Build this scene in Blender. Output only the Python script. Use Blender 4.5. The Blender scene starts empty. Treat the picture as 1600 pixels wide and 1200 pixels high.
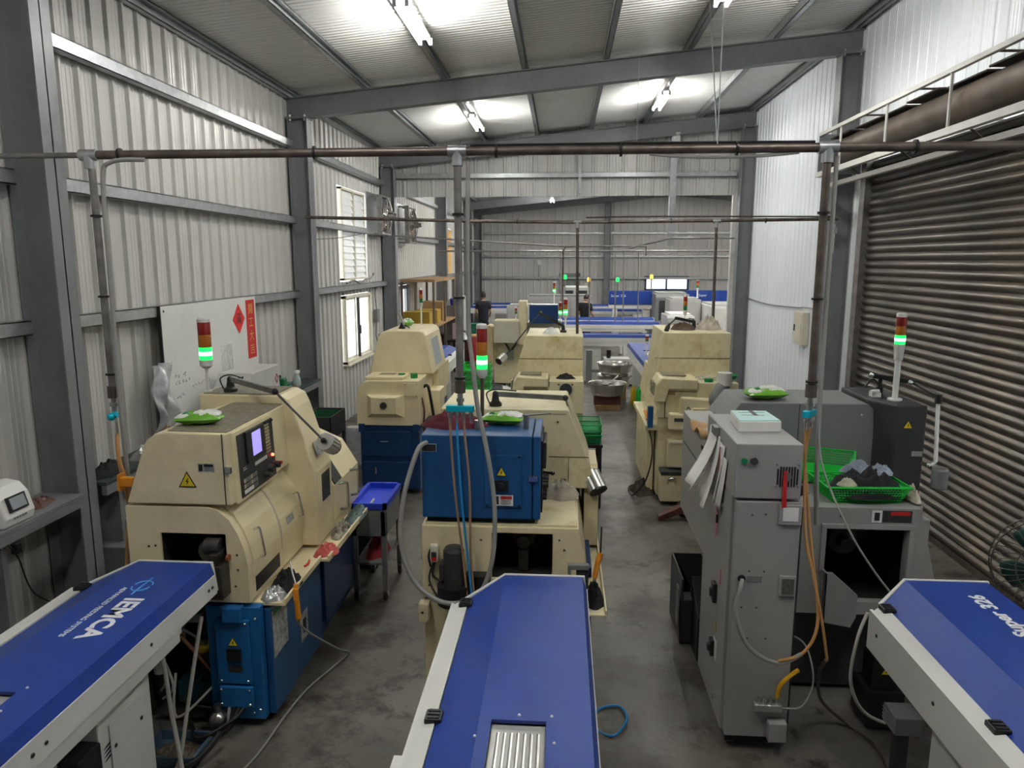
import bpy, bmesh, math, random
from mathutils import Vector, Matrix
random.seed(7)
S = bpy.context.scene
COL = S.collection

# ------------------------------------------------------------------ camera, world, exposure
F = 1130.0                       # focal length in pixels of the 1600x1200 frame
cam = bpy.data.cameras.new('camera'); cam.sensor_width = 36.0; cam.lens = F / 1600 * 36; cam.clip_start = 0.05
co = bpy.data.objects.new('camera', cam); COL.objects.link(co); S.camera = co
PITCH, YAW, EYE = math.radians(9.643), math.radians(3.943), 2.75
co.location = (0, 0, EYE)
co.rotation_euler = (math.pi / 2 - PITCH, 0, YAW)

w = bpy.data.worlds.new('sky'); S.world = w; w.use_nodes = True
bg = w.node_tree.nodes['Background']; bg.inputs[0].default_value = (0.93, 0.97, 1.0, 1); bg.inputs[1].default_value = 1.3
TUBE = 60.0                      # radiance of the fluorescent tubes
S.view_settings.view_transform = 'Standard'; S.view_settings.look = 'None'
S.view_settings.exposure = 1.35; S.view_settings.gamma = 1.0; S.view_settings.use_curve_mapping = False

# ------------------------------------------------------------------ materials
MATS = {}
def M(name, col, rough=.5, metal=0., var=.12, scale=5., bump=0., bscale=60., dirt=None, dscale=2.5, damt=.5, stretch=None, emit=0., trans=0., alpha=1.0, coat=0., ior=1.45):
    m = bpy.data.materials.new(name); m.use_nodes = True; MATS[name] = m
    nt = m.node_tree; N = nt.nodes; L = nt.links; p = N['Principled BSDF']
    p.inputs['Roughness'].default_value = rough; p.inputs['Metallic'].default_value = metal
    p.inputs['IOR'].default_value = ior
    if coat: p.inputs['Coat Weight'].default_value = coat; p.inputs['Coat Roughness'].default_value = .15
    if trans: p.inputs['Transmission Weight'].default_value = trans
    if alpha < 1: p.inputs['Alpha'].default_value = alpha
    if emit:
        p.inputs['Emission Color'].default_value = (*col, 1); p.inputs['Emission Strength'].default_value = emit
    tc = N.new('ShaderNodeTexCoord'); src = tc.outputs['Object']
    if stretch:
        mp = N.new('ShaderNodeMapping'); mp.inputs['Scale'].default_value = stretch; L.new(src, mp.inputs[0]); src = mp.outputs[0]
    n = N.new('ShaderNodeTexNoise'); n.inputs['Scale'].default_value = scale; n.inputs['Detail'].default_value = 6; L.new(src, n.inputs['Vector'])
    r = N.new('ShaderNodeValToRGB'); L.new(n.outputs['Fac'], r.inputs[0])
    r.color_ramp.elements[0].position = .32; r.color_ramp.elements[1].position = .68
    r.color_ramp.elements[0].color = (*[c * (1 - var) for c in col], 1); r.color_ramp.elements[1].color = (*[min(1, c * (1 + var * .6)) for c in col], 1)
    out = r.outputs[0]
    if dirt:
        n2 = N.new('ShaderNodeTexNoise'); n2.inputs['Scale'].default_value = dscale; n2.inputs['Detail'].default_value = 9; n2.inputs['Roughness'].default_value = .68; L.new(src, n2.inputs['Vector'])
        r2 = N.new('ShaderNodeValToRGB'); r2.color_ramp.elements[0].position = .5; r2.color_ramp.elements[1].position = .72; L.new(n2.outputs['Fac'], r2.inputs[0])
        mm = N.new('ShaderNodeMath'); mm.operation = 'MULTIPLY'; mm.inputs[1].default_value = damt; L.new(r2.outputs[0], mm.inputs[0])
        mx = N.new('ShaderNodeMix'); mx.data_type = 'RGBA'; L.new(mm.outputs[0], mx.inputs[0]); L.new(out, mx.inputs[6]); mx.inputs[7].default_value = (*dirt, 1); out = mx.outputs[2]
    L.new(out, p.inputs['Base Color'])
    if bump:
        nb = N.new('ShaderNodeTexNoise'); nb.inputs['Scale'].default_value = bscale; nb.inputs['Detail'].default_value = 3; L.new(src, nb.inputs['Vector'])
        b = N.new('ShaderNodeBump'); b.inputs['Strength'].default_value = bump; b.inputs['Distance'].default_value = .01
        L.new(nb.outputs['Fac'], b.inputs['Height']); L.new(b.outputs[0], p.inputs['Normal'])
    return m
CREAM = M('cream_enamel', (.75, .66, .42), .38, dirt=(.35, .27, .14), damt=.35, scale=2, var=.06)
CREAMD = M('cream_enamel_stained', (.69, .63, .40), .45, dirt=(.40, .27, .08), dscale=4, damt=.75, scale=2, var=.1)
CREAMG = M('cream_grey_enamel', (.50, .47, .38), .45, dirt=(.3, .25, .15), damt=.4, var=.06)
BLUE = M('machine_blue', (.010, .075, .215), .38, var=.12, scale=3, dirt=(.006, .03, .07), damt=.5)
BLUEB = M('bright_machine_blue', (.008, .12, .34), .42, var=.15, scale=4, dirt=(.01, .05, .10), damt=.7, dscale=4)
BLUED = M('dark_machine_blue', (.006, .038, .135), .4, var=.12, scale=3, dirt=(.005, .02, .05), damt=.5)
FBLUE = M('feeder_blue', (.010, .043, .26), .36, var=.05, scale=8, bump=.22, bscale=260)
FWHITE = M('feeder_white', (.66, .66, .63), .45, var=.05, bump=.05, bscale=300, dirt=(.4, .38, .33), damt=.25)
GREY = M('machine_grey', (.31, .307, .30), .5, var=.05, dirt=(.2, .19, .17), damt=.3)
GREYD = M('machine_mid_grey', (.17, .175, .175), .5, var=.06)
CHAR = M('charcoal_enamel', (.035, .036, .038), .5, var=.15)
BLACK = M('black_plastic', (.012, .012, .013), .45, var=.2)
CAVE = M('machine_interior_shade', (.008, .0075, .007), .7, var=.4, scale=14, dirt=(.05, .035, .02), damt=.5, dscale=9)  # near-black lining: the shade inside openings is put into its colour
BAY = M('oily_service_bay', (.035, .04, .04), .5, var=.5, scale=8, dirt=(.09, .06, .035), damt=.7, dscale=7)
RUBBER = M('black_rubber', (.01, .01, .01), .65)
STEEL = M('bare_steel', (.42, .41, .40), .32, 1., var=.2, dirt=(.14, .10, .07), damt=.5, dscale=8)
CHROME = M('chrome', (.75, .75, .75), .14, 1., var=.05)
ALU = M('aluminium', (.62, .62, .60), .35, .9, var=.1)
PIPE = M('dull_iron_pipe', (.13, .105, .09), .42, .6, var=.35, scale=9, dirt=(.30, .24, .19), damt=.5, dscale=5)
PIPEG = M('grey_iron_pipe', (.26, .25, .24), .45, .7, var=.3, scale=9, dirt=(.13, .10, .08), damt=.5, dscale=4)
GALV = M('galvanised_steel', (.46, .48, .49), .35, .75, var=.18, scale=14)
COLM = M('grey_painted_steel', (.215, .222, .235), .42, .15, var=.1, scale=2, dirt=(.09, .09, .09), damt=.4)
CLAD = M('beige_wall_cladding', (.53, .523, .498), .33, .05, var=.04, scale=1.2, dirt=(.42, .40, .36), damt=.3, dscale=.9, stretch=(1, 1, .2))
CLADG = M('grey_wall_cladding', (.50, .50, .48), .34, .08, var=.05, scale=1.2)
CLADW = M('white_wall_cladding', (.80, .84, .88), .32, 0, var=.03, scale=1.2, dirt=(.60, .62, .63), damt=.35, dscale=1.2, stretch=(1, 1, .25))
ROOF = M('pale_roof_panel', (.76, .76, .735), .30, .05, var=.04, scale=1.)
WHITE = M('white_plastic', (.75, .75, .73), .4, var=.04)
PAPER = M('white_paper', (.78, .77, .74), .8, var=.05)
BOARD = M('whiteboard_enamel', (.70, .71, .68), .28, var=.05, scale=1.5, dirt=(.55, .56, .53), damt=.4, dscale=2)
SLAT = M('worn_shutter_steel', (.115, .106, .092), .36, .75, var=.3, scale=3, dirt=(.22, .175, .13), damt=.6, dscale=2.2, stretch=(1, .35, 2))
RUST = M('rusty_dark_steel', (.10, .082, .066), .5, .5, var=.35, scale=4, dirt=(.2, .13, .08), damt=.5)
WHITEP = M('white_painted_steel', (.62, .61, .58), .45, var=.08)
GREENB = M('green_plastic', (.012, .50, .05), .4, var=.08)
GREEND = M('dark_green_plastic', (.01, .22, .06), .45, var=.1)
TEAL = M('teal_anodised', (.0, .42, .55), .3, .3, var=.1)
RED = M('red_plastic', (.55, .02, .02), .35)
ORANGE = M('orange_plastic', (.75, .28, .02), .4)
YELLOW = M('yellow_plastic', (.80, .55, .02), .4)
YELT = M('yellow_tape', (.78, .60, .02), .5)
CLOTHR = M('maroon_cloth', (.10, .012, .022), .9, bump=.6, bscale=120, var=.3, scale=14)
CLOTHB = M('black_cloth', (.012, .012, .014), .9, bump=.5, bscale=140, var=.3)
CLOTHG = M('grey_green_cloth', (.12, .17, .165), .9, bump=.5, bscale=140, var=.4, scale=12)
CLOTHP = M('pink_red_cloth', (.50, .10, .09), .9, bump=.5, bscale=140, var=.3, scale=12)
CLOTHW = M('dirty_white_cloth', (.52, .47, .38), .9, bump=.5, bscale=120, var=.35, scale=10)
CLOTHD = M('denim_cloth', (.26, .30, .36), .9, bump=.5, bscale=140, var=.4, scale=10)
HOSEG = M('grey_hose', (.28, .275, .26), .45, var=.1)
HOSEO = M('brown_air_hose', (.50, .26, .09), .3, var=.15, coat=.3)
HOSEB = M('blue_air_hose', (.02, .24, .55), .3, var=.1, coat=.3)
HOSEW = M('white_hose', (.55, .53, .48), .4, var=.1)
HOSEY = M('yellow_hose', (.78, .42, .01), .4)
WOOD = M('brown_wood', (.28, .17, .08), .6, var=.3, scale=6)
BROWN = M('dark_red_brown', (.10, .035, .025), .45, var=.3)
CARD = M('cardboard', (.36, .22, .10), .8, var=.1)
SKIN = M('skin', (.50, .29, .19), .55, var=.06)
HAIR = M('black_hair', (.010, .009, .008), .5, bump=.6, bscale=160)
NAVY = M('navy_black_cloth', (.014, .016, .024), .85, bump=.3, bscale=100, var=.2)
SHOE = M('dark_shoe', (.02, .018, .016), .6)
STAIN = M('stainless_steel', (.62, .60, .56), .22, 1., var=.12)
SWARF = M('metal_swarf', (.30, .24, .18), .5, .6, var=.5, scale=60, bump=.8, bscale=150)
TUBEM = M('lit_fluorescent_tube', (1., .985, .94), .4, emit=TUBE, var=0)
SCREEN = M('lit_lavender_screen', (.40, .34, .95), .3, emit=.30, var=0)
LGREEN = M('lit_green_lens', (.01, 1., .10), .3, emit=.8, var=0)
LGLOW = M('lit_green_glow_band', (.35, 1., .55), .3, emit=1.6, var=0)
LWARM = M('lit_amber_lens', (1., .50, .06), .3, emit=1.0, var=0)
LRED = M('lit_red_lamp', (1., .12, .06), .3, emit=2.5, var=0)
LENSR = M('red_lens', (.25, .012, .010), .2, var=.1, coat=.4)
LENSA = M('amber_lens', (.42, .13, .01), .2, var=.1, coat=.4)
LENSG = M('green_lens', (.01, .16, .06), .2, var=.1, coat=.4)
GLASS = M('window_glass', (.9, .95, .95), .25, trans=1., var=0)
FILMC = M('clear_plastic_film', (.62, .64, .66), .12, var=.2, scale=18, alpha=.55)
CLEARH = M('frosted_plastic_window', (.55, .55, .52), .25, .3, var=.1, scale=4)
TEXTW = M('white_lettering', (.80, .80, .82), .5, var=0)
TEXTG = M('gold_lettering', (.62, .38, .06), .4, var=0)
TEXTK = M('black_lettering', (.02, .02, .02), .5, var=0)
TEXTB = M('pale_blue_lettering', (.10, .36, .75), .5, var=0)
REDP = M('red_paper', (.50, .018, .02), .7, var=.1)
GREENP = M('green_packet_film', (.13, .36, .03), .3, var=.2, scale=14)
WHITEF = M('white_packet_film', (.72, .73, .70), .3, var=.15, scale=14)
MINT = M('pale_mint_paper', (.50, .72, .70), .7, var=.05)
BAG = M('silver_film', (.45, .46, .47), .2, .55, var=.35, scale=10)
SILVERL = M('printed_grey_label', (.40, .41, .40), .5, var=.5, scale=30)
DARKL = M('dark_label', (.03, .028, .028), .5, var=.4, scale=40)
YLOUV = M('amber_louvre', (.72, .42, .12), .5, var=.2, scale=6)
WLOUV = M('white_louvre', (.78, .79, .78), .4, var=.04)
IVORY = M('ivory_frame', (.68, .64, .52), .5, var=.08)
WATER = M('rags_teal', (.05, .12, .13), .8, var=.4, scale=12)
BUTTONG = M('green_button', (.01, .20, .08), .3)
# concrete floor with stains and worn gloss
def floor_mat():
    m = bpy.data.materials.new('oil_stained_concrete'); m.use_nodes = True; nt = m.node_tree; N = nt.nodes; L = nt.links; p = N['Principled BSDF']
    tc = N.new('ShaderNodeTexCoord')
    def noise(sc, det, rough, lo, hi):
        n = N.new('ShaderNodeTexNoise'); n.inputs['Scale'].default_value = sc; n.inputs['Detail'].default_value = det; n.inputs['Roughness'].default_value = rough
        L.new(tc.outputs['Object'], n.inputs['Vector']); r = N.new('ShaderNodeValToRGB'); r.color_ramp.elements[0].position = lo; r.color_ramp.elements[1].position = hi
        L.new(n.outputs['Fac'], r.inputs[0]); return r.outputs[0]
    def mix(f, a, b):
        x = N.new('ShaderNodeMix'); x.data_type = 'RGBA'; L.new(f, x.inputs[0])
        for i, v in ((6, a), (7, b)):
            if isinstance(v, tuple): x.inputs[i].default_value = (*v, 1)
            else: L.new(v, x.inputs[i])
        return x.outputs[2]
    c = mix(noise(.7, 6, .62, .34, .66), (.075, .066, .055), (.165, .152, .131))
    c = mix(noise(1.1, 9, .68, .50, .60), c, (.060, .050, .040))
    c = mix(noise(2.6, 10, .7, .53, .63), c, (.036, .029, .022))
    c = mix(noise(7, 8, .7, .56, .70), c, (.034, .029, .023))
    c = mix(noise(5.5, 12, .75, .70, .76), c, (.22, .21, .19))
    L.new(c, p.inputs['Base Color'])
    r = noise(1.6, 6, .6, .3, .7); mr = N.new('ShaderNodeMapRange'); L.new(r, mr.inputs[0]); mr.inputs[3].default_value = .28; mr.inputs[4].default_value = .6; L.new(mr.outputs[0], p.inputs['Roughness'])
    b = N.new('ShaderNodeBump'); b.inputs['Strength'].default_value = .15; b.inputs['Distance'].default_value = .01; L.new(noise(40, 4, .6, .2, .8), b.inputs['Height']); L.new(b.outputs[0], p.inputs['Normal'])
    return m
CONC = floor_mat()

# ------------------------------------------------------------------ mesh builder
def V(*a): return Vector(a)
def smooth_pts(pts, k=6):
    P = [Vector(p) for p in pts]
    if len(P) < 3: return P
    out = []
    for i in range(len(P) - 1):
        p0 = P[max(i - 1, 0)]; p1 = P[i]; p2 = P[i + 1]; p3 = P[min(i + 2, len(P) - 1)]
        for j in range(k):
            t = j / k
            out.append(.5 * ((2 * p1) + (p2 - p0) * t + (2 * p0 - 5 * p1 + 4 * p2 - p3) * t * t + (3 * p1 - p0 - 3 * p2 + p3) * t ** 3))
    out.append(P[-1]); return out
class B:
    def __init__(s): s.v = []; s.f = []; s.sm = []
    def add(s, vs, fs, sm=False):
        o = len(s.v); s.v += [Vector(v) for v in vs]; s.f += [[i + o for i in f] for f in fs]; s.sm += [sm] * len(fs); return s
    def box(s, x0, x1, y0, y1, z0, z1):
        if x0 > x1: x0, x1 = x1, x0
        if y0 > y1: y0, y1 = y1, y0
        if z0 > z1: z0, z1 = z1, z0
        return s.hexa([(x0, y0, z0), (x1, y0, z0), (x1, y1, z0), (x0, y1, z0), (x0, y0, z1), (x1, y0, z1), (x1, y1, z1), (x0, y1, z1)])
    def hexa(s, v): return s.add(v, [(3, 2, 1, 0), (4, 5, 6, 7), (0, 1, 5, 4), (1, 2, 6, 5), (2, 3, 7, 6), (3, 0, 4, 7)])
    def prism(s, pts, ax, a, b):
        def mk(p, t): return (t, p[0], p[1]) if ax == 'x' else (p[0], t, p[1]) if ax == 'y' else (p[0], p[1], t)
        n = len(pts); area = sum(pts[i][0] * pts[(i + 1) % n][1] - pts[(i + 1) % n][0] * pts[i][1] for i in range(n))
        if area < 0: pts = pts[::-1]
        if a > b: a, b = b, a
        vs = [mk(p, a) for p in pts] + [mk(p, b) for p in pts]
        fs = [tuple(range(n))[::-1], tuple(range(n, 2 * n))] + [(i, (i + 1) % n, n + (i + 1) % n, n + i) for i in range(n)]
        if ax == 'y': fs = [f[::-1] for f in fs]
        return s.add(vs, fs)
    def cyl(s, p0, p1, r0, r1=None, n=12, caps=True):
        p0 = Vector(p0); p1 = Vector(p1); r1 = r0 if r1 is None else r1
        d = (p1 - p0).normalized(); u = d.orthogonal().normalized(); w_ = d.cross(u)
        vs = []
        for p, r in ((p0, r0), (p1, r1)):
            for i in range(n):
                a = 2 * math.pi * i / n; vs.append(p + (u * math.cos(a) + w_ * math.sin(a)) * r)
        s.add(vs, [(i, (i + 1) % n, n + (i + 1) % n, n + i) for i in range(n)], True)
        if caps:
            o = len(s.v) - 2 * n; s.f += [[o + i for i in range(n)][::-1], [o + n + i for i in range(n)]]; s.sm += [False, False]
        return s
    def tube(s, pts, r, n=8, k=6, smooth=True, caps=True):
        P = smooth_pts(pts, k) if smooth else [Vector(p) for p in pts]
        rr = r if isinstance(r, (list, tuple)) else None
        rings = []; u = None
        for i, p in enumerate(P):
            d = (P[min(i + 1, len(P) - 1)] - P[max(i - 1, 0)])
            if d.length < 1e-9: d = Vector((0, 0, 1))
            d.normalize()
            if u is None: u = d.orthogonal().normalized()
            else:
                u = u - d * u.dot(d)
                u = u.normalized() if u.length > 1e-6 else d.orthogonal().normalized()
            w_ = d.cross(u)
            q = r if rr is None else rr[0] + (rr[1] - rr[0]) * i / (len(P) - 1)
            rings.append([p + (u * math.cos(2 * math.pi * j / n) + w_ * math.sin(2 * math.pi * j / n)) * q for j in range(n)])
        vs = [v for g in rings for v in g]; m = len(rings)
        s.add(vs, [(a * n + i, a * n + (i + 1) % n, (a + 1) * n + (i + 1) % n, (a + 1) * n + i) for a in range(m - 1) for i in range(n)], True)
        if caps:
            o = len(s.v) - m * n; s.f += [[o + i for i in range(n)][::-1], [o + (m - 1) * n + i for i in range(n)]]; s.sm += [False, False]
        return s
    def lathe(s, prof, c, n=24, ax='z', sx=1, sy=1):
        c = Vector(c); vs = []
        for r, z in prof:
            for i in range(n):
                a = 2 * math.pi * i / n; x, y = r * math.cos(a) * sx, r * math.sin(a) * sy
                vs.append(c + (Vector((x, y, z)) if ax == 'z' else Vector((x, z, y)) if ax == 'y' else Vector((z, x, y))))
        m = len(prof); fs = [(a * n + i, a * n + (i + 1) % n, (a + 1) * n + (i + 1) % n, (a + 1) * n + i) for a in range(m - 1) for i in range(n)]
        if prof[0][0] > 1e-5: fs.append(tuple(range(n))[::-1])
        if prof[-1][0] > 1e-5: fs.append(tuple(range((m - 1) * n, m * n)))
        if ax == 'y': fs = [f[::-1] for f in fs]
        return s.add(vs, fs, True)
    def ball(s, c, rx, ry=None, rz=None, n=12, m=8):
        ry = ry or rx; rz = rz or rx
        prof = [(max(1e-6, math.sin(math.pi * i / m)), -math.cos(math.pi * i / m)) for i in range(m + 1)]
        o = len(s.v); s.lathe(prof, (0, 0, 0), n)
        for i in range(o, len(s.v)): v = s.v[i]; s.v[i] = Vector((c[0] + v.x * rx, c[1] + v.y * ry, c[2] + v.z * rz))
        return s
    def grid(s, fn, nu, nv, sm=True):
        vs = [fn(i / nu, j / nv) for j in range(nv + 1) for i in range(nu + 1)]
        return s.add(vs, [(j * (nu + 1) + i, j * (nu + 1) + i + 1, (j + 1) * (nu + 1) + i + 1, (j + 1) * (nu + 1) + i) for j in range(nv) for i in range(nu)], sm)
    def xf(s, mat):
        s.v = [mat @ v for v in s.v]; return s
    def mesh(s, name, off=Vector((0, 0, 0)), sharp=38):
        me = bpy.data.meshes.new(name); me.from_pydata([tuple(v - off) for v in s.v], [], s.f)
        me.polygons.foreach_set('use_smooth', s.sm); me.validate(); me.update()
        if any(s.sm): me.set_sharp_from_angle(angle=math.radians(sharp))
        return me
def wloc(o):
    l = Vector((0, 0, 0))
    while o: l += o.location; o = o.parent
    return l
def tag(o, label=None, cat=None, group=None, kind=None):
    if label: o['label'] = label
    if cat: o['category'] = cat
    if group: o['group'] = group
    if kind: o['kind'] = kind
    return o
def out(b, name, mat, parent=None, bevel=0., seg=2, solid=0., label=None):
    """link the builder's mesh as one object; parts keep the frame of their thing"""
    if parent: off = wloc(parent)
    else:
        lo = [min(v[i] for v in b.v) for i in range(3)]; hi = [max(v[i] for v in b.v) for i in range(3)]
        off = Vector(((lo[0] + hi[0]) / 2, (lo[1] + hi[1]) / 2, lo[2]))
    me = b.mesh(name, off); me.materials.append(mat)
    o = bpy.data.objects.new(name, me); COL.objects.link(o)
    if parent: o.parent = parent
    else: o.location = off
    if solid:
        md = o.modifiers.new('thickness', 'SOLIDIFY'); md.thickness = solid; md.offset = 0
    if bevel:
        md = o.modifiers.new('bevel', 'BEVEL'); md.width = bevel; md.segments = seg; md.limit_method = 'ANGLE'; md.angle_limit = math.radians(40)
    if label: o['label'] = label
    return o
def thing(name, label, cat, loc, group=None, kind=None):
    o = bpy.data.objects.new(name, None); COL.objects.link(o); o.location = loc; o.empty_display_size = .1
    return tag(o, label, cat, group, kind)
def inst(me, name, loc, parent=None, rot=(0, 0, 0)):
    o = bpy.data.objects.new(name, me); COL.objects.link(o)
    if parent: o.parent = parent; o.location = Vector(loc) - wloc(parent)
    else: o.location = loc
    o.rotation_euler = rot; return o
def copy_tree(o, parent=None):
    c = o.copy(); COL.objects.link(c); c.parent = parent
    for ch in [x for x in ALLKIDS(o)]: copy_tree(ch, c)
    return c
def ALLKIDS(o): return list(o.children)
def text(s, size, mat, parent, loc, xdir, ydir, name='lettering', depth=.0015, align='CENTER', bold=0.):
    """flat printed lettering: local x along xdir, y along ydir"""
    cu = bpy.data.curves.new('t', 'FONT'); cu.body = s; cu.size = size; cu.align_x = align; cu.align_y = 'CENTER'; cu.extrude = depth; cu.resolution_u = 3; cu.offset = bold
    t = bpy.data.objects.new('t', cu); COL.objects.link(t)
    dg = bpy.context.evaluated_depsgraph_get(); me = bpy.data.meshes.new_from_object(t.evaluated_get(dg))
    bpy.data.objects.remove(t); bpy.data.curves.remove(cu)
    x = Vector(xdir).normalized(); y = Vector(ydir).normalized(); z = x.cross(y)
    mt = Matrix((x, y, z)).transposed().to_4x4(); mt.translation = Vector(loc) - (wloc(parent) if parent else Vector((0, 0, 0)))
    me.transform(mt); me.materials.clear(); me.materials.append(mat)
    o = bpy.data.objects.new(name, me); COL.objects.link(o)
    if parent: o.parent = parent
    return o
def tri_sign(parent, c, s, n, up=(0, 0, 1), bolt=True):
    """yellow warning triangle lying on a face with normal n"""
    n = Vector(n).normalized(); u = Vector(up); r = u.cross(n).normalized(); u = n.cross(r); c = Vector(c)
    def tri(k, d):
        b = B(); pts = [c + u * s * .6 * k, c - r * s * .55 * k - u * s * .38 * k, c + r * s * .55 * k - u * s * .38 * k]
        b.add([p + n * .0 for p in pts] + [p + n * d for p in pts], [(2, 1, 0), (3, 4, 5), (0, 1, 4, 3), (1, 2, 5, 4), (2, 0, 3, 5)]); return b
    o = out(tri(1.0, .002), 'warning_sign', TEXTK, parent)
    out(tri(.80, .003), 'yellow_field', YELT, o)
    b = B(); pts = [(.06, .26), (-.12, -.02), (-.0, -.02), (-.06, -.26), (.13, .04), (.01, .04), (.12, .26)]
    q = [c + r * s * .9 * p[0] + u * s * .9 * (p[1] - .02) for p in pts]; k = len(q)
    b.add([p + n * .0035 for p in q], [tuple(range(k))]); out(b, 'bolt_symbol', TEXTK, o)
    return o
# ------------------------------------------------------------------ the building
XL, XR, Y0, YG, YB, XB = -3.75, 3.75, -4.05, 15.3, 31.0, 12.8
FROST = M('hazy_window_glass', (.85, .9, .9), .3, var=.05, alpha=.35)
def zr(x): return 5.02 + .0965 * (x + 3.69)              # underside of the front roof
def zb(x): return 5.02 + .0936 * (min(x, 9.2 - x) + 3.69)   # the hall behind has a ridge at x=4.6
def struct(b, name, mat, label=None, bevel=0): return tag(out(b, name, mat, bevel=bevel), label, None, None, 'structure')
def sroot(name, loc=(0, 0, 0)):
    return thing(name, None, None, loc, kind='structure')
floor = struct(B().box(XL - .1, XB + .1, Y0 - .1, YB + .1, -.1, 0), 'floor', CONC)

def rib_profile(width, n, h, top, side, micro=0.0):
    """list of (s, d): n ribs over width, each rib `top` wide, standing d=h off the pan"""
    p = []; pitch = width / n
    for i in range(n):
        c = (i + .5) * pitch
        p += [(c - top / 2 - side, 0), (c - top / 2, h), (c + top / 2, h), (c + top / 2 + side, 0)]
        if micro:
            for q in (.27, .5, .73):
                m = c + q * pitch
                if m < width - .02: p += [(m - .012, 0), (m - .004, micro), (m + .004, micro), (m + .012, 0)]
    return [(0, 0)] + p + [(width, 0)]
PANELS = {}
def panel_mesh(key, prof, h, mat):
    """a sheet standing along local x (s) and z, ribs towards local -y (the room)"""
    if key in PANELS: return PANELS[key]
    b = B(); vs = []; k = len(prof)
    for z in (0, h):
        vs += [(s_, -d, z) for s_, d in prof]
    for z in (0, h):
        vs += [(s_, -d + .004, z) for s_, d in prof]
    fs = [(i, i + 1, k + i + 1, k + i) for i in range(k - 1)] + [(2 * k + i + 1, 2 * k + i, 3 * k + i, 3 * k + i + 1) for i in range(k - 1)]
    b.add(vs, fs); me = b.mesh('cladding_panel'); me.materials.append(mat); PANELS[key] = me; return me
PROF_A = rib_profile(.88, 4, .03, .022, .014, .004)
PROF_W = rib_profile(.80, 4, .010, .030, .010, .003)
PROF_G = rib_profile(.90, 3, .03, .03, .016, .004)
# left wall: sheets 0.88 m wide; openings leave shorter sheets
wl = sroot('wall_left', (XL, 0, 0))
openings = {}                                            # sheet index -> list of (z0, z1) left open
for i in (18, 19): openings[i] = [(.96, 2.17), (2.40, 4.0)]
for i in (22, 23): openings[i] = [(1.45, 2.2)]
openings[31] = [(2.17, 3.8)]; openings[32] = [(1.2, 2.15)]; openings[37] = [(.9, 2.15)]
TOPL = zr(XL)
for i in range(-0, 40):
    y = Y0 + .33 + i * .88
    segs = [0.0]
    for a, c in openings.get(i, []): segs += [a, c]
    segs.append(TOPL)
    for a, c in zip(segs[::2], segs[1::2]):
        me = panel_mesh(('A', round(c - a, 3)), PROF_A, c - a, CLAD)
        inst(me, 'cladding_panel', (XL, y, a), wl, (0, 0, math.pi / 2))
inst(panel_mesh(('A', round(TOPL, 3)), PROF_A, TOPL, CLAD), 'cladding_panel', (XL, Y0 + .33 - .88, 0), wl, (0, 0, math.pi / 2))
# right wall: white sheets, the roller door leaves the sheets above it
wr = sroot('wall_right', (XR, 0, 0)); DY0, DY1, DZ = 4.9, 9.35, 4.0
yy = 9.35
while yy < YG - .05:
    h = zr(XR); inst(panel_mesh(('W', round(h, 3)), PROF_W, h, CLADW), 'cladding_panel', (XR, yy + .8, 0), wr, (0, 0, -math.pi / 2)); yy += .8
yy = 9.35 - .8
while yy > Y0 - .8:
    z0 = DZ if yy > DY0 - .4 else 0
    inst(panel_mesh(('W', round(zr(XR) - z0, 3)), PROF_W, zr(XR) - z0, CLADW), 'cladding_panel', (XR, yy + .8, z0), wr, (0, 0, -math.pi / 2)); yy -= .8
# wall behind the camera
wf = sroot('wall_front', (0, Y0, 0))
for i in range(9):
    x = XR - i * .9
    inst(panel_mesh(('G', 5.9), PROF_G, 5.9, CLADG), 'cladding_panel', (x, Y0, 0), wf, (0, 0, math.pi))
# gable sheeting where the front roof ends, above the lower hall behind
wg = sroot('wall_gable', (0, YG, 4.06))
for i in range(9):
    x = XL + i * .9 - .3; h = zr(x + .45) - 4.06 + .05
    inst(panel_mesh(('G', round(h, 3)), PROF_G, h, CLADG), 'cladding_panel', (x, YG, 4.06), wg)
# back wall of the far hall with a window and a glazed door left open in the sheets
wb = sroot('wall_back', (0, YB, 0))
for i in range(19):
    x = XL + i * .9; h = zb(x + .45)
    op = [(1.55, 2.12)] if i in (8, 9) else [(.0, 2.25)] if i == 4 else []
    segs = [0.]
    for a, c in op: segs += [a, c]
    segs.append(h)
    for a, c in zip(segs[::2], segs[1::2]):
        if c - a > .01: inst(panel_mesh(('G', round(c - a, 3)), PROF_G, c - a, CLAD), 'cladding_panel', (x, YB, a), wb)
wfr = sroot('wall_far_right', (XB, 0, 0))
for i in range(18):
    inst(panel_mesh(('G', 5.0), PROF_G, 4.9, CLAD), 'cladding_panel', (XB, YG + .9 * (i + 1), 0), wfr, (0, 0, -math.pi / 2))
wjr = sroot('wall_hall_front', (XR, YG, 0))
for i in range(10):
    inst(panel_mesh(('G', 5.1), PROF_G, 5.1, CLAD), 'cladding_panel', (XR + .9 * (i + 1) + .15, YG, 0), wjr, (0, 0, math.pi))
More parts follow.
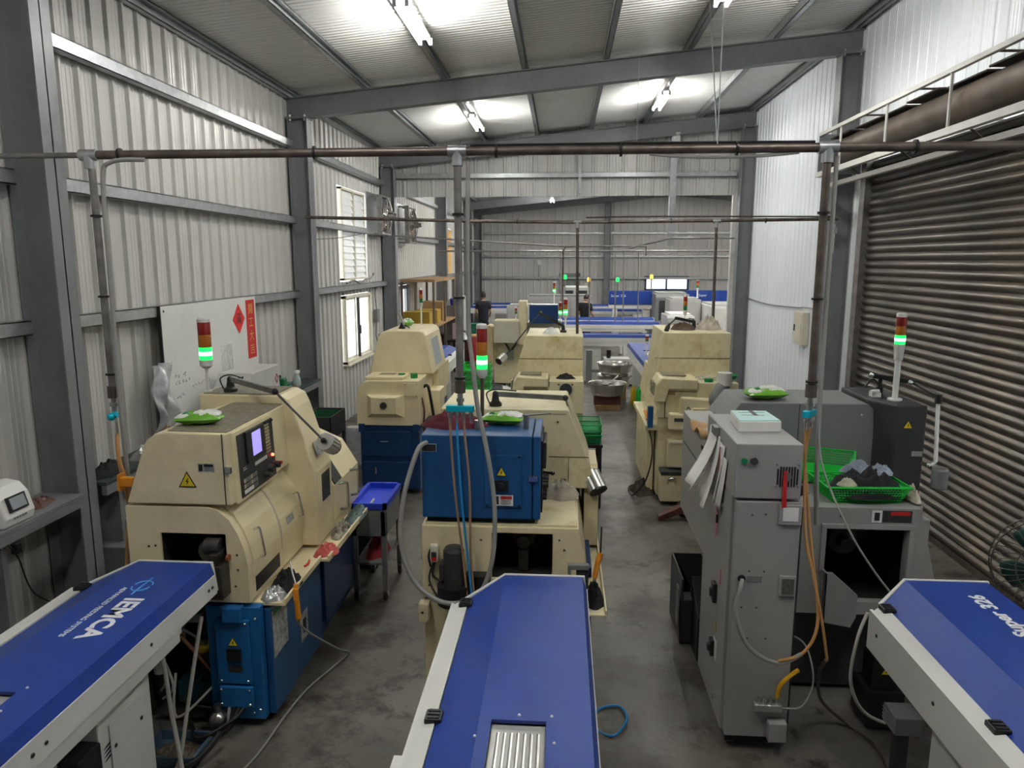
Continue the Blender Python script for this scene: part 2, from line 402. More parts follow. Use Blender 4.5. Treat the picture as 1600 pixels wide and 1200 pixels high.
# roof sheets: 1 m wide along y, fine ribs across
def roof_panel(x0, z0, x1, z1, key):
    if key in PANELS: return PANELS[key]
    prof = rib_profile(1.0, 12, .010, .018, .010)
    b = B(); k = len(prof); vs = [(x0, s_, z0 - d) for s_, d in prof] + [(x1, s_, z1 - d) for s_, d in prof] + [(x0, 0, z0 + .05), (x0, 1, z0 + .05), (x1, 0, z1 + .05), (x1, 1, z1 + .05)]
    b.add(vs, [(i + 1, i, k + i, k + i + 1) for i in range(k - 1)] + [(2 * k, 2 * k + 1, 2 * k + 3, 2 * k + 2)])
    me = b.mesh('roof_panel'); me.materials.append(ROOF); PANELS[key] = me; return me
cl = sroot('ceiling', (0, 0, 0))
for i in range(20):
    y = Y0 - .2 + i; inst(roof_panel(XL - .1, zr(XL - .1), XR + .15, zr(XR + .15), 'r1'), 'roof_panel', (0, y, 0), cl)
cb = sroot('ceiling_far_hall', (0, 0, 0))
for i in range(16):
    y = YG + .03 + i
    inst(roof_panel(XL - .1, zb(XL - .1), 4.6, zb(4.6), 'r2'), 'roof_panel', (0, y, 0), cb)
    inst(roof_panel(4.6, zb(4.6), XB + .1, zb(XB + .1), 'r3'), 'roof_panel', (0, y, 0), cb)

# ------------------------------------------------------------------ steel frame
def ibar(b, p, u, v, h, wd, t=.012):
    """I-section swept between p[0] and p[1]; h along u (web), wd along v (flange)"""
    p0, p1 = Vector(p[0]), Vector(p[1]); u = Vector(u); v = Vector(v)
    def bar(a0, a1, c0, c1):
        q = [u * a0 + v * c0, u * a1 + v * c0, u * a1 + v * c1, u * a0 + v * c1]
        vs = [p0 + x for x in q] + [p1 + x for x in q]; b.hexa(vs)
    bar(-h / 2, -h / 2 + t, -wd / 2, wd / 2); bar(h / 2 - t, h / 2, -wd / 2, wd / 2); bar(-h / 2, h / 2, -t / 2, t / 2)
FR = [-.15, 4.85, 10.0, 15.05]
names = {-.15: 'behind the camera', 4.85: 'nearest the camera', 10.: 'beside the whiteboard', 15.05: 'at the gable sheeting'}
for y in FR:
    for sx, lab in ((-1, 'left'), (1, 'right')):
        x = (XL + .18) if sx < 0 else (XR - .14)
        top = zr(x) - .40
        r = thing('steel_column', f'grey painted steel column against the {"beige" if sx < 0 else "white"} {lab} wall, {names[y]}', 'column', (x, y, 0), 'portal frame columns', 'structure')
        b = B(); ibar(b, ((x, y, .0), (x, y, top)), (1, 0, 0), (0, 1, 0), .27, .20); out(b, 'shaft', COLM, r)
        out(B().box(x - .16, x + .16, y - .13, y + .13, 0, .02), 'base_plate', COLM, r)
        out(B().box(x - .15, x + .15, y - .11, y + .11, top - .0, top + .018), 'cap_plate', COLM, r)
        for dx in (-.10, .10):
            out(B().cyl((x + dx, y - .08, top - .03), (x + dx, y - .08, top + .05), .017, n=6), 'bolt', GALV, r)
    x0, x1 = XL + .02, XR - .0
    b = B(); ibar(b, ((x0, y, zr(x0) - .26), (x1, y, zr(x1) - .26)), (0, 0, 1), (0, 1, 0), .28, .16)
    r = out(b, 'roof_rafter', COLM); tag(r, f'long grey steel roof beam crossing the hall {names[y].replace("beside the whiteboard", "above the second row of machines")}', 'beam', 'roof rafters', 'structure')
PX = [XL + .06 + 1.056 * k for k in range(8)]
for k, x in enumerate(PX):
    b = B(); z = zr(x); x = min(x, XR - .1)
    for a0, a1, c0, c1 in ((-.035, .035, -.012, -.004), (-.035, .035, -.12, -.112), (-.035, -.028, -.12, -.004), (.028, .035, -.03, -.004), (.028, .035, -.12, -.095)):
        b.box(x + a0, x + a1, Y0, YG - .02, z + c0 - .004, z + c1 - .004)
    o = out(b, 'roof_purlin', GALV if k in (0, 1, 2, 6) else COLM); tag(o, f'roof purlin number {k + 1} of eight counted from the left wall, running away under the pale roof', 'purlin', 'roof purlins', 'structure')
# girts on the left wall, bay by bay
GZ = [4.30, 3.30, 2.30]
def girt(name, p0, p1, nrm, lab):
    b = B(); p0 = Vector(p0); p1 = Vector(p1); n = Vector(nrm); z = Vector((0, 0, 1))
    for a0, a1, c0, c1 in ((0, .09, .043, .05), (0, .09, -.05, -.043), (.083, .09, -.05, .05), (0.0, .007, -.05, .05)):
        q = [n * a0 + z * c0, n * a1 + z * c0, n * a1 + z * c1, n * a0 + z * c1]
        b.hexa([p0 + v for v in q] + [p1 + v for v in q])
    return tag(out(b, 'wall_girt', GALV), lab, 'girt', 'wall girts', 'structure')
bays = [(-4.0, -.28, 'behind the camera'), (-.02, 4.72, 'at the left picture edge'), (4.98, 9.87, 'between the two nearest columns'), (10.13, 14.92, 'in the bay with the louvre'), (15.45, 21.4, 'beside the far shelf'), (21.7, 27.4, 'in the far hall'), (27.7, 30.9, 'in the far corner')]
for a, c, lab in bays:
    for gz, gl in zip(GZ, ('upper', 'middle', 'lower')):
        if a < 12 < c and gz == 3.30: pass
        girt('wall_girt', (XL + .035, a, gz), (XL + .035, c, gz), (1, 0, 0), f'{gl} galvanised girt on the left wall {lab}')
girt('wall_girt', (XL + .3, YG - .03, 4.47), (XR - .3, YG - .03, 4.47), (0, -1, 0), 'galvanised girt across the gable sheeting over the far hall')
for gz, gl in ((3.9, 'top'), (2.95, 'middle'), (2.05, 'lower')):
    girt('wall_girt', (XL + .3, YB - .035, gz), (XB - .3, YB - .035, gz), (0, -1, 0), f'{gl} grey girt across the far back wall')
# far hall frame
for y, lab in ((21.55, 'beside the amber louvre'), (27.55, 'near the far left corner'), (30.8, 'in the far left corner')):
    x = XL + .2
    b = B(); ibar(b, ((x, y, 0), (x, y, zb(x) - .4)), (1, 0, 0), (0, 1, 0), .30, .25)
    tag(out(b, 'steel_column', COLM), f'grey steel column of the far hall {lab}', 'column', 'far hall columns', 'structure')
for x in (1.85, 7.3):
    b = B(); ibar(b, ((x, 30.78, 0), (x, 30.78, zb(x) - .36)), (1, 0, 0), (0, 1, 0), .26, .25)
    tag(out(b, 'steel_column', COLM), f'grey steel column on the far back wall {"left of the far blue feeder housing" if x < 3 else "at its right end"}', 'column', 'far hall columns', 'structure')
for y in (21.55, 27.55, 30.78):
    b = B()
    for x0, x1 in ((XL + .05, 4.6), (4.6, XB - .05)):
        ibar(b, ((x0, y, zb(x0) - .27), (x1, y, zb(x1) - .27)), (0, 0, 1), (0, 1, 0), .28, .16)
    tag(out(b, 'roof_rafter', COLM), f'ridged grey roof beam of the far hall {"on the back wall" if y > 30 else "under its roof, " + ("first" if y < 25 else "second") + " behind the gable"}', 'beam', 'far hall rafters', 'structure')
for k in range(8):
    x = XL + .5 + k * 1.15
    b = B(); b.box(x - .035, x + .035, YG + .1, YB - .1, zb(x) - .13, zb(x) - .012)
    tag(out(b, 'roof_purlin', COLM), f'grey purlin of the far hall roof, number {k + 1} from its left wall', 'purlin', 'far hall purlins', 'structure')
# opening trim of the far hall and hanging steel post
tag(out(B().box(3.42, 3.50, YG - .02, YG + .1, 0, 4.1), 'trim_1', WHITEP), 'pale steel trim up the right edge of the opening to the far hall', kind='structure')
hp = thing('hanging_post', 'galvanised channel post hanging from the gable above the far pipes', 'post', (2.18, YG - .2, 3.05), kind='structure')
out(B().box(2.12, 2.24, YG - .25, YG - .13, 3.05, 5.3), 'channel', GALV, hp); out(B().box(2.20, 2.28, YG - .27, YG - .21, 4.75, 5.25), 'cleat', WHITEP, hp)
tag(out(B().box(.30, .36, YG - .16, YG - .09, 4.1, 5.1), 'gable_strut', GALV), 'short galvanised strut on the middle of the gable sheeting', 'post', kind='structure')

# ------------------------------------------------------------------ windows, louvres
def window(name, y0, y1, z0, z1, label, fr=IVORY, sash=True, nb=2):
    r = thing(name, label, None, (XL, (y0 + y1) / 2, z0), kind='structure')
    b = B(); t = .05
    for a0, a1, c0, c1 in ((y0, y1, z0, z0 + t), (y0, y1, z1 - t, z1), (y0, y0 + t, z0, z1), (y1 - t, y1, z0, z1)): b.box(XL - .05, XL + .07, a0, a1, c0, c1)
    out(b, 'window_frame', fr, r, .004)
    n = nb; wd = (y1 - y0 - 2 * t) / n
    for i in range(n):
        a = y0 + t + i * wd; b = B(); s_ = .035; xx = XL + (.02 if i % 2 else -.01)
        for a0, a1, c0, c1 in ((a, a + wd, z0 + t, z0 + t + s_), (a, a + wd, z1 - t - s_, z1 - t), (a, a + s_, z0 + t, z1 - t), (a + wd - s_, a + wd, z0 + t, z1 - t)): b.box(xx - .012, xx + .012, a0, a1, c0, c1)
        o = out(b, 'sash', fr if i else BLACK if False else fr, r, .003)
        out(B().box(xx - .003, xx + .003, a + s_, a + wd - s_, z0 + t + s_, z1 - t - s_), 'pane', FROST, o)
    out(B().box(XL, XL + .10, y0 - .03, y1 + .03, z0 - .03, z0), 'window_sill', fr, r, .004)
    return r
wn = window('window_1', 12.15, 13.86, .98, 2.16, 'ivory framed sliding window left ajar in the left wall below the louvre')
out(B().box(XL + .05, XL + .075, 12.92, 12.99, 1.03, 2.1), 'meeting_stile', BLACK, wn); out(B().box(XL + .07, XL + .10, 12.93, 12.98, 1.45, 1.6), 'latch', BLACK, wn)
b = B()
for q in range(5): b.cyl((XL - .03, 12.3, 1.15 + q * .2), (XL - .03, 12.92, 1.15 + q * .2), .006, n=6)
for q in range(3): b.cyl((XL - .03, 12.42 + q * .2, 1.03), (XL - .03, 12.42 + q * .2, 2.1), .006, n=6)
out(b, 'window_bars', WHITEP, wn)
window('window_2', 15.64, 17.36, 1.47, 2.19, 'bright low window behind the far shelf', COLM)
window('window_3', 24.46, 25.28, 1.22, 2.13, 'narrow bright window under the amber louvre', COLM, nb=1)
window('window_4', 28.86, 29.68, .92, 2.13, 'bright window in the far left corner behind the standing worker', BLACK, nb=1)
def louvre(name, y0, y1, z0, z1, n, mat, label, cols=2):
    r = thing(name, label, None, (XL, (y0 + y1) / 2, z0), kind='structure')
    b = B(); t = .04
    for a0, a1, c0, c1 in ((y0, y1, z0, z0 + t), (y0, y1, z1 - t, z1), (y0, y0 + t, z0, z1), (y1 - t, y1, z0, z1)): b.box(XL - .04, XL + .05, a0, a1, c0, c1)
    if cols == 2: b.box(XL - .03, XL + .055, (y0 + y1) / 2 - .025, (y0 + y1) / 2 + .025, z0, z1)
    out(b, 'louvre_frame', IVORY, r, .003)
    wd = (y1 - y0 - 2 * t) / cols; h = (z1 - z0 - 2 * t) / n; me = None
    for c in range(cols):
        for i in range(n):
            z = z0 + t + i * h; a = y0 + t + c * wd
            if me is None:
                bb = B(); bb.prism([(-.010, h * 1.12), (-.002, h * 1.12), (.045, -.02), (.035, -.02)], 'y', 0, wd)
                me = bb.mesh('slat'); me.materials.append(mat)
            inst(me, 'slat', (XL, a, z), r)
    return r
louvre('window_5', 12.2, 13.66, 2.42, 3.98, 13, WLOUV, 'tall white two column louvre in the left wall above the sliding window')
louvre('window_6', 23.58, 24.42, 2.19, 3.78, 14, YLOUV, 'amber backlit louvre in the far hall left wall', 1)
# small window in the far back wall
wbk = thing('window_7', 'bright two pane blue framed window in the far back wall', None, (4.35, YB, 1.55), kind='structure')
b = B()
for a0, a1, c0, c1 in ((3.45, 5.27, 1.55, 1.60), (3.45, 5.27, 2.06, 2.13), (3.45, 3.52, 1.55, 2.13), (5.2, 5.27, 1.55, 2.13), (4.32, 4.38, 1.55, 2.13)): b.box(a0, a1, YB - .08, YB + .05, c0, c1)
out(b, 'window_frame', BLUED, wbk)
for a in (3.52, 4.38): out(B().box(a, a + .82, YB - .01, YB, 1.6, 2.06), 'pane', FROST, wbk)
db = thing('door_2', 'glazed grey green door in the far back wall under the green light', None, (.3, YB, 0), kind='structure')
b = B()
for a0, a1, c0, c1 in ((-.15, .75, 0, .06), (-.15, .75, 2.15, 2.25), (-.15, -.07, 0, 2.25), (.67, .75, 0, 2.25), (-.15, .75, 1.0, 1.1)): b.box(a0, a1, YB - .07, YB + .03, c0, c1)
out(b, 'door_frame', COLM, db); out(B().box(-.07, .67, YB - .03, YB - .01, 1.1, 2.15), 'pane', M('tinted_door_glass', (.20, .24, .21), .2, var=.3, scale=5), db); out(B().box(-.07, .67, YB - .03, YB - .01, .06, 1.0), 'door_panel', COLM, db)

# ------------------------------------------------------------------ roller door on the right
rd = thing('door_1', 'worn brown grey steel roller shutter door in the right wall', None, (XR - .05, 7.1, 0), kind='structure')
b = B(); pr = []
for k in range(9):
    t = k / 8; pr.append((-.026 * math.sin(math.pi * t), .083 * t))
pr2 = pr + [(.006, .09), (.010, .09), (.010, 0)]
b.prism(pr2, 'y', 5.0, 9.28)
sm = b.mesh('slat', Vector((0, 0, 0))); sm.materials.append(SLAT)
for i in range(43): inst(sm, 'slat', (XR - .05, 0, .06 + i * .09), rd)
out(B().box(XR - .075, XR - .02, 5.0, 9.28, 0, .06), 'bottom_rail', RUST, rd)
out(B().box(XR - .14, XR - .0, 9.22, 9.37, 0, 3.95), 'guide_rail', PIPEG, rd)
out(B().box(XR - .14, XR - .09, 4.9, 5.02, 0, 3.9), 'guide_rail', PIPEG, rd)
out(B().cyl((XR - .36, 4.9, 4.05), (XR - .36, 9.6, 4.05), .16, n=24), 'shutter_roll', RUST, rd)
b = B()
for k in range(7):
    b.box(XR - .50 + .02 * (k % 3), XR - .12, 4.9 + k * .66, 5.5 + k * .66, 4.215 + .012 * (k % 2), 4.23 + .012 * (k % 2))
out(b, 'roll_cover', RUST, rd)
out(B().box(XR - .58, XR - .06, 9.60, 9.63, 3.82, 4.30), 'end_plate', COLM, rd)
rl = thing('rail_frame', 'pale painted rail frame hung in front of the shutter roll', 'rail', (3.2, 7, 3.7))
out(B().box(3.15, 3.19, 4.0, 9.6, 4.27, 4.31), 'top_rail', WHITEP, rl); out(B().box(3.15, 3.21, 4.0, 9.62, 3.78, 3.84), 'lower_rail', WHITEP, rl)
out(B().box(3.30, 3.36, 4.0, 9.62, 3.66, 3.71), 'lower_rail', WHITEP, rl)
for y in (5.3, 6.5, 7.7, 8.9): out(B().cyl((3.17, y, 3.84), (3.17, y, 4.27), .014, n=8), 'post', WHITEP, rl)
for y in (5.9, 7.1, 8.3): out(B().cyl((3.17, y, 4.28), (3.75, y + .12, 4.30), .010, n=6), 'stay_rod', RUST, rl)
for y in (6.2, 7.4, 8.6): out(B().cyl((3.18, y, 3.80), (3.40, y + .1, 3.68), .010, n=6), 'stay_rod', RUST, rl)
lb = thing('wall_latch', 'small white latch bolted on the grey column beside the shutter', 'latch', (3.50, 9.88, 3.0))
out(B().box(3.47, 3.53, 9.86, 9.90, 3.05, 3.22), 'plate', WHITEP, lb, .003); out(B().box(3.50, 3.55, 9.84, 9.87, 3.1, 3.18).cyl((3.52, 9.86, 2.85), (3.52, 9.86, 3.05), .008), 'hook', GALV, lb)

# ------------------------------------------------------------------ fluorescent lamps
def lamp(x, y, z, label, n=2, ln=1.22):
    r = thing('fluorescent_lamp', label, 'ceiling lamp', (x, y, z), 'fluorescent lamps')
    out(B().box(x - .05, x + .05, y - ln / 2, y + ln / 2, z + .03, z + .07), 'batten', WHITE, r, .004)
    for s_ in ((-1, 1) if n == 2 else (0,)):
        xx = x + s_ * .055
        out(B().cyl((xx, y - ln / 2 + .03, z - .01), (xx, y + ln / 2 - .03, z - .01), .0165, n=10), 'tube', TUBEM, r)
        for e in (-1, 1):
            out(B().box(xx - .018, xx + .018, y + e * (ln / 2 - .015) - .016, y + e * (ln / 2 - .015) + .016, z - .03, z + .04), 'lamp_holder', WHITE, r, .003)
    return r
for x, pos in ((-1.57, 'left'), (1.58, 'right')):
    for y, lab in ((2.0, 'overhead of the camera'), (7.45, 'nearest in view'), (12.6, 'behind the main roof beam')):
        lamp(x + (.10 if x < 0 else .0), y, zr(x) - .20, f'lit twin tube fluorescent lamp in the {pos} row, {lab}')
for x in (-.39, 2.9, 6.2, 9.5):  # unseen lamps added to brighten this hall; only the farthest one is in view
    for y in (17.0, 19.4, 21.0, 24.0, 26.3):
        if y > 25 and x > 0: continue
        z = 4.86 if y > 25 else zb(x) - .2
        r = lamp(x, y, z, f'lit fluorescent lamp hanging under the far hall roof, all but the farthest added unseen, {"leftmost" if x < 1 else "second" if x < 4 else "third" if x < 8 else "rightmost"} row, {"nearest" if y < 18 else "second" if y < 20 else "third" if y < 22 else "fourth" if y < 25 else "farthest"}')
        for e in (-.45, .45): out(B().cyl((x, y + e, z + .07), (x, y + e, zb(x) - .01), .006, n=6), 'hanger_rod', GALV, r)
# ------------------------------------------------------------------ shared small builders
from mathutils import noise as mnoise
def keyhole(outer, hole):
    """outer outline with a rectangular hole (x0,x1,z0,z1), joined by a slit"""
    n = len(outer); a = sum(outer[i][0] * outer[(i + 1) % n][1] - outer[(i + 1) % n][0] * outer[i][1] for i in range(n))
    if a < 0: outer = outer[::-1]
    x0, x1, z0, z1 = hole; h = [(x0, z0), (x0, z1), (x1, z1), (x1, z0)]
    k = min(range(n if n else 1), key=lambda i: (outer[i][0] - x0) ** 2 + (outer[i][1] - z0) ** 2)
    outer = outer[k:] + outer[:k]
    return outer + [outer[0]] + h + [h[0]]
def cavity(b, x0, x1, y0, y1, z0, z1):
    v = [(x0, y0, z0), (x1, y0, z0), (x1, y1, z0), (x0, y1, z0), (x0, y0, z1), (x1, y0, z1), (x1, y1, z1), (x0, y1, z1)]
    return b.add(v, [(0, 1, 2, 3), (7, 6, 5, 4), (6, 7, 3, 2), (5, 6, 2, 1), (7, 4, 0, 3)])
def cloth(c, sx, sy, h, seed=0, rot=0., n=18, lump=1.0, top=None):
    b = B(); c = Vector(c); cr, sr = math.cos(rot), math.sin(rot)
    def fn(u, v, low=False):
        a = 2 * math.pi * u; r = v
        wob = 1 + .28 * mnoise.noise(Vector((math.cos(a) * 1.3 + seed, math.sin(a) * 1.3, seed * .7)))
        x = math.cos(a) * r * sx * wob; y = math.sin(a) * r * sy * wob
        q = mnoise.noise(Vector((x * 14 / max(sx * 3, .2) + seed * 3, y * 14 / max(sx * 3, .2), seed))) * .42 + mnoise.noise(Vector((x * 45 + seed, y * 45, seed * 2))) * .16 * min(1, r * 3)
        z = h * max(0.04, (1 - r ** 2.2) * (.75 + q * lump) + .12 * (1 - r))
        return c + Vector((x * cr - y * sr, x * sr + y * cr, z if r < .999 else 0))
    b.grid(lambda u, v: fn(u, v), 28, n)
    b.f = [list(reversed(f)) for f in b.f]
    return b
def rag(name, label, c, sx, sy, h, mat, seed=1, rot=0., cat='cloth', parent=None):
    o = out(cloth(c, sx, sy, h, seed, rot), name, mat, parent)
    return tag(o, label, cat) if not parent else o
def pillow(c, lx, ly, h, rot=0., seed=0, tilt=0., n=14):
    b = B(); R = Matrix.Translation(Vector(c)) @ Matrix.Rotation(rot, 4, 'Z') @ Matrix.Rotation(tilt, 4, 'X')
    for s_ in (1, -1):
        def fn(u, v):
            x, y = (u - .5), (v - .5); e = (1 - (2 * x) ** 4) * (1 - (2 * y) ** 4)
            q = mnoise.noise(Vector((x * 7 + seed, y * 7, s_ + seed))) * .35
            return R @ Vector((x * lx * (1 + .05 * math.cos(y * 9)), y * ly * (1 + .06 * math.cos(x * 7)), h * .5 + s_ * h * .5 * e * (.85 + q) + .02 * q * h))
        o = len(b.f); b.grid(fn, n, n)
        if s_ < 0: b.f[o:] = [list(reversed(f)) for f in b.f[o:]]
    return b
def packet(label, c, rot, lx=.27, ly=.16, h=.075, seed=1):
    r = thing('wipes_packet', label, 'packet', c, 'wet wipes packets')
    out(pillow(c, lx, ly, h, rot, seed), 'wrapper', GREENP, r)
    R = Matrix.Rotation(rot, 3, 'Z'); cc = Vector(c)
    q = cc + R @ Vector((lx * .14, ly * .06, h * .40)); out(pillow(q, lx * .62, ly * .80, h * .68, rot + .1, seed + 3), 'white_panel', WHITEF, r)
    q = cc + R @ Vector((-lx * .27, -ly * .12, h * .36)); out(pillow(q, lx * .34, ly * .55, h * .60, rot - .2, seed + 5), 'print_panel', WHITEF, r)
    q = cc + R @ Vector((-lx * .24, -ly * .15, h * .60)); out(pillow(q, lx * .16, ly * .22, h * .45, rot, seed + 7), 'logo_patch', GREEND, r)
    return r
def stack_light(label, x, y, z0, zl, r=.036, lit='g', seg=.085, pole=.012, pm=WHITEP, group='signal stack lights', cone=False):
    """pole from z0 to zl, then base, green, amber, red, cap"""
    t = thing('stack_light', label, 'signal light', (x, y, z0), group)
    out(B().cyl((x, y, z0), (x, y, zl), pole, n=10), 'pole', pm, t); out(B().cyl((x, y, z0), (x, y, z0 + .012), pole * 2.4, n=12), 'foot', pm, t)
    out(B().lathe([(pole * 1.6, 0), (r, .02), (r, .06)] if not cone else [(pole * 1.4, -.05), (pole * 1.5, 0), (r, .03), (r, .06)], (x, y, zl), 16), 'holder', WHITEP, t)
    z = zl + .06
    for k, (nm, mo, ml) in enumerate((('green_lens', LENSG, LGREEN), ('amber_lens', LENSA, LWARM), ('red_lens', LENSR, LRED))):
        if k == 0 and lit == 'g': glow_span = (z + seg * .28, seg * .44)
        o = out(B().lathe([(r * .96, 0), (r, .004), (r, seg - .004), (r * .96, seg)], (x, y, z), 16), nm, ml if (k == 0 and lit == 'g') or (k == 1 and lit == 'a') else mo, t); z += seg
    out(B().lathe([(r * 1.02, 0), (r * 1.02, .02), (r * .8, .028)], (x, y, z), 16), 'cap', WHITEP, t)
    if lit == 'g': out(B().lathe([(r * .99, 0), (r * 1.012, glow_span[1] * .3), (r * 1.012, glow_span[1] * .7), (r * .99, glow_span[1])], (x, y, glow_span[0]), 16), 'glow_band', LGLOW, t)  # brighter band around the lens, added to imitate its hot centre glow
    return t
def work_lamp(label, base, elbow, head, tip, rh=.05, hl=.12, mat=PIPEG, head_mat=ALU, arm_r=.012, arm2=.008, joint=BLACK):
    """bench lamp: base post, two arms with knuckles and a finned metal head pointing from head to tip"""
    base, elbow, head, tip = map(Vector, (base, elbow, head, tip)); t = thing('work_lamp', label, 'work lamp', base, 'machine work lamps')
    up = base + Vector((0, 0, .085))
    out(B().lathe([(.045, 0), (.045, .02), (.028, .035), (.024, .06), (.02, .085)], base, 16), 'base', BLACK, t)
    out(B().ball(up, .022, n=10, m=8).ball(elbow, .022, n=10, m=8).ball(head, .02, n=10, m=8), 'joint', joint, t)
    d = (elbow - up).normalized(); s_ = d.cross(Vector((0, 0, 1))).normalized(); n_ = s_.cross(d); b = B()
    q = [s_ * .010 + n_ * .018, -s_ * .010 + n_ * .018, -s_ * .010 - n_ * .018, s_ * .010 - n_ * .018]
    b.hexa([up + v for v in q] + [elbow + v for v in q]); out(b, 'upper_arm', mat, t, .003)
    out(B().cyl(elbow, head, arm2, n=10), 'lower_arm', mat, t)
    dd = (tip - head).normalized(); a0 = head + dd * .03; a1 = a0 + dd * hl
    b = B(); u = dd.orthogonal().normalized(); w_ = dd.cross(u); n = 28; vs = []
    for p in (a0, a1):
        for i in range(n):
            r = rh * (1.0 if i % 2 else .90); an = 2 * math.pi * i / n; vs.append(p + (u * math.cos(an) + w_ * math.sin(an)) * r)
    b.add(vs, [(i, (i + 1) % n, n + (i + 1) % n, n + i) for i in range(n)] + [tuple(range(n))[::-1], tuple(range(n, 2 * n))]); out(b, 'lamp_head', head_mat, t)
    out(B().cyl(a1 - dd * .002, a1 + dd * .012, rh * .95, n=20), 'rim', BLACK, t); out(B().cyl(a0 - dd * .006, a0 + dd * .004, rh * .95, n=20), 'rear_cap', head_mat, t)
    out(B().cyl(head, a0, .012), 'neck', joint, t)
    out(B().tube([base + Vector((-.04, -.02, .02)), base + Vector((-.06, -.02, .09)), up + Vector((0, 0, .03)), up + (elbow - up) * .3 + Vector((0, 0, .03))], .005, 6), 'cable', BLACK, t)
    return t
def handle(parent, p0, p1, outv, r=.008, mat=CHROME, name='handle'):
    p0, p1, o_ = Vector(p0), Vector(p1), Vector(outv)
    return out(B().tube([p0, p0 + o_ * .8, p0 + o_ + (p1 - p0) * .12, p0 + o_ + (p1 - p0) * .88, p1 + o_ * .8, p1], r, 8, 4), name, mat, parent)
def plate(parent, name, c, n, wd, ht, mat, t=.002, up=(0, 0, 1), bevel=0):
    n = Vector(n).normalized(); u = Vector(up); r = u.cross(n).normalized(); u = n.cross(r); c = Vector(c); b = B()
    q = [-r * wd / 2 - u * ht / 2, r * wd / 2 - u * ht / 2, r * wd / 2 + u * ht / 2, -r * wd / 2 + u * ht / 2]
    b.hexa([c + v for v in q] + [c + v + n * t for v in q]); return out(b, name, mat, parent, bevel)
def caution(parent, c, n, wd, ht, head=RED, base=WHITE, up=(0, 0, 1), icon=True):
    """small caution sticker with a black hand icon, coloured heading and text lines"""
    o = plate(parent, 'caution_label', c, n, wd, ht, base, .0015, up); n = Vector(n).normalized(); u = Vector(up); r = u.cross(n).normalized(); u = n.cross(r); c = Vector(c)
    plate(o, 'icon', c - r * wd * .33 + n * .0015, n, wd * .24, ht * .78, TEXTK, .001, up)
    plate(o, 'heading', c + r * wd * .16 + u * ht * .26 + n * .0015, n, wd * .56, ht * .3, head, .001, up)
    for k in range(3): plate(o, 'print_line', c + r * wd * .14 - u * ht * (.0 + .16 * k) + n * .0015, n, wd * .5, ht * .05, TEXTK, .001, up)
    return o
def bolts(parent, pts, n, r=.007, mat=CHROME, name='screw'):
    n = Vector(n)
    for p in pts: out(B().cyl(Vector(p), Vector(p) + n * .004, r, r * .7, n=8), name, mat, parent)
def hose(name, label, pts, r, mat, cat='hose', parent=None, n=8, k=7):
    o = out(B().tube(pts, r, n, k), name, mat, parent)
    return o if parent else tag(o, label, cat)

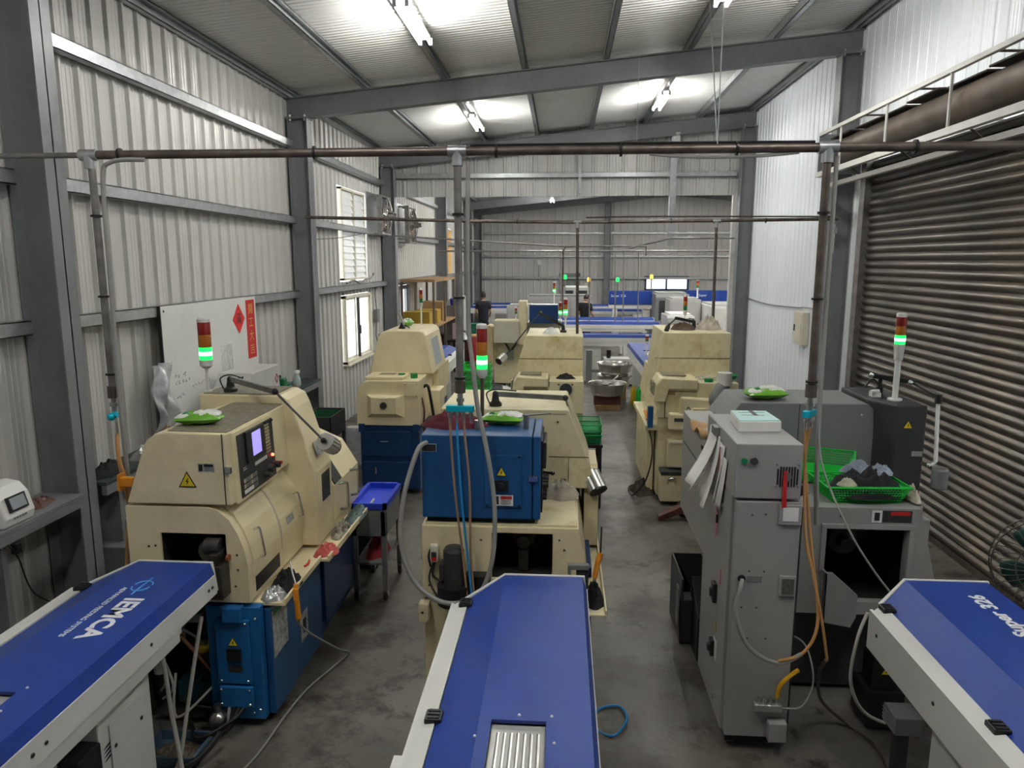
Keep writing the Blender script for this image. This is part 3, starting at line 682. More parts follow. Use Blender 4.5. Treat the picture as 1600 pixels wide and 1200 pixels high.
# ------------------------------------------------------------------ bar feeders
def feeder(label, xr, yf, zt=1.10, length=3.4):
    t = thing('bar_feeder', label, 'bar feeder', (xr - .28, yf - 1.7, 0), 'blue and white bar feeders')
    yb = yf - length; hy0, hy1 = yf - 2.15, yf - 1.23; hx0, hx1 = xr - .365, xr - .165
    b = B(); th = .014
    for a0, a1, c0, c1 in ((xr - .41, xr, hy1, yf), (xr - .41, hx0, hy0, hy1), (hx1, xr, hy0, hy1), (xr - .41, xr, yb, hy0)): b.box(a0, a1, c0, c1, zt - th, zt)
    b.hexa([(xr - .58, yb, zt - .065 - th), (xr - .41, yb, zt - th), (xr - .41, yf, zt - th), (xr - .58, yf - .15, zt - .065 - th), (xr - .58, yb, zt - .065), (xr - .41, yb, zt), (xr - .41, yf, zt), (xr - .58, yf - .15, zt - .065)])
    b.hexa([(xr - .004, yb, zt - .002), (xr, yb, zt), (xr + .022, yb, zt - .065), (xr + .012, yb, zt - .065), (xr - .004, yf, zt - .002), (xr, yf, zt), (xr + .022, yf, zt - .065), (xr + .012, yf, zt - .065)])
    cv = out(b, 'cover', FBLUE, t)
    o = out(B().box(hx0 + .002, hx1 - .002, hy0, hy1, zt - .03, zt - .022), 'inspection_window', CLEARH, t)
    for k in range(7): out(B().cyl((hx0 + .03 + k * .024, hy0 + .01, zt - .022), (hx0 + .03 + k * .024, hy1 - .05, zt - .022), .007, n=6, caps=False), 'roller', ALU, o)
    bolts(cv, [(hx0 - .05, hy1 - .1, zt), (hx0 - .05, hy1 - .4, zt), (hx1 + .03, hy1 - .12, zt), (hx1 + .03, hy1 - .35, zt), (hx0 + .1, hy1 + .03, zt), (hx1 + .02, hy1 + .03, zt)], (0, 0, 1), .006, WHITE)
    # white channel body
    b = B()
    b.hexa([(xr - .585, yb, zt - .09), (xr - .66, yb, zt - .10), (xr - .66, yf - .20, zt - .10), (xr - .585, yf - .155, zt - .09), (xr - .585, yb, zt - .06), (xr - .66, yb, zt - .07), (xr - .66, yf - .22, zt - .07), (xr - .585, yf - .155, zt - .06)])
    b.box(xr - .67, xr - .655, yb, yf - .20, zt - .27, zt - .07)
    b.box(xr - .70, xr - .655, yb, yf - 1.35, zt - .27, zt - .075)
    b.hexa([(xr + .012, yb, zt - .175), (xr + .030, yb, zt - .175), (xr + .030, yf, zt - .175), (xr + .012, yf, zt - .175), (xr + .012, yb, zt - .066), (xr + .026, yb, zt - .066), (xr + .026, yf, zt - .066), (xr + .012, yf, zt - .066)])
    b.box(xr - .06, xr + .014, yb, yf - .38, zt - .255, zt - .17)
    b.box(xr - .64, xr - .02, yb, yf - .3, zt - .25, zt - .22)
    out(b, 'channel_body', FWHITE, t)
    b = B(); b.hexa([(xr - .415, yf, zt - .165), (xr + .03, yf, zt - .165), (xr + .03, yf + .018, zt - .165), (xr - .42, yf + .018, zt - .165), (xr - .415, yf, zt + .004), (xr + .012, yf, zt + .004), (xr + .012, yf + .018, zt + .004), (xr - .42, yf + .018, zt + .004)])
    b.hexa([(xr - .60, yf - .165, zt - .165), (xr - .41, yf, zt - .165), (xr - .415, yf + .018, zt - .165), (xr - .61, yf - .15, zt - .165), (xr - .60, yf - .165, zt - .06), (xr - .41, yf, zt + .004), (xr - .415, yf + .018, zt + .004), (xr - .61, yf - .15, zt - .06)])
    out(b, 'end_rim', FWHITE, t, .004)
    for yy in (yf - .22, yf - 1.15, yf - 2.3):
        h = out(B().box(xr - .625, xr - .56, yy - .035, yy + .035, zt - .075, zt - .045), 'hinge', BLACK, t, .006)
        for k in range(3): out(B().box(xr - .615, xr - .57, yy - .028 + k * .021, yy - .016 + k * .021, zt - .047, zt - .040), 'knuckle', BLACK, h)
    bolts(t, [(xr + .030, yy, zt - .12) for yy in (yf - .05, yf - .09, yf - .65, yf - 1.35, yf - 1.42)], (1, 0, 0), .010, BLACK, 'screw')
    bolts(t, [(xr - .67, yy, zt - .16) for yy in (yf - .3, yf - .85, yf - 1.6)], (-1, 0, 0), .010, BLACK, 'screw')
    for yy in (yf - .75, yf - 2.75):
        s_ = out(B().box(xr - .50, xr - .06, yy - .2, yy + .2, .03, zt - .25), 'stand', FWHITE, t, .006)
        out(B().box(xr - .058, xr - .052, yy - .13, yy + .13, .12, zt - .38), 'stand_panel', FWHITE, s_, .003)
        out(B().box(xr - .52, xr - .04, yy - .24, yy + .24, 0, .03), 'foot_plate', COLM, s_)
        bolts(s_, [(xr - .052, yy - .1, .2), (xr - .052, yy - .1, .6), (xr - .052, yy + .1, .6)], (1, 0, 0), .011, BLACK)
    return t
fl = feeder('blue and white bar feeder lettered IEMCA feeding the left cream lathe', -1.93, 3.66)
fc = feeder('blue and white bar feeder in the middle, unlettered, with a ribbed inspection window', .125, 3.62)
fr_ = feeder('blue and white bar feeder lettered Super 326 feeding the grey machine', 2.225, 3.70)
def is_cover(o): return [c for c in o.children if c.name.startswith('cover')][0]
cvl = is_cover(fl)
text('IEMCA', .135, TEXTW, cvl, (-2.10, 3.03, 1.1005), (0, -1, 0), (1, 0, 0), bold=.004)
text('ADVANCED FEEDING SYSTEMS', .036, TEXTW, cvl, (-2.215, 3.09, 1.1005), (0, -1, 0), (1, 0, 0))
b = B(); b.box(-2.145, -2.138, 3.26, 3.46, 1.1, 1.102); out(b, 'logo_bar', TEXTB, cvl)
for s_ in (-1, 1):
    b = B(); b.tube([(-2.1415 + .045 * math.cos(math.pi * k / 8), 3.36 + s_ * (.012 + .045 * math.sin(math.pi * k / 8)), 1.1003) for k in range(9)], .004, 6, 1, False); out(b, 'logo_arc', TEXTB, cvl)

text('Super 326', .10, TEXTW, is_cover(fr_), (2.08, 3.34, 1.1005), (0, 1, 0), (-1, 0, 0), bold=.003)
# ------------------------------------------------------------------ left cream lathe (front row)
L1 = thing('cnc_lathe', 'cream automatic lathe with lavender screen on a bright blue base, front left', 'lathe', (-2.1, 4.7, 0), 'cream automatic lathes')
prof = [(-2.48, .80), (-1.78, .80), (-1.78, 1.03), (-1.795, 1.12), (-1.83, 1.22), (-1.875, 1.30), (-1.94, 1.355), (-1.99, 1.37), (-2.48, 1.37)]
hole = (-2.285, -1.90, .90, 1.215)
b = B().prism(keyhole(prof, hole), 'y', 3.80, 4.16).prism(prof, 'y', 4.16, 4.72); body = out(b, 'headstock_body', CREAM, L1)
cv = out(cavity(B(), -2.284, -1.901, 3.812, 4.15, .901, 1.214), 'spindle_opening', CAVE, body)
out(B().cyl((-2.02, 3.86, 1.09), (-2.02, 4.15, 1.09), .055, n=20).cyl((-2.02, 3.84, 1.09), (-2.02, 3.86, 1.09), .07, .07, n=20), 'spindle', STEEL, L1)
out(B().box(-1.99, -1.89, 3.70, 3.84, .86, 1.06).box(-1.97, -1.92, 3.72, 3.86, 1.06, 1.12).cyl((-2.02, 3.80, 1.14), (-1.93, 3.80, 1.14), .05, n=16), 'bar_guide', M('greasy_cast_iron', (.06, .055, .05), .45, .5, var=.5, scale=14), L1, .004)
out(B().cyl((-1.89, 3.78, 1.08), (-1.875, 3.78, 1.08), .022, n=12), 'guide_knob', M('copper_red', (.35, .12, .06), .4, .4), L1)
bolts(body, [(-2.36, 3.80, 1.13), (-2.32, 3.80, 1.135), (-2.31, 3.80, .99), (-1.84, 3.80, 1.09), (-1.84, 3.80, 1.0), (-1.86, 3.8, .9)], (0, -1, 0), .007, BLACK, 'hole_plug')
# control cabinet on top
cp = [(-2.47, 1.385), (-1.85, 1.385), (-1.865, 1.80), (-2.21, 1.805), (-2.27, 1.795), (-2.325, 1.755), (-2.35, 1.70)]
cab = out(B().prism(cp, 'y', 3.80, 4.67), 'control_cabinet', CREAM, L1, .008)
out(B().prism([(-2.21, 1.806), (-1.868, 1.801), (-1.868, 1.8045), (-2.21, 1.8095)], 'y', 3.83, 4.655), 'oily_top', M('oily_grey_film', (.20, .17, .125), .4, var=.4, scale=30), cab)
tri_sign(cab, (-2.10, 3.80, 1.525), .095, (0, -1, 0)); caution(cab, (-1.985, 3.80, 1.605), (0, -1, 0), .095, .05, BLACK, SILVERL)
out(B().box(-1.875, -1.835, 3.785, 3.80, 1.575, 1.615), 'latch', CHROME, cab, .004)
out(B().box(-1.885, -1.880, 3.797, 3.80, 1.39, 1.80), 'door_seam', BLACK, cab)
# operator panel, on the right side of the cabinet
PXX = -1.842
def px_(y, z): return (-1.853 - .036 * (z - 1.385), y, z)
def pan(parent, name, y0, y1, z0, z1, mat, d0, d1, bevel=0):
    b = B(); v = []
    for d in (d0, d1):
        v += [Vector(px_(y, z)) + Vector((d, 0, 0)) for y, z in ((y0, z0), (y1, z0), (y1, z1), (y0, z1))]
    b.hexa(v); return out(b, name, mat, parent, bevel)
fp = pan(cab, 'operator_panel', 3.86, 4.43, 1.375, 1.79, CREAM, 0, .018, .004)
blk = pan(L1, 'keyboard_panel', 3.90, 4.40, 1.395, 1.765, CHAR, .017, .024)
pan(blk, 'screen_bezel', 3.99, 4.24, 1.575, 1.765, BLACK, .024, .036, .004); pan(blk, 'screen', 4.065, 4.185, 1.605, 1.745, SCREEN, .035, .0385)
for r_ in range(6): pan(blk, 'soft_key', 4.275, 4.335, 1.735 - r_ * .022, 1.75 - r_ * .022, M('tan_key', (.42, .34, .2), .5) if r_ == 0 else MATS['tan_key'], .024, .029)
for r_ in range(3):
    for c_ in range(3): pan(blk, 'key', 4.275 + c_ * .024, 4.292 + c_ * .024, 1.585 - r_ * .02 + .02, 1.597 - r_ * .02 + .02, MATS['tan_key'], .024, .028)
for c_ in range(6): pan(blk, 'white_key', 4.10 + c_ * .03, 4.122 + c_ * .03, 1.535, 1.555, WHITE, .024, .028)
for r_ in range(3):
    for c_ in range(6): pan(blk, 'grey_key', 3.93 + c_ * .032, 3.953 + c_ * .032, 1.41 + r_ * .033, 1.432 + r_ * .033, WHITE if (r_ == 0 and c_ < 4) else GREYD if c_ % 3 else MATS['tan_key'], .024, .028)
def knob(y, z, r, mat, ln=.03):
    p = Vector(px_(y, z)) + Vector((.024, 0, 0)); return out(B().cyl(p, p + Vector((ln, 0, 0)), r, r * .85, n=16), 'knob', mat, blk)
knob(4.30, 1.46, .028, BLACK); knob(4.36, 1.47, .024, BLACK, .045); knob(4.24, 1.435, .02, BLACK); knob(4.355, 1.535, .010, LRED, .012); knob(4.385, 1.475, .012, RED, .05)
for k in range(4): knob(4.28 + .03 * k, 1.757, .009, BLACK, .016)
for k in range(2): pan(blk, 'print_line', 3.94, 3.98 + .01 * k, 1.56 - k * .012, 1.564 - k * .012, TEXTW, .024, .0245)
# side doors of the headstock with curved shoulder
def shoulder(y0, y1, off, name, mat, par, i0=2, i1=7, z_low=None):
    pts = [Vector((p[0], p[1])) for p in prof[i0:i1 + 1]]
    if z_low is not None: pts = [Vector((-1.78, z_low))] + pts
    o_ = []
    for i, p in enumerate(pts):
        d = (pts[min(i + 1, len(pts) - 1)] - pts[max(i - 1, 0)]).normalized(); o_.append(p + Vector((d.y, -d.x)) * off)
    return out(B().prism([tuple(p) for p in pts] + [tuple(p) for p in o_[::-1]], 'y', y0, y1), name, mat, par)
d1 = shoulder(3.86, 4.27, .010, 'access_door', CREAM, L1, z_low=.94); d2 = shoulder(4.285, 4.66, .014, 'access_door', CREAM, L1, z_low=.94)
shoulder(4.27, 4.285, .012, 'door_seal', CREAMG, L1, z_low=.94)
handle(d1, (-1.80, 3.95, 1.19), (-1.775, 3.95, 1.02), (.035, 0, .012)); handle(d2, (-1.80, 4.58, 1.20), (-1.772, 4.58, 1.04), (.035, 0, .012))
plate(d2, 'name_label', (-1.772, 4.44, 1.08), (1, 0, .12), .11, .05, SILVERL)
plate(body, 'type_plate', (-1.78, 4.07, .875), (1, 0, 0), .36, .09, DARKL, .003)
# tall splash guard in the middle and work area cover behind it
pm = [(-2.45, .80), (-1.665, .80), (-1.665, 1.32), (-1.80, 1.765), (-1.83, 1.83), (-1.89, 1.86), (-2.45, 1.865)]
mid = out(B().prism(pm, 'y', 4.66, 5.0), 'splash_guard', CREAM, L1, .012)
out(B().box(-2.42, -1.92, 4.67, 4.98, 1.862, 1.868), 'oily_top', MATS['oily_grey_film'], mid)
plate(mid, 'name_label', (-1.70, 4.84, 1.46), (1, 0, .3), .14, .10, SILVERL); plate(mid, 'instruction_label', (-1.665, 4.86, 1.18), (1, 0, 0), .17, .20, CHAR, .002)
out(B().cyl((-1.663, 4.88, 1.2), (-1.661, 4.88, 1.2), .05, n=16), 'label_icon', BLACK, mid)
pw = [(-2.42, .76), (-1.68, .76), (-1.66, .86), (-1.66, 1.12), (-1.78, 1.32), (-2.0, 1.42), (-2.42, 1.46)]
wk = out(B().prism(pw, 'y', 5.0, 5.66), 'work_area_cover', CREAM, L1, .012)
out(B().prism([(-1.655, 1.13), (-1.773, 1.328), (-1.779, 1.322), (-1.661, 1.12)], 'y', 5.04, 5.20), 'viewing_slot', BLACK, wk)
handle(wk, (-1.66, 5.14, 1.10), (-1.66, 5.14, .90), (.05, .04, 0), .011); handle(wk, (-1.66, 5.42, 1.12), (-1.66, 5.42, .92), (.05, .04, 0), .011)
# blue base
base = out(B().box(-2.45, -1.72, 4.45, 5.62, .06, .76), 'base_casting', BLUED, L1, .006)
out(B().box(-1.73, -1.69, 3.86, 4.74, .06, .735), 'side_door', BLUE, L1, .006)
out(B().box(-1.73, -1.67, 4.76, 5.62, .18, .735), 'side_door', BLUED, L1, .006)
plate(L1, 'instruction_sheet', (-1.69, 3.99, .56), (1, 0, 0), .22, .30, SILVERL); plate(L1, 'sheet_heading', (-1.6875, 3.99, .69), (1, 0, 0), .20, .03, GREEND)
plate(L1, 'instruction_sheet', (-1.69, 4.38, .36), (1, 0, 0), .13, .19, SILVERL); plate(L1, 'sheet_icon', (-1.6875, 4.38, .36), (1, 0, 0), .05, .10, BLACK)
out(B().box(-2.05, -1.73, 3.80, 3.86, .06, .77), 'front_frame', BLUEB, L1, .004)
fpn = out(B().box(-1.99, -1.79, 3.77, 3.80, .30, .70), 'electric_panel', BLUEB, L1, .006); out(B().box(-1.98, -1.78, 3.755, 3.78, .16, .29), 'cable_cover', BLUEB, L1, .006)
out(B().box(-1.93, -1.82, 3.74, 3.80, .70, .79), 'cable_box', BLUEB, L1, .006)
bolts(fpn, [(-1.97, 3.77, .32), (-1.81, 3.77, .32), (-1.81, 3.77, .68), (-1.97, 3.755, .27), (-1.80, 3.755, .27), (-1.97, 3.755, .18), (-1.80, 3.755, .18)], (0, -1, 0), .009)
bolts(L1, [(-1.76, 3.80, .70), (-1.76, 3.80, .12), (-1.8, 3.80, .1), (-1.95, 3.8, .10)], (0, -1, 0), .009)
tri_sign(fpn, (-1.885, 3.77, .565), .06, (0, -1, 0)); plate(fpn, 'isolator', (-1.88, 3.77, .49), (0, -1, 0), .085, .08, BLACK, .015); plate(fpn, 'rating_plate', (-1.88, 3.77, .40), (0, -1, 0), .085, .04, DARKL)
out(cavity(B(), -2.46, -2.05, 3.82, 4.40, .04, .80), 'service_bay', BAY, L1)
out(B().cyl((-2.16, 4.08, .10), (-2.16, 4.08, .40), .10, n=20).box(-2.26, -2.06, 3.98, 4.18, .40, .46).box(-2.22, -2.10, 4.0, 4.12, .46, .62), 'hydraulic_pump', M('oily_black_iron', (.055, .048, .04), .35, .4, var=.5, scale=10), L1, .004)
out(B().lathe([(.045, 0), (.05, .01), (.05, .03), (.035, .045)], (-2.15, 3.93, .42), 16), 'filler_cap', YELLOW, L1)
out(B().box(-2.36, -2.24, 3.90, 4.05, .50, .62), 'valve_block', STEEL, L1, .006); out(B().cyl((-2.30, 3.90, .56), (-2.30, 3.80, .56), .03, n=16).cyl((-2.30, 3.84, .56), (-2.30, 3.82, .56), .04, n=6), 'pipe_union', CHROME, L1); out(B().box(-2.22, -2.10, 3.84, 3.95, .64, .70), 'grey_bracket', GREYD, L1, .006); out(B().cyl((-2.25, 3.80, .62), (-2.05, 3.86, .30), .012, n=10), 'copper_pipe', M('copper_pipe', (.40, .20, .10), .35, .8), L1)
out(B().cyl((-2.42, 3.9, .12), (-2.42, 3.9, .55), .035, n=12), 'filter_bottle', BLACK, L1); out(B().cyl((-2.42, 3.9, .28), (-2.42, 3.9, .36), .037, n=12), 'filter_ring', WHITE, L1)
out(B().box(-2.32, -2.10, 3.9, 4.3, .08, .22), 'oil_tank', M('teal_enamel', (.01, .07, .09), .4, var=.3), L1, .008)
out(B().ball((-1.98, 3.72, .10), .055, .055, .06).cyl((-1.98, 3.72, .14), (-1.98, 3.72, .2), .02), 'oil_cup', STEEL, L1)
for k, (a, c, e) in enumerate((((-2.05, 3.82, .25), (-2.22, 3.7, .12), (-2.3, 3.86, .30)), ((-2.1, 3.9, .32), (-2.2, 3.75, .2), (-2.05, 3.8, .12)), ((-2.35, 3.92, .5), (-2.2, 3.8, .62), (-2.12, 3.92, .45)), ((-2.4, 3.88, .5), (-2.28, 3.72, .35), (-2.4, 3.86, .18)), ((-2.4, 3.87, .45), (-2.25, 3.74, .3), (-2.38, 3.84, .14)))):
    out(B().tube([a, c, e], .008, 6), 'bay_hose', (HOSEW, BLACK, HOSEG, HOSEW, HOSEW)[k], L1)
for k in range(4): out(B().tube([(-1.93 + .03 * k, 3.77, .16), (-1.94 + .02 * k, 3.70, .06 + .02 * k), (-2.05, 3.66 - .02 * k, .02 + .015 * k), (-2.2, 3.8, .03 + .02 * k)], .010, 6), 'power_cable', BLACK if k else HOSEG, L1)
out(B().box(-2.46, -1.60, 3.86, 5.70, .755, .775).box(-1.61, -1.54, 4.5, 5.70, .755, .775).box(-1.61, -1.595, 3.86, 4.5, .775, .80).box(-1.555, -1.54, 4.5, 5.70, .775, .80), 'chip_tray', CREAM, L1, .004)
for x in (-2.3, -1.8):
    for y in (4.55, 5.5): out(B().cyl((x, y, 0), (x, y, .06), .035, n=12), 'levelling_foot', COLM, L1)
stack_light('signal stack with lit green lens in front of the whiteboard', -2.41, 4.72, 1.868, 2.03, .042, seg=.085)
work_lamp('finned chrome lamp on a jointed arm over the left cream lathe', (-2.26, 4.74, 1.8690), (-1.83, 4.45, 1.925), (-1.60, 4.66, 1.555), (-1.58, 4.86, 1.45), .062, .14)
packet('green and white wipes packet on the left cream lathe', (-2.12, 4.02, 1.806), .25)
pn = thing('waste_pan', 'shallow blue drip pan of oily chips on the floor before the left lathe', 'pan', (-2.14, 3.55, 0))
b = B(); b.box(-2.30, -1.98, 3.42, 3.66, 0, .012)
for a in ((-2.30, -1.98, 3.42, 3.432), (-2.30, -1.98, 3.648, 3.66), (-2.30, -2.288, 3.42, 3.66), (-1.992, -1.98, 3.42, 3.66)): b.box(*a, 0, .07)
out(b, 'pan', M('dull_blue_pan', (.09, .16, .23), .45, var=.2), pn); out(cloth((-2.14, 3.54, .012), .13, .10, .05, 4), 'chips', SWARF, pn)
# things lying on the left tray
rag('black_rag', 'crumpled black rag on the left lathe tray', (-1.68, 4.10, .775), .085, .13, .10, CLOTHB, 2)
tag(out(cloth((-1.70, 3.94, .775), .07, .08, .07, 9), 'plastic_bag', BAG), 'crumpled clear plastic bag at the front of the left tray', 'bag')
rag('red_rag', 'faded red rag hanging over the left tray edge', (-1.60, 4.62, .775), .08, .12, .06, CLOTHP, 5)
rag('striped_rag', 'black and white striped rag on the left tray', (-1.60, 4.98, .775), .065, .15, .085, M('striped_cloth', (.30, .28, .22), .9, var=.95, scale=28, bump=.5), 6)
rag('grey_rag', 'grey green rag at the back of the left tray', (-1.60, 5.36, .775), .07, .22, .07, CLOTHG, 7)
ag = thing('air_gun', 'orange air blow gun hanging on the left tray edge', 'air gun', (-1.575, 3.98, .60))
out(B().tube([(-1.575, 3.98, .84), (-1.575, 3.975, .80), (-1.57, 3.97, .72), (-1.57, 3.98, .62)], [.014, .018], 10), 'grip', ORANGE, ag); out(B().tube([(-1.575, 3.98, .84), (-1.60, 4.0, .90), (-1.62, 4.02, .97)], .005, 6), 'nozzle', CHROME, ag)
out(B().cyl((-1.57, 3.98, .62), (-1.57, 3.98, .59), .012), 'coupling', STEEL, ag); out(B().box(-1.585, -1.555, 3.95, 3.965, .74, .82), 'trigger', ORANGE, ag, .004)
hose('air_hose', 'thin grey air hose trailing on the floor beside the left blue base', [(-1.57, 3.98, .585), (-1.54, 4.1, .45), (-1.5, 4.5, .12), (-1.48, 4.65, .012), (-1.52, 4.5, .012), (-1.62, 4.2, .012), (-1.66, 3.9, .012), (-1.69, 3.5, .012), (-1.8, 3.2, .012)], .007, HOSEG)
hose('red_scraps', 'small red plastic scraps on the left tray', [(-1.66, 4.36, .783), (-1.65, 4.40, .785), (-1.66, 4.45, .783)], .008, RED, 'scrap')

# ------------------------------------------------------------------ middle lathe with blue head (front row)
C1 = thing('cnc_lathe', 'cream lathe with a blue control head and a hose manifold, front middle', 'lathe', (-.35, 4.8, 0), 'cream automatic lathes')
pc = [(-.83, .72), (.19, .72), (.155, .98), (.115, 1.185), (-.83, 1.185)]
b = B().prism(keyhole(pc, (-.405, -.04, .86, 1.145)), 'y', 4.10, 4.50).prism(pc, 'y', 4.5, 5.6); body = out(b, 'headstock_body', CREAM, C1, .006)
out(cavity(B(), -.404, -.041, 4.112, 4.49, .861, 1.144), 'spindle_opening', CAVE, body)
out(B().cyl((-.22, 4.3, 1.05), (-.22, 4.48, 1.05), .07, n=20).cyl((-.22, 4.2, 1.05), (-.22, 4.3, 1.05), .04, n=16).box(-.25, -.19, 4.2, 4.3, .87, 1.0), 'spindle', MATS['oily_black_iron'], C1)
out(B().box(-.825, .16, 4.12, 5.6, .05, .715), 'base_casting', CREAM, C1, .006)
out(B().box(-.82, .10, 4.114, 4.12, .708, .722), 'seam', BLACK, C1)
bk = out(B().prism([(-.85, .58), (-.80, .58), (-.785, .60), (-.785, .70), (-.85, .70)], 'y', 4.05, 4.12), 'lifting_bracket', CREAM, C1, .006); bolts(bk, [(-.825, 4.05, .645)], (0, -1, 0), .009, BLACK)
bolts(body, [(-.47, 4.10, 1.10), (.0, 4.10, 1.11), (.03, 4.10, 1.05), (-.79, 4.1, .8)], (0, -1, 0), .006, BLACK, 'hole_plug')
out(B().box(-.81, .105, 4.12, 4.9, 1.185, 1.20), 'deck', CREAMD, C1, .004)
out(B().box(-.80, -.15, 4.14, 4.6, 1.20, 1.235), 'shadow_gap', BLACK, C1)
hd = out(B().box(-.82, -.165, 4.10, 4.62, 1.235, 1.742), 'control_head', BLUE, C1, .006)
out(B().box(-.160, -.115, 4.10, 4.60, 1.235, 1.742), 'operator_door', BLUE, C1, .006)
ip = out(B().box(-.445, -.225, 4.090, 4.10, 1.31, 1.63), 'inspection_door', BLUE, hd, .003); bolts(ip, [(-.43, 4.09, 1.62), (-.24, 4.09, 1.62), (-.43, 4.09, 1.32), (-.24, 4.09, 1.32)], (0, -1, 0), .008, BLACK)
tri_sign(ip, (-.345, 4.09, 1.525), .06, (0, -1, 0)); plate(ip, 'isolator', (-.345, 4.09, 1.445), (0, -1, 0), .085, .065, BLACK, .012); caution(ip, (-.335, 4.088, 1.355), (0, -1, 0), .12, .065)
out(B().cyl((-.345, 4.078, 1.45), (-.345, 4.068, 1.45), .016), 'isolator_knob', CHAR, ip)
plate(hd, 'rating_plate', (-.775, 4.10, 1.665), (0, -1, 0), .085, .042, DARKL); plate(hd, 'plate_border', (-.775, 4.1005, 1.665), (0, -1, 0), .09, .047, WHITE, .001)
out(B().box(-.185, -.13, 4.085, 4.10, 1.47, 1.505), 'latch', CHROME, hd, .006)
op = out(B().box(-.115, -.105, 4.16, 4.55, 1.26, 1.70), 'operator_panel', BLACK, C1); out(B().box(-.105, -.085, 4.2, 4.48, 1.52, 1.68), 'screen_bezel', CHAR, op, .004)
for k in range(4): out(B().cyl((-.105, 4.2 + .07 * k, 1.42), (-.07, 4.2 + .07 * k, 1.42), .018, .014, n=10).cyl((-.105, 4.2 + .07 * k, 1.34), (-.08, 4.2 + .07 * k, 1.34), .014), 'knob', BLACK, op)
out(B().cyl((-.105, 4.3, 1.47), (-.05, 4.28, 1.47), .008).ball((-.045, 4.28, 1.47), .014), 'joystick', BLACK, op)
ph = [(-.83, 1.19), (.24, 1.19), (.235, 1.24), (.20, 1.36), (.055, 1.735), (.045, 1.745), (-.83, 1.745)]
hood = out(B().prism(ph, 'y', 4.86, 5.62), 'splash_hood', CREAMD, C1, .006)
out(B().box(-.08, .195, 4.857, 4.861, 1.412, 1.418).box(.055, .06, 4.857, 4.861, 1.2, 1.412).box(-.06, .035, 4.857, 4.861, 1.715, 1.718), 'panel_seam', M('brown_seam', (.18, .13, .07), .6), hood); bolts(hood, [(.03, 4.86, 1.25), (-.02, 4.86, 1.66)], (0, -1, 0), .008, BLACK)
sd = out(B().prism([(4.9, .76), (5.62, .76), (5.62, 1.2), (5.5, 1.3), (5.1, 1.3), (4.9, 1.15)], 'x', .17, .27), 'side_cover', CREAM, C1, .006)
out(B().box(.165, .21, 4.42, 5.6, .12, .80), 'side_door', BLUED, C1, .004)
out(B().box(.12, .28, 3.92, 5.62, .722, .735).box(.268, .28, 3.92, 5.62, .735, .76), 'chip_tray', CREAMD, C1, .003)
for x in (-.7, .05):
    for y in (4.3, 5.45): out(B().cyl((x, y, 0), (x, y, .05), .035, n=12), 'levelling_foot', COLM, C1)
pu = out(B().cyl((-.625, 4.03, .73), (-.625, 4.03, .85), .10, n=24), 'coolant_pump', BLACK, C1); out(B().cyl((-.625, 4.03, .85), (-.625, 4.03, 1.06), .062, n=20).lathe([(.062, 0), (.05, .02), (.02, .024)], (-.625, 4.03, 1.06), 20), 'pump_motor', CHAR, pu); out(B().box(-.71, -.68, 4.0, 4.09, .88, .98), 'terminal_box', CHAR, pu, .006)
out(B().box(-.56, -.41, 4.02, 4.12, .74, .90), 'pump_block', BLACK, C1, .006)
sw = out(B().box(-.775, -.725, 4.065, 4.10, .96, 1.075), 'switch_box', IVORY, C1, .012); out(B().box(-.765, -.735, 4.058, 4.066, 1.015, 1.03).box(-.765, -.735, 4.055, 4.066, 1.002, 1.014), 'switch_on', CHAR, sw); out(B().box(-.765, -.735, 4.055, 4.066, .978, 1.0), 'switch_off', RED, sw)
out(B().tube([(-.75, 4.09, .96), (-.76, 4.07, .88), (-.70, 4.06, .85), (-.68, 4.05, .9)], .007).tube([(-.755, 4.09, .96), (-.78, 4.06, .85), (-.70, 4.0, .74)], .006).tube([(-.765, 4.09, 1.06), (-.785, 4.08, 1.0), (-.775, 4.08, .93)], .006), 'switch_cable', BLACK, C1)
hose('machine_conduit', None, [(-.785, 4.09, 1.70), (-.83, 4.02, 1.66), (-.90, 3.95, 1.4), (-.915, 3.92, 1.15), (-.84, 3.9, .92), (-.66, 3.88, .80), (-.47, 3.88, .85), (-.385, 3.9, 1.05), (-.37, 3.93, 1.35), (-.41, 3.97, 1.65), (-.47, 3.98, 1.95), (-.50, 4.0, 2.2)], .014, HOSEG, parent=C1)
stack_light('signal stack with lit green lens on the blue control head', -.50, 4.50, 1.742, 2.02, .034, seg=.085, pm=PIPE)
work_lamp('striped grey lamp on a jointed arm over the middle lathe', (-.46, 4.98, 1.7455), (.03, 5.02, 1.80), (.20, 4.95, 1.30), (.255, 4.87, 1.20), .068, .135)
packet('green and white wipes packet on the blue control head', (-.36, 4.42, 1.7425), -.12, seed=8)
rag('maroon_rag', 'crumpled maroon cloth on the blue control head', (-.66, 4.36, 1.7425), .19, .13, .095, CLOTHR, 11)
tw = thing('clamp_wrench', 'steel handled wrench standing on the blue control head', 'wrench', (-.21, 4.3, 1.742)); out(B().cyl((-.21, 4.3, 1.7425), (-.21, 4.3, 1.83), .017, n=12), 'shank', STEEL, tw); out(B().cyl((-.23, 4.3, 1.825), (-.06, 4.38, 1.825), .007), 'bar', STEEL, tw)
tag(out(B().cyl((-.505, 4.26, 1.7425), (-.505, 4.26, 1.80), .018, n=14), 'metal_cup', STEEL), 'small metal cup beside the wipes on the blue control head', 'cup')
rag('white_rag', 'dirty white cloth bundled on the middle lathe deck', (.0, 4.66, 1.2005), .13, .11, .12, CLOTHW, 13)
rag('black_glove', 'black work glove draped on the middle lathe tray', (.21, 4.10, .736), .065, .12, .12, CLOTHB, 14, cat='glove')
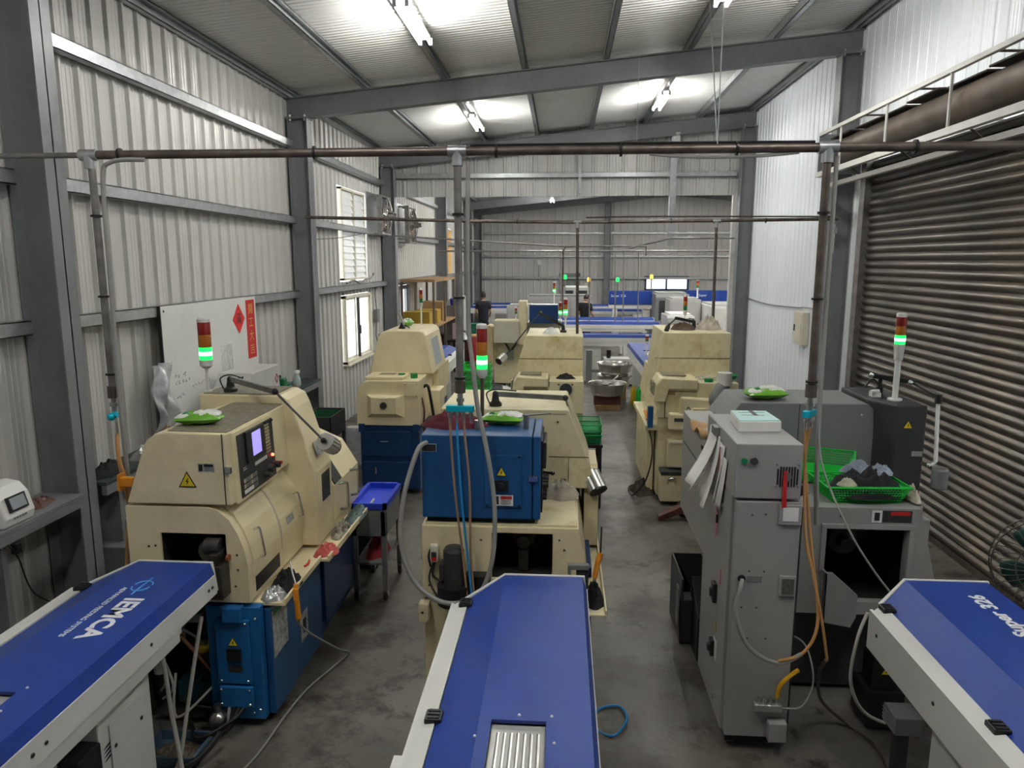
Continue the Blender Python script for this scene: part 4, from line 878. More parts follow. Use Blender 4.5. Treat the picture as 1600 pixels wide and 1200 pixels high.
ag = thing('air_gun', 'orange air blow gun stuck upright beside the middle lathe', 'air gun', (.235, 4.34, .74))
out(B().tube([(.225, 4.32, .78), (.24, 4.34, .86), (.262, 4.36, .93)], [.016, .02], 10), 'grip', ORANGE, ag); out(B().cyl((.26, 4.36, .93), (.265, 4.37, 1.10), .005), 'nozzle', BLACK, ag); out(B().cyl((.22, 4.31, .74), (.225, 4.32, .78), .012), 'coupling', STEEL, ag)
br = thing('bar_guide_clamp', 'black clamp standing between the middle feeder and its lathe', 'clamp', (.14, 3.98, .73)); out(B().box(.10, .17, 3.94, 4.02, .735, 1.0), 'stem', CHAR, br, .006); out(B().box(.05, .17, 3.93, 3.97, 1.0, 1.03).box(.05, .07, 3.93, 3.97, .97, 1.0), 'jaw', GREYD, br, .004)
# loose cables on the floor right of the middle feeder
hose('air_hose', 'blue air hose looped on the floor right of the middle feeder', [(.20, 3.9, .012), (.25, 4.1, .012), (.38, 4.15, .012), (.42, 4.0, .03), (.33, 3.86, .012), (.22, 3.95, .012), (.2, 4.05, .2), (.14, 4.06, .5)], .008, HOSEB)
hose('air_hose', 'blue air hose running out of the picture below the middle feeder', [(.17, 3.4, .3), (.2, 3.3, .012), (.29, 3.1, .012), (.34, 2.8, .012), (.36, 2.4, .012)], .008, HOSEB)
# ------------------------------------------------------------------ grey machine on the right (front row)
R1 = thing('cnc_machine', 'grey automatic lathe with a tall electric cabinet and a black rear tower, front right', 'lathe', (1.6, 4.7, 0))
fcab = out(B().box(.93, 1.29, 3.84, 4.52, .10, 1.50), 'electric_cabinet', GREY, R1, .004)
out(B().box(.945, 1.285, 3.78, 3.84, .10, 1.485), 'cabinet_door', GREY, R1, .006)
out(B().box(1.28, 1.30, 3.80, 3.84, .10, 1.45), 'door_edge', CHAR, R1)
ub = out(B().box(.93, 1.275, 3.78, 4.55, 1.50, 1.80), 'upper_cabinet', GREY, R1, .006)
out(B().box(.96, 1.27, 3.84, 4.5, .03, .10), 'plinth', BLACK, R1)
out(B().cyl((.97, 3.78, 1.71), (.97, 3.764, 1.71), .016, n=16), 'push_button', BUTTONG, ub); out(B().cyl((1.02, 3.78, 1.71), (1.02, 3.764, 1.71), .020, n=16), 'push_button', CHAR, ub)
for k in range(8): out(B().box(1.145 + k * .0145, 1.153 + k * .0145, 3.777, 3.781, 1.57 + .012 * (k in (0, 7)), 1.68 - .012 * (k in (0, 7))), 'vent_slot', BLACK, ub)
out(B().cyl((1.197, 3.782, 1.625), (1.197, 3.774, 1.625), .024, n=16), 'fan_hub', GREYD, ub)
bolts(ub, [(1.14, 3.78, 1.69), (1.255, 3.78, 1.69), (1.14, 3.78, 1.57), (1.255, 3.78, 1.57)], (0, -1, 0), .006)
rs = out(B().hexa([(1.175, 3.762, 1.46), (1.20, 3.762, 1.46), (1.20, 3.77, 1.46), (1.175, 3.77, 1.46), (1.175, 3.762, 1.66), (1.19, 3.762, 1.66), (1.19, 3.77, 1.66), (1.175, 3.77, 1.66)]), 'hanging_strap', RED, R1)
fv = out(B().box(1.165, 1.285, 3.765, 3.78, 1.36, 1.475), 'filter_cover', GREY, R1, .006); out(B().box(1.185, 1.265, 3.762, 3.766, 1.385, 1.46), 'filter_pad', WHITE, fv)
fv = out(B().box(1.19, 1.28, 3.765, 3.78, .955, 1.075), 'vent_frame', GREY, R1, .006); out(B().box(1.203, 1.267, 3.762, 3.766, .972, 1.058), 'vent_mesh', M('vent_mesh', (.12, .11, .09), .6, var=.4, scale=120), fv)
bolts(R1, [(1.03, 3.78, 1.41), (1.10, 3.78, 1.415), (1.03, 3.78, 1.09), (1.11, 3.78, 1.09), (1.0, 3.78, .88), (1.08, 3.78, .88), (1.04, 3.78, .70), (1.14, 3.78, .70)], (0, -1, 0), .005, BLACK, 'hole_plug')
out(B().lathe([(.018, 0), (.022, .012), (.012, .02)], (.99, 3.762, 1.05), 16, 'y'), 'cable_gland', BLACK, R1); plate(R1, 'rating_plate', (1.06, 3.78, 1.045), (0, -1, 0), .08, .035, GREYD)
# left side of the cabinet: switches and stickers
for z, h in ((.76, .12), (.42, .10)):
    o = out(B().box(.905, .93, 4.06, 4.12, z, z + h), 'door_handle', BLACK, fcab, .006); out(B().box(.89, .91, 4.075, 4.105, z + h * .3, z + h * .7), 'lever', CHAR, o, .004)
tri_sign(fcab, (.93, 4.06, .62), .06, (-1, 0, 0)); plate(fcab, 'white_sticker', (.93, 4.05, .48), (-1, 0, 0), .08, .12, WHITE); plate(fcab, 'red_sticker', (.93, 4.0, .95), (-1, 0, 0), .02, .09, RED)
out(B().cyl((.93, 4.02, 1.38), (.915, 4.02, 1.38), .012), 'door_lock', CHROME, fcab); out(B().cyl((.93, 4.0, .2), (.915, 4.0, .2), .014), 'door_lock', CHROME, fcab)
# main body behind
out(B().prism([(4.52, .86), (5.50, .86), (5.52, 1.62), (4.52, 1.62)], 'x', .94, 1.35), 'enclosure', GREY, R1, .006)
out(B().box(.935, .941, 4.6, 5.45, 1.395, 1.40), 'panel_seam', CHAR, R1)
for k in range(5): out(B().box(.934, .941, 4.62 + k * .03, 4.635 + k * .03, 1.52, 1.545), 'cable_slot', BLACK, R1)
out(B().box(1.29, 2.20, 4.36, 5.05, 1.20, 1.285), 'deck', GREY, R1, .006)
pf = [(1.30, .60), (2.34, .60), (2.16, 1.285), (1.30, 1.285)]
b = B().prism(keyhole(pf, (1.615, 2.10, .68, 1.155)), 'y', 4.30, 4.36); fp = out(b, 'front_panel', GREY, R1)
b = B()
for a in ((1.585, 2.13, 1.155, 1.185), (1.585, 1.615, .88, 1.155), (2.10, 2.13, .80, 1.155)): b.box(a[0], a[1], 4.285, 4.30, a[2], a[3])
out(b, 'opening_frame', GREY, R1, .003)
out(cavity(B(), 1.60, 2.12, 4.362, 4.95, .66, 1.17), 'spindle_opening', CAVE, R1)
out(B().cyl((1.80, 4.5, 1.0), (1.80, 4.9, 1.0), .09, n=24).cyl((1.80, 4.42, 1.0), (1.80, 4.5, 1.0), .045, n=16), 'spindle', MATS['oily_black_iron'], R1)
out(B().cyl((1.93, 4.6, 1.10), (1.93, 4.59, 1.10), .006), 'indicator', LRED, R1)
b = B(); b.prism([(1.60, .90), (1.645, .90), (1.80, .76), (1.80, .62), (1.77, .55), (1.60, .58)], 'y', 4.22, 4.24); b.box(1.60, 1.615, 4.22, 4.30, .58, .9); out(b, 'lower_guard', GREY, R1, .003)
out(B().prism([(4.36, 0.86), (5.5, .86), (5.5, 1.2), (4.36, 1.2)], 'x', 2.12, 2.25), 'side_wall', GREY, R1, .006)
out(B().box(1.35, 2.25, 4.9, 5.5, .86, 1.2), 'rear_body', GREYD, R1, .006)
out(B().box(1.30, 2.30, 4.45, 5.45, .03, .62), 'base_casting', CHAR, R1, .008)
bx = out(B().box(1.85, 2.0, 4.05, 4.2, .25, .45), 'hydraulic_unit', BLACK, R1, .008); tri_sign(bx, (1.925, 4.05, .37), .055, (0, -1, 0)); out(B().cyl((1.925, 4.12, .45), (1.925, 4.12, .57), .05, n=16), 'motor', BLACK, bx); plate(bx, 'red_label', (1.92, 4.07, .54), (0, -1, 0), .07, .02, RED)
out(B().box(1.82, 2.03, 4.02, 4.24, .03, .25), 'unit_stand', BLACK, R1)
# large grey hood and black tower at the rear
hg = out(B().prism([(1.13, 1.2), (1.13, 1.60), (1.26, 1.775), (2.12, 1.775), (2.16, 1.74), (2.20, 1.2)], 'y', 5.06, 5.62), 'grey_hood', GREYD, R1, .008)
bolts(hg, [(1.33, 5.06, 1.70), (2.08, 5.06, 1.70), (2.10, 5.06, 1.50), (1.6, 5.06, 1.3)], (0, -1, 0), .009); out(B().box(1.655, 1.66, 5.057, 5.061, 1.22, 1.77), 'panel_seam', CHAR, hg)
tw_ = out(B().prism([(2.14, 5.62), (2.14, 5.12), (2.24, 4.90), (2.44, 4.90), (2.44, 5.62)], 'z', .62, 1.80), 'black_tower', CHAR, R1, .012)
tri_sign(tw_, (2.32, 4.90, 1.665), .06, (0, -1, 0)); plate(tw_, 'grey_label', (2.395, 4.90, 1.47), (0, -1, 0), .07, .035, GREY); out(B().box(2.20, 2.26, 5.2, 5.26, 1.80, 1.83).cyl((2.18, 5.18, 1.84), (2.25, 5.23, 1.84), .014), 'conduit_elbow', WHITE, tw_)
caution(fp, (2.01, 4.30, 1.235), (0, -1, 0), .20, .075, RED, CHAR); plate(fp, 'figure_sticker', (1.905, 4.298, 1.235), (0, -1, 0), .06, .075, WHITE); plate(fp, 'figure_icon', (1.905, 4.2955, 1.235), (0, -1, 0), .03, .05, TEXTK)
out(B().lathe([(.010, 0), (.012, .004)], (1.70, 4.296, 1.235), 12, 'y'), 'hole_plug', BLACK, fp)
# air manifold with yellow hose on the cabinet door
mf = out(B().box(1.09, 1.24, 3.735, 3.775, .285, .325), 'air_manifold', ALU, R1, .004)
for k in range(4): out(B().cyl((1.11 + k * .035, 3.755, .325), (1.11 + k * .035, 3.755, .365), .010, n=10).cyl((1.11 + k * .035, 3.755, .345), (1.11 + k * .035, 3.755, .358), .014, n=6), 'air_fitting', CHROME, mf)
out(B().cyl((1.24, 3.755, .30), (1.29, 3.755, .30), .008), 'air_fitting', CHROME, mf)
out(B().tube([(1.215, 3.755, .365), (1.22, 3.74, .44), (1.26, 3.73, .505), (1.32, 3.76, .53)], .012), 'yellow_hose', HOSEY, R1); out(B().box(1.17, 1.27, 3.72, 3.78, .11, .225), 'junction_box', GREY, R1, .006)
out(B().tube([(1.29, 3.755, .30), (1.36, 3.76, .32), (1.42, 3.8, .45), (1.40, 3.9, .6), (1.33, 4.0, .62)], .005, 6), 'thin_tube', HOSEG, R1)
for x in (1.0, 1.22):
    for y in (3.9, 4.4): out(B().cyl((x, y, 0), (x, y, .03), .03, n=12), 'levelling_foot', COLM, R1)
for x in (1.4, 2.2):
    for y in (4.55, 5.35): out(B().cyl((x, y, 0), (x, y, .03), .04, n=12), 'levelling_foot', COLM, R1)
stack_light('signal stack with lit green lens on the black tower by the shutter', 2.31, 5.10, 1.80, 2.13, .034, seg=.062, pole=.020, pm=WHITE, cone=True)
# black articulated lamp hanging on the tower
wl_ = thing('work_lamp', 'black jointed lamp with a white tube hanging on the black tower', 'work lamp', (2.30, 5.28, 1.80), 'machine work lamps')
out(B().cyl((2.28, 5.28, 1.80), (2.28, 5.28, 1.86), .022, n=14), 'base', BLACK, wl_); out(B().tube([(2.28, 5.28, 1.86), (2.22, 5.26, 1.92), (2.16, 5.25, 1.86)], .006), 'cable', BLACK, wl_)
out(B().hexa([(2.20, 5.26, 1.93), (2.20, 5.30, 1.93), (2.48, 5.20, 1.895), (2.48, 5.16, 1.895), (2.20, 5.26, 1.965), (2.20, 5.30, 1.965), (2.48, 5.20, 1.93), (2.48, 5.16, 1.93)]), 'upper_arm', BLACK, wl_, .005)
out(B().ball((2.21, 5.26, 1.95), .02, n=10, m=8), 'joint', CHROME, wl_); out(B().ball((2.43, 5.15, 1.915), .02, n=10, m=8), 'joint', CHROME, wl_); out(B().cyl((2.28, 5.28, 1.86), (2.28, 5.28, 1.94), .014), 'post', BLACK, wl_)
out(B().cyl((2.47, 4.84, 1.89), (2.47, 4.84, 1.83), .022, n=12).cyl((2.47, 5.18, 1.905), (2.47, 4.84, 1.88), .014), 'elbow', BLACK, wl_); out(B().cyl((2.47, 4.84, 1.83), (2.46, 4.78, 1.45), .013, n=12), 'lower_arm', WHITE, wl_)
out(B().lathe([(.045, 0), (.05, .005), (.05, .12), (.045, .125)], (2.475, 4.74, 1.285), 18), 'lamp_head', GREYD, wl_); out(B().lathe([(.048, 0), (.048, .01)], (2.475, 4.74, 1.41), 18), 'rim', ALU, wl_); out(B().cyl((2.42, 4.77, 1.43), (2.46, 4.78, 1.45), .012).ball((2.41, 4.77, 1.43), .016), 'knob', CHROME, wl_)
# things on the grey machine
bk = thing('document_box', 'white box with a pale mint cover sheet on the grey cabinet', 'box', (1.115, 4.19, 1.80)); 
out(B().hexa([(1.0, 4.05, 1.8005), (1.24, 4.07, 1.8005), (1.23, 4.36, 1.8005), (1.02, 4.35, 1.8005), (1.0, 4.05, 1.86), (1.24, 4.07, 1.86), (1.23, 4.36, 1.86), (1.02, 4.35, 1.86)]), 'box', PAPER, bk, .003)
out(B().hexa([(1.004, 4.06, 1.8605), (1.235, 4.08, 1.8605), (1.225, 4.34, 1.8605), (1.02, 4.34, 1.8605), (1.004, 4.06, 1.866), (1.235, 4.08, 1.866), (1.225, 4.34, 1.866), (1.02, 4.34, 1.866)]), 'cover_sheet', MINT, bk); out(B().box(1.12, 1.145, 4.2, 4.34, 1.866, 1.8675).box(1.05, 1.20, 4.28, 4.285, 1.866, 1.867).box(1.05, 1.18, 4.2, 4.204, 1.866, 1.867), 'print_mark', CHAR, bk)
packet('plump green and white packet on the grey hood', (1.46, 5.22, 1.776), .15, .30, .2, .085, 21)
pp = thing('hanging_papers', 'sheaf of white papers clipped to the side of the grey cabinet', 'papers', (.91, 4.3, 1.25))
for k, (ya, yb_, zt_, zb_, dx) in enumerate(((4.15, 4.34, 1.74, 1.34, .10), (4.02, 4.2, 1.72, 1.36, .03), (4.22, 4.42, 1.76, 1.42, .16), (3.95, 4.1, 1.66, 1.32, .015))):
    def fn(u, v, ya=ya, yb_=yb_, zt_=zt_, zb_=zb_, dx=dx, k=k): return Vector((.926 - dx * (1 - v) ** 1.5 - .012 * math.sin(u * 9 + k) * (1 - v) - .001 * k, ya + (yb_ - ya) * u + (1 - v) * .08 * (k % 2 * 2 - 1), zb_ + (zt_ - zb_) * v + .04 * u * (1 - v)))
    b = B().grid(fn, 10, 8); out(b, 'sheet', PAPER, pp, solid=.002)
out(B().box(.90, .93, 4.2, 4.3, 1.74, 1.79), 'binder_clip', GREYD, pp, .004)
def fn(u, v): return Vector((.90 + .13 * u, 4.60 + .40 * v, 1.625 + .02 * math.sin(v * 7) + .03 * (1 - u) * math.sin(u * 3 + v * 4) ** 2))
tag(out(B().grid(fn, 6, 12), 'torn_cardboard', CARD, solid=.003), 'torn brown cardboard lying behind the document box', 'cardboard')
pen = thing('pen_on_string', 'pink pen hanging on a red string beside the grey cabinet', 'pen', (.915, 4.1, 1.16)); out(B().cyl((.918, 4.12, 1.34), (.915, 4.10, 1.70), .0025, n=6), 'string', CLOTHP, pen); out(B().cyl((.915, 4.11, 1.16), (.918, 4.12, 1.32), .008, n=8), 'barrel', M('pink_plastic', (.6, .25, .3), .4), pen); out(B().cyl((.917, 4.115, 1.24), (.918, 4.118, 1.29), .0085, n=8), 'grip', NAVY, pen)
def basket(label, cx, cy, z, lx, ly, h, rot, tilt, mat=GREENB, grp='bright green mesh baskets', nm='plastic_basket', fl=.8):
    t = thing(nm, label, 'basket', (cx, cy, z), grp); t.rotation_euler = (tilt, 0, rot)
    b = B(); x, y = lx / 2, ly / 2; xi, yi = x * fl, y * fl; rows, th = 6, .003
    b.box(-xi, xi, -yi, yi, 0, .004)
    for k in range(rows + 1):
        f = fl + (1 - fl) * k / rows; zz = h * k / rows; hh = .004 if k < rows else .012
        for a in ((-x * f, x * f, -y * f, -y * f + .004), (-x * f, x * f, y * f - .004, y * f), (-x * f, -x * f + .004, -y * f, y * f), (x * f - .004, x * f, -y * f, y * f)): b.box(*a, zz, zz + hh)
    o = out_local(b, 'tray_bands', mat, t)
    b = B(); n = 26
    for s_ in (-1, 1):
        for k in range(n + 1):
            u = -1 + 2 * k / n
            b.hexa([(u * xi - th / 2, s_ * yi, 0), (u * xi + th / 2, s_ * yi, 0), (u * xi + th / 2, s_ * (yi - th), 0), (u * xi - th / 2, s_ * (yi - th), 0), (u * x - th / 2, s_ * y, h), (u * x + th / 2, s_ * y, h), (u * x + th / 2, s_ * (y - th), h), (u * x - th / 2, s_ * (y - th), h)])
            b.hexa([(s_ * xi, u * yi - th / 2, 0), (s_ * xi, u * yi + th / 2, 0), (s_ * (xi - th), u * yi + th / 2, 0), (s_ * (xi - th), u * yi - th / 2, 0), (s_ * x, u * y - th / 2, h), (s_ * x, u * y + th / 2, h), (s_ * (x - th), u * y + th / 2, h), (s_ * (x - th), u * y - th / 2, h)])
    out_local(b, 'mesh_wall', mat, t)
    b = B()
    for a in ((-x - .008, x + .008, -y - .008, -y + .004), (-x - .008, x + .008, y - .004, y + .008), (-x - .008, -x + .004, -y, y), (x - .004, x + .008, -y, y)): b.box(*a, h, h + .01)
    out_local(b, 'rim', mat, t, .003); return t
def out_local(b, name, mat, parent, bevel=0):
    me = b.mesh(name); me.materials.append(mat); o = bpy.data.objects.new(name, me); COL.objects.link(o); o.parent = parent
    if bevel:
        md = o.modifiers.new('bevel', 'BEVEL'); md.width = bevel; md.segments = 2; md.limit_method = 'ANGLE'
    return o
basket('bright green mesh basket heaped with black clothes on the grey machine', 1.87, 4.52, 1.286, .50, .32, .10, .05, 0)
basket('empty bright green mesh basket tilted behind the clothes basket', 1.75, 4.86, 1.335, .42, .28, .10, -.35, .35)
rag('black_jacket', 'black jacket heaped in the green basket', (1.91, 4.52, 1.32), .25, .16, .15, CLOTHB, 31, cat='clothing')
rag('denim_cloth', 'pale blue denim rag on top of the black jacket', (1.90, 4.62, 1.42), .10, .07, .08, CLOTHD, 33); rag('denim_cloth', 'grey denim rag beside the pale blue one on the jacket', (2.03, 4.60, 1.42), .09, .07, .06, CLOTHD, 36)
rag('cream_glove', 'cream work glove lying on the green basket edge', (1.76, 4.42, 1.39), .06, .04, .05, CLOTHW, 38, cat='glove')
rag('cream_strap', 'cream cloth strap hanging off the right end of the green basket', (2.17, 4.45, 1.30), .03, .10, .09, CLOTHW, 39)
rag('dark_rag', 'dark oily rag between the cabinet and the green basket', (1.50, 4.60, 1.286), .09, .10, .07, CLOTHB, 41)
# chip bin beside the grey machine
cb_ = thing('chip_bin', 'open charcoal chip bin on the floor left of the grey machine', 'bin', (1.0, 5.2, 0))
b = B(); b.box(.88, 1.12, 4.95, 5.45, 0, .02)
for a in ((.88, .895, 4.95, 5.45), (.88, 1.12, 5.435, 5.45), (1.105, 1.12, 4.95, 5.45)): b.box(*a, .02, .50)
b.prism([(4.95, 0), (4.95, .34), (5.05, .36), (4.965, .02)], 'x', .88, 1.12); out(b, 'bin_shell', CHAR, cb_, .005)
b = B().prism([(5.0, .0), (4.72, 0), (4.72, .32), (5.02, .50)], 'x', .96, 1.12); out(b, 'chip_chute', BLACK, cb_, .005); out(B().box(.868, .88, 5.0, 5.1, .12, .40), 'side_plate', GREYD, cb_, .003); out(cloth((1.0, 5.2, .02), .09, .2, .3, 3), 'chips', SWARF, cb_)
pt = thing('pallet_truck', 'dark red pallet truck handle and wheel behind the grey machine', 'pallet truck', (1.4, 7.7, 0)); out(B().prism([(1.06, .0), (1.10, .0), (1.62, .20), (1.60, .30), (1.40, .22), (1.06, .05)], 'y', 7.50, 7.60), 'draw_bar', BROWN, pt, .01); out(B().cyl((1.36, 7.62, .09), (1.36, 7.70, .09), .09, n=20), 'wheel', RUBBER, pt); out(B().cyl((1.36, 7.615, .09), (1.36, 7.705, .09), .055, n=16), 'wheel_rim', CHROME, pt); out(B().box(1.55, 1.9, 7.55, 7.75, .08, .3), 'frame', BROWN, pt, .01)
# floor fan at the right edge
ff = thing('floor_fan', 'wire cage floor fan with green blades at the right picture edge', 'fan', (2.62, 3.85, 0))
fc_ = Vector((2.62, 3.85, 1.14)); Rf = Matrix.Rotation(-.5, 3, 'Z')
def fpnt(x, y, z): return fc_ + Rf @ Vector((x, y, z))
for k in range(36):
    a = 2 * math.pi * k / 36
    out(B().tube([fpnt(.03 * math.cos(a), -.09, .03 * math.sin(a)), fpnt(.15 * math.cos(a), -.10, .15 * math.sin(a)), fpnt(.26 * math.cos(a), -.05, .26 * math.sin(a)), fpnt(.27 * math.cos(a), .0, .27 * math.sin(a)), fpnt(.22 * math.cos(a), .08, .22 * math.sin(a)), fpnt(.06 * math.cos(a), .12, .06 * math.sin(a))], .0022, 5, 3), 'cage_wire', PIPE, ff)
for rr, yy_ in ((.27, 0), (.26, -.05), (.15, -.10)):
    out(B().tube([fpnt(rr * math.cos(2 * math.pi * k / 24), yy_, rr * math.sin(2 * math.pi * k / 24)) for k in range(25)], .004, 6, 1), 'cage_ring', PIPE, ff)
for k in range(4):
    a = 2 * math.pi * k / 4 + .5
    def fn(u, v, a=a): 
        r = .05 + .17 * v; an = a + (u - .5) * (.75 + .35 * math.sin(v * 3)); return fpnt(r * math.cos(an), (u - .5) * .07, r * math.sin(an))
    out(B().grid(fn, 6, 6), 'blade', M('dark_green_blade', (.03, .10, .085), .4) if k == 0 else MATS['dark_green_blade'], ff, solid=.003)
out(B().cyl(fpnt(0, -.04, 0), fpnt(0, .16, 0), .055, n=16), 'motor', CHAR, ff); out(B().cyl((2.66, 3.95, .03), (2.66, 3.95, 1.1), .02, n=10), 'pole', PIPEG, ff); out(B().lathe([(.22, 0), (.22, .02), (.05, .04)], (2.66, 3.95, 0), 24), 'foot', CHAR, ff)
# cables between the grey machine and its feeder
hose('grey_cable', 'grey cable drooping from the right overhead drop to the Super 326 feeder', [(1.41, 3.98, 1.9), (1.42, 3.9, 1.65), (1.52, 3.75, 1.36), (1.64, 3.7, 1.16), (1.74, 3.68, 1.03)], .006, HOSEG, 'cable')
hose('white_cable', 'white cable looping under the left edge of the Super 326 feeder', [(1.60, 3.62, .95), (1.56, 3.62, .80), (1.56, 3.66, .55), (1.64, 3.7, .36), (1.76, 3.7, .28), (1.86, 3.6, .34)], .009, HOSEW, 'cable')
hose('grey_hose', 'grey hose running down to the floor beside the grey cabinet', [(1.45, 3.72, .62), (1.44, 3.78, .50), (1.55, 4.0, .2), (1.74, 4.05, .015), (1.82, 3.85, .015), (1.78, 3.55, .015), (1.74, 3.3, .015)], .010, PIPE)
gb = thing('servo_box', 'grey finned servo box under the Super 326 feeder', 'box', (1.83, 3.62, .30)); out(B().box(1.76, 1.9, 3.55, 3.7, .30, .40), 'housing', GREYD, gb, .006)
for k in range(4): out(B().box(1.758, 1.762, 3.55, 3.7, .315 + k * .02, .322 + k * .02), 'fin', GREY, gb)
out(B().box(1.80, 1.86, 3.6, 3.66, 0, .30), 'bracket', CHAR, gb)

# ------------------------------------------------------------------ overhead air pipes
def pipe(name, label, pts, r, mat, group=None, cat='pipe', n=12, smooth=False, clamps=()):
    t = thing(name, label, cat, pts[0], group); out(B().tube(pts, r, n, 5, smooth), 'pipe_run', mat, t)
    for p, d in clamps:
        p = Vector(p); d = Vector(d).normalized(); out(B().cyl(p - d * .006, p + d * .006, r * 1.5, n=12), 'clamp_band', BLACK, t)
    return t
YP, ZP = 4.0, 3.33
mp_ = pipe('overhead_pipe', 'rusty overhead air pipe crossing the whole hall in front', [(-2.63, YP, ZP), (3.6, YP, ZP)], .024, PIPE, clamps=[((x, YP, ZP), (1, 0, 0)) for x in (-2.45, -1.35, -.36, .3, .9, 1.8, 2.6)])
out(B().tube([(-.5, YP + .01, ZP + .03), (.5, YP + .01, ZP + .032), (1.3, YP + .01, ZP + .03)], .008, 6), 'strapped_cable', BLACK, mp_)
out(B().tube([(.45, YP + .0, ZP - .022), (.6, YP, ZP - .036), (.8, YP + .0, ZP - .042), (1.05, YP, ZP - .036), (1.22, YP, ZP - .022)], .009, 6), 'strapped_cable', HOSEG, mp_)
out(B().tube([(-3.62, YP, ZP), (-2.63, YP, ZP)], .016, 10, 2, False), 'reduced_run', PIPEG, mp_)
for x in (-2.63, -.57, 1.365):
    out(B().cyl((x - .05, YP, ZP), (x + .05, YP, ZP), .031, n=14).cyl((x, YP, ZP), (x, YP, ZP - .075), .031, n=14), 'tee_fitting', GALV, mp_)
for x in (.8,): out(B().cyl((x, YP, ZP), (x, YP, zr(x) - .1), .003, n=5), 'hanger_wire', GALV, mp_)
def drop(label, x, z1, mat, cond):
    t = pipe('drop_pipe', label, [(x, YP, ZP - .06), (x, YP, z1)], .021, mat, 'air drop pipes', clamps=[((x, YP, z), (0, 0, 1)) for z in (3.0, 2.55, 2.1) if z > z1])
    out(B().tube(cond, .0125, 8), 'conduit', HOSEG, t); return t
d1 = drop('overhead air drop with brown hoses at the left column', -2.62, 2.01, PIPEG, [(-2.3, YP - .02, ZP - .03), (-2.49, YP - .02, ZP - .04), (-2.55, YP - .02, ZP - .15), (-2.56, YP - .02, 2.6), (-2.57, YP - .02, 1.95), (-2.60, YP + .05, 1.1), (-2.62, YP + .1, .05)])
d2 = drop('overhead air drop above the blue control head', -.57, 2.065, PIPEG, [(-.515, YP + .02, ZP - .03), (-.52, YP + .02, 2.9), (-.52, YP + .02, 2.4), (-.50, YP + .0, 2.2)])
d3 = drop('overhead air drop over the grey cabinet on the right', 1.365, 2.065, PIPE, [(1.42, YP + .02, ZP - .04), (1.42, YP + .02, 2.6), (1.41, YP - .02, 1.95), (1.42, YP - .02, 1.6), (1.43, YP - .04, 1.30)])
for t, x, z1 in ((d1, -2.62, 2.01), (d2, -.57, 2.065), (d3, 1.365, 2.065)):
    out(B().cyl((x, YP, z1 + .02), (x, YP, z1 - .05), .030, n=12), 'union', PIPE, t); out(B().cyl((x, YP, z1 - .05), (x, YP, z1 - .13), .016, n=10).cyl((x, YP, z1 - .08), (x, YP, z1 - .1), .024, n=6), 'fitting', STEEL, t)
out(B().cyl((-2.645, YP - .02, 1.85), (-2.595, YP - .02, 1.865), .018, n=10).ball((-2.625, YP - .03, 1.85), .022), 'valve_handle', TEAL, d1); out(B().cyl((-2.62, YP, 1.90), (-2.62, YP, 1.74), .013, n=10), 'valve_body', CHROME, d1)
hose('air_hose', 'brown air hose dropping behind the left cream lathe', [(-2.62, YP, 1.75), (-2.625, YP, 1.6), (-2.60, YP, 1.4), (-2.57, YP, 1.15), (-2.60, YP, .9), (-2.58, YP, .5), (-2.55, YP - .2, .012)], .010, HOSEO)
hose('air_hose', 'brown air hose beside the other one at the left column', [(-2.615, YP, 1.75), (-2.605, YP - .02, 1.6), (-2.56, YP - .02, 1.36), (-2.585, YP - .04, 1.15), (-2.62, YP - .03, .9), (-2.61, YP - .1, .5), (-2.62, YP - .2, .012)], .009, HOSEO)
pr_ = thing('orange_holder', 'small orange plastic holder on the left drop hoses', 'holder', (-2.55, 3.95, 1.44)); out(B().box(-2.575, -2.50, 3.91, 3.95, 1.445, 1.50), 'holder_body', ORANGE, pr_, .006); out(B().box(-2.58, -2.57, 3.90, 3.96, 1.42, 1.52), 'clip', ORANGE, pr_)
def manifold(label, x, y, z, ln, ang, grp='teal hose manifolds'):
    t = thing('hose_manifold', label, 'manifold', (x, y, z), grp); d = Vector((math.cos(ang), math.sin(ang), 0))
    c = Vector((x, y, z)); s_ = Vector((-d.y, d.x, 0)); b = B(); q = [s_ * .02 + V(0, 0, .018), -s_ * .02 + V(0, 0, .018), -s_ * .02 - V(0, 0, .018), s_ * .02 - V(0, 0, .018)]
    b.hexa([c - d * ln / 2 + v for v in q] + [c + d * ln / 2 + v for v in q]); out(b, 'manifold_block', TEAL, t, .004)
    for k in range(4):
        p = c + d * ln * (-.375 + .25 * k); out(B().cyl(p + V(0, 0, -.018), p + V(0, 0, -.05), .011, n=10).cyl(p + V(0, 0, -.03), p + V(0, 0, -.042), .016, n=6).cyl(p + V(0, 0, -.05), p + V(0, 0, -.085), .008, n=8), 'coupling', STEEL, t)
    return t
manifold('teal four way hose manifold above the blue control head', -.57, YP - .0, 1.925, .16, 0.)
manifold('small teal hose manifold below the right drop pipe', 1.365, YP, 1.925, .11, .9)
hose('air_hose', 'brown air hose leftmost under the middle manifold', [(-.63, YP, 1.845), (-.625, YP - .0, 1.7), (-.605, YP, 1.4), (-.57, YP, 1.08), (-.54, 3.98, .8)], .007, M('dull_brown_hose', (.33, .20, .12), .35))
hose('air_hose', 'bright blue air hose under the middle manifold', [(-.59, YP, 1.845), (-.585, YP - .01, 1.69), (-.565, YP - .01, 1.35), (-.53, 3.98, 1.0), (-.51, 3.96, .8)], .007, HOSEB)
hose('air_hose', 'brown air hose rightmost under the middle manifold', [(-.55, YP, 1.845), (-.545, YP, 1.75), (-.522, YP, 1.46), (-.52, YP, 1.08), (-.50, 3.98, .8)], .007, MATS['dull_brown_hose'])
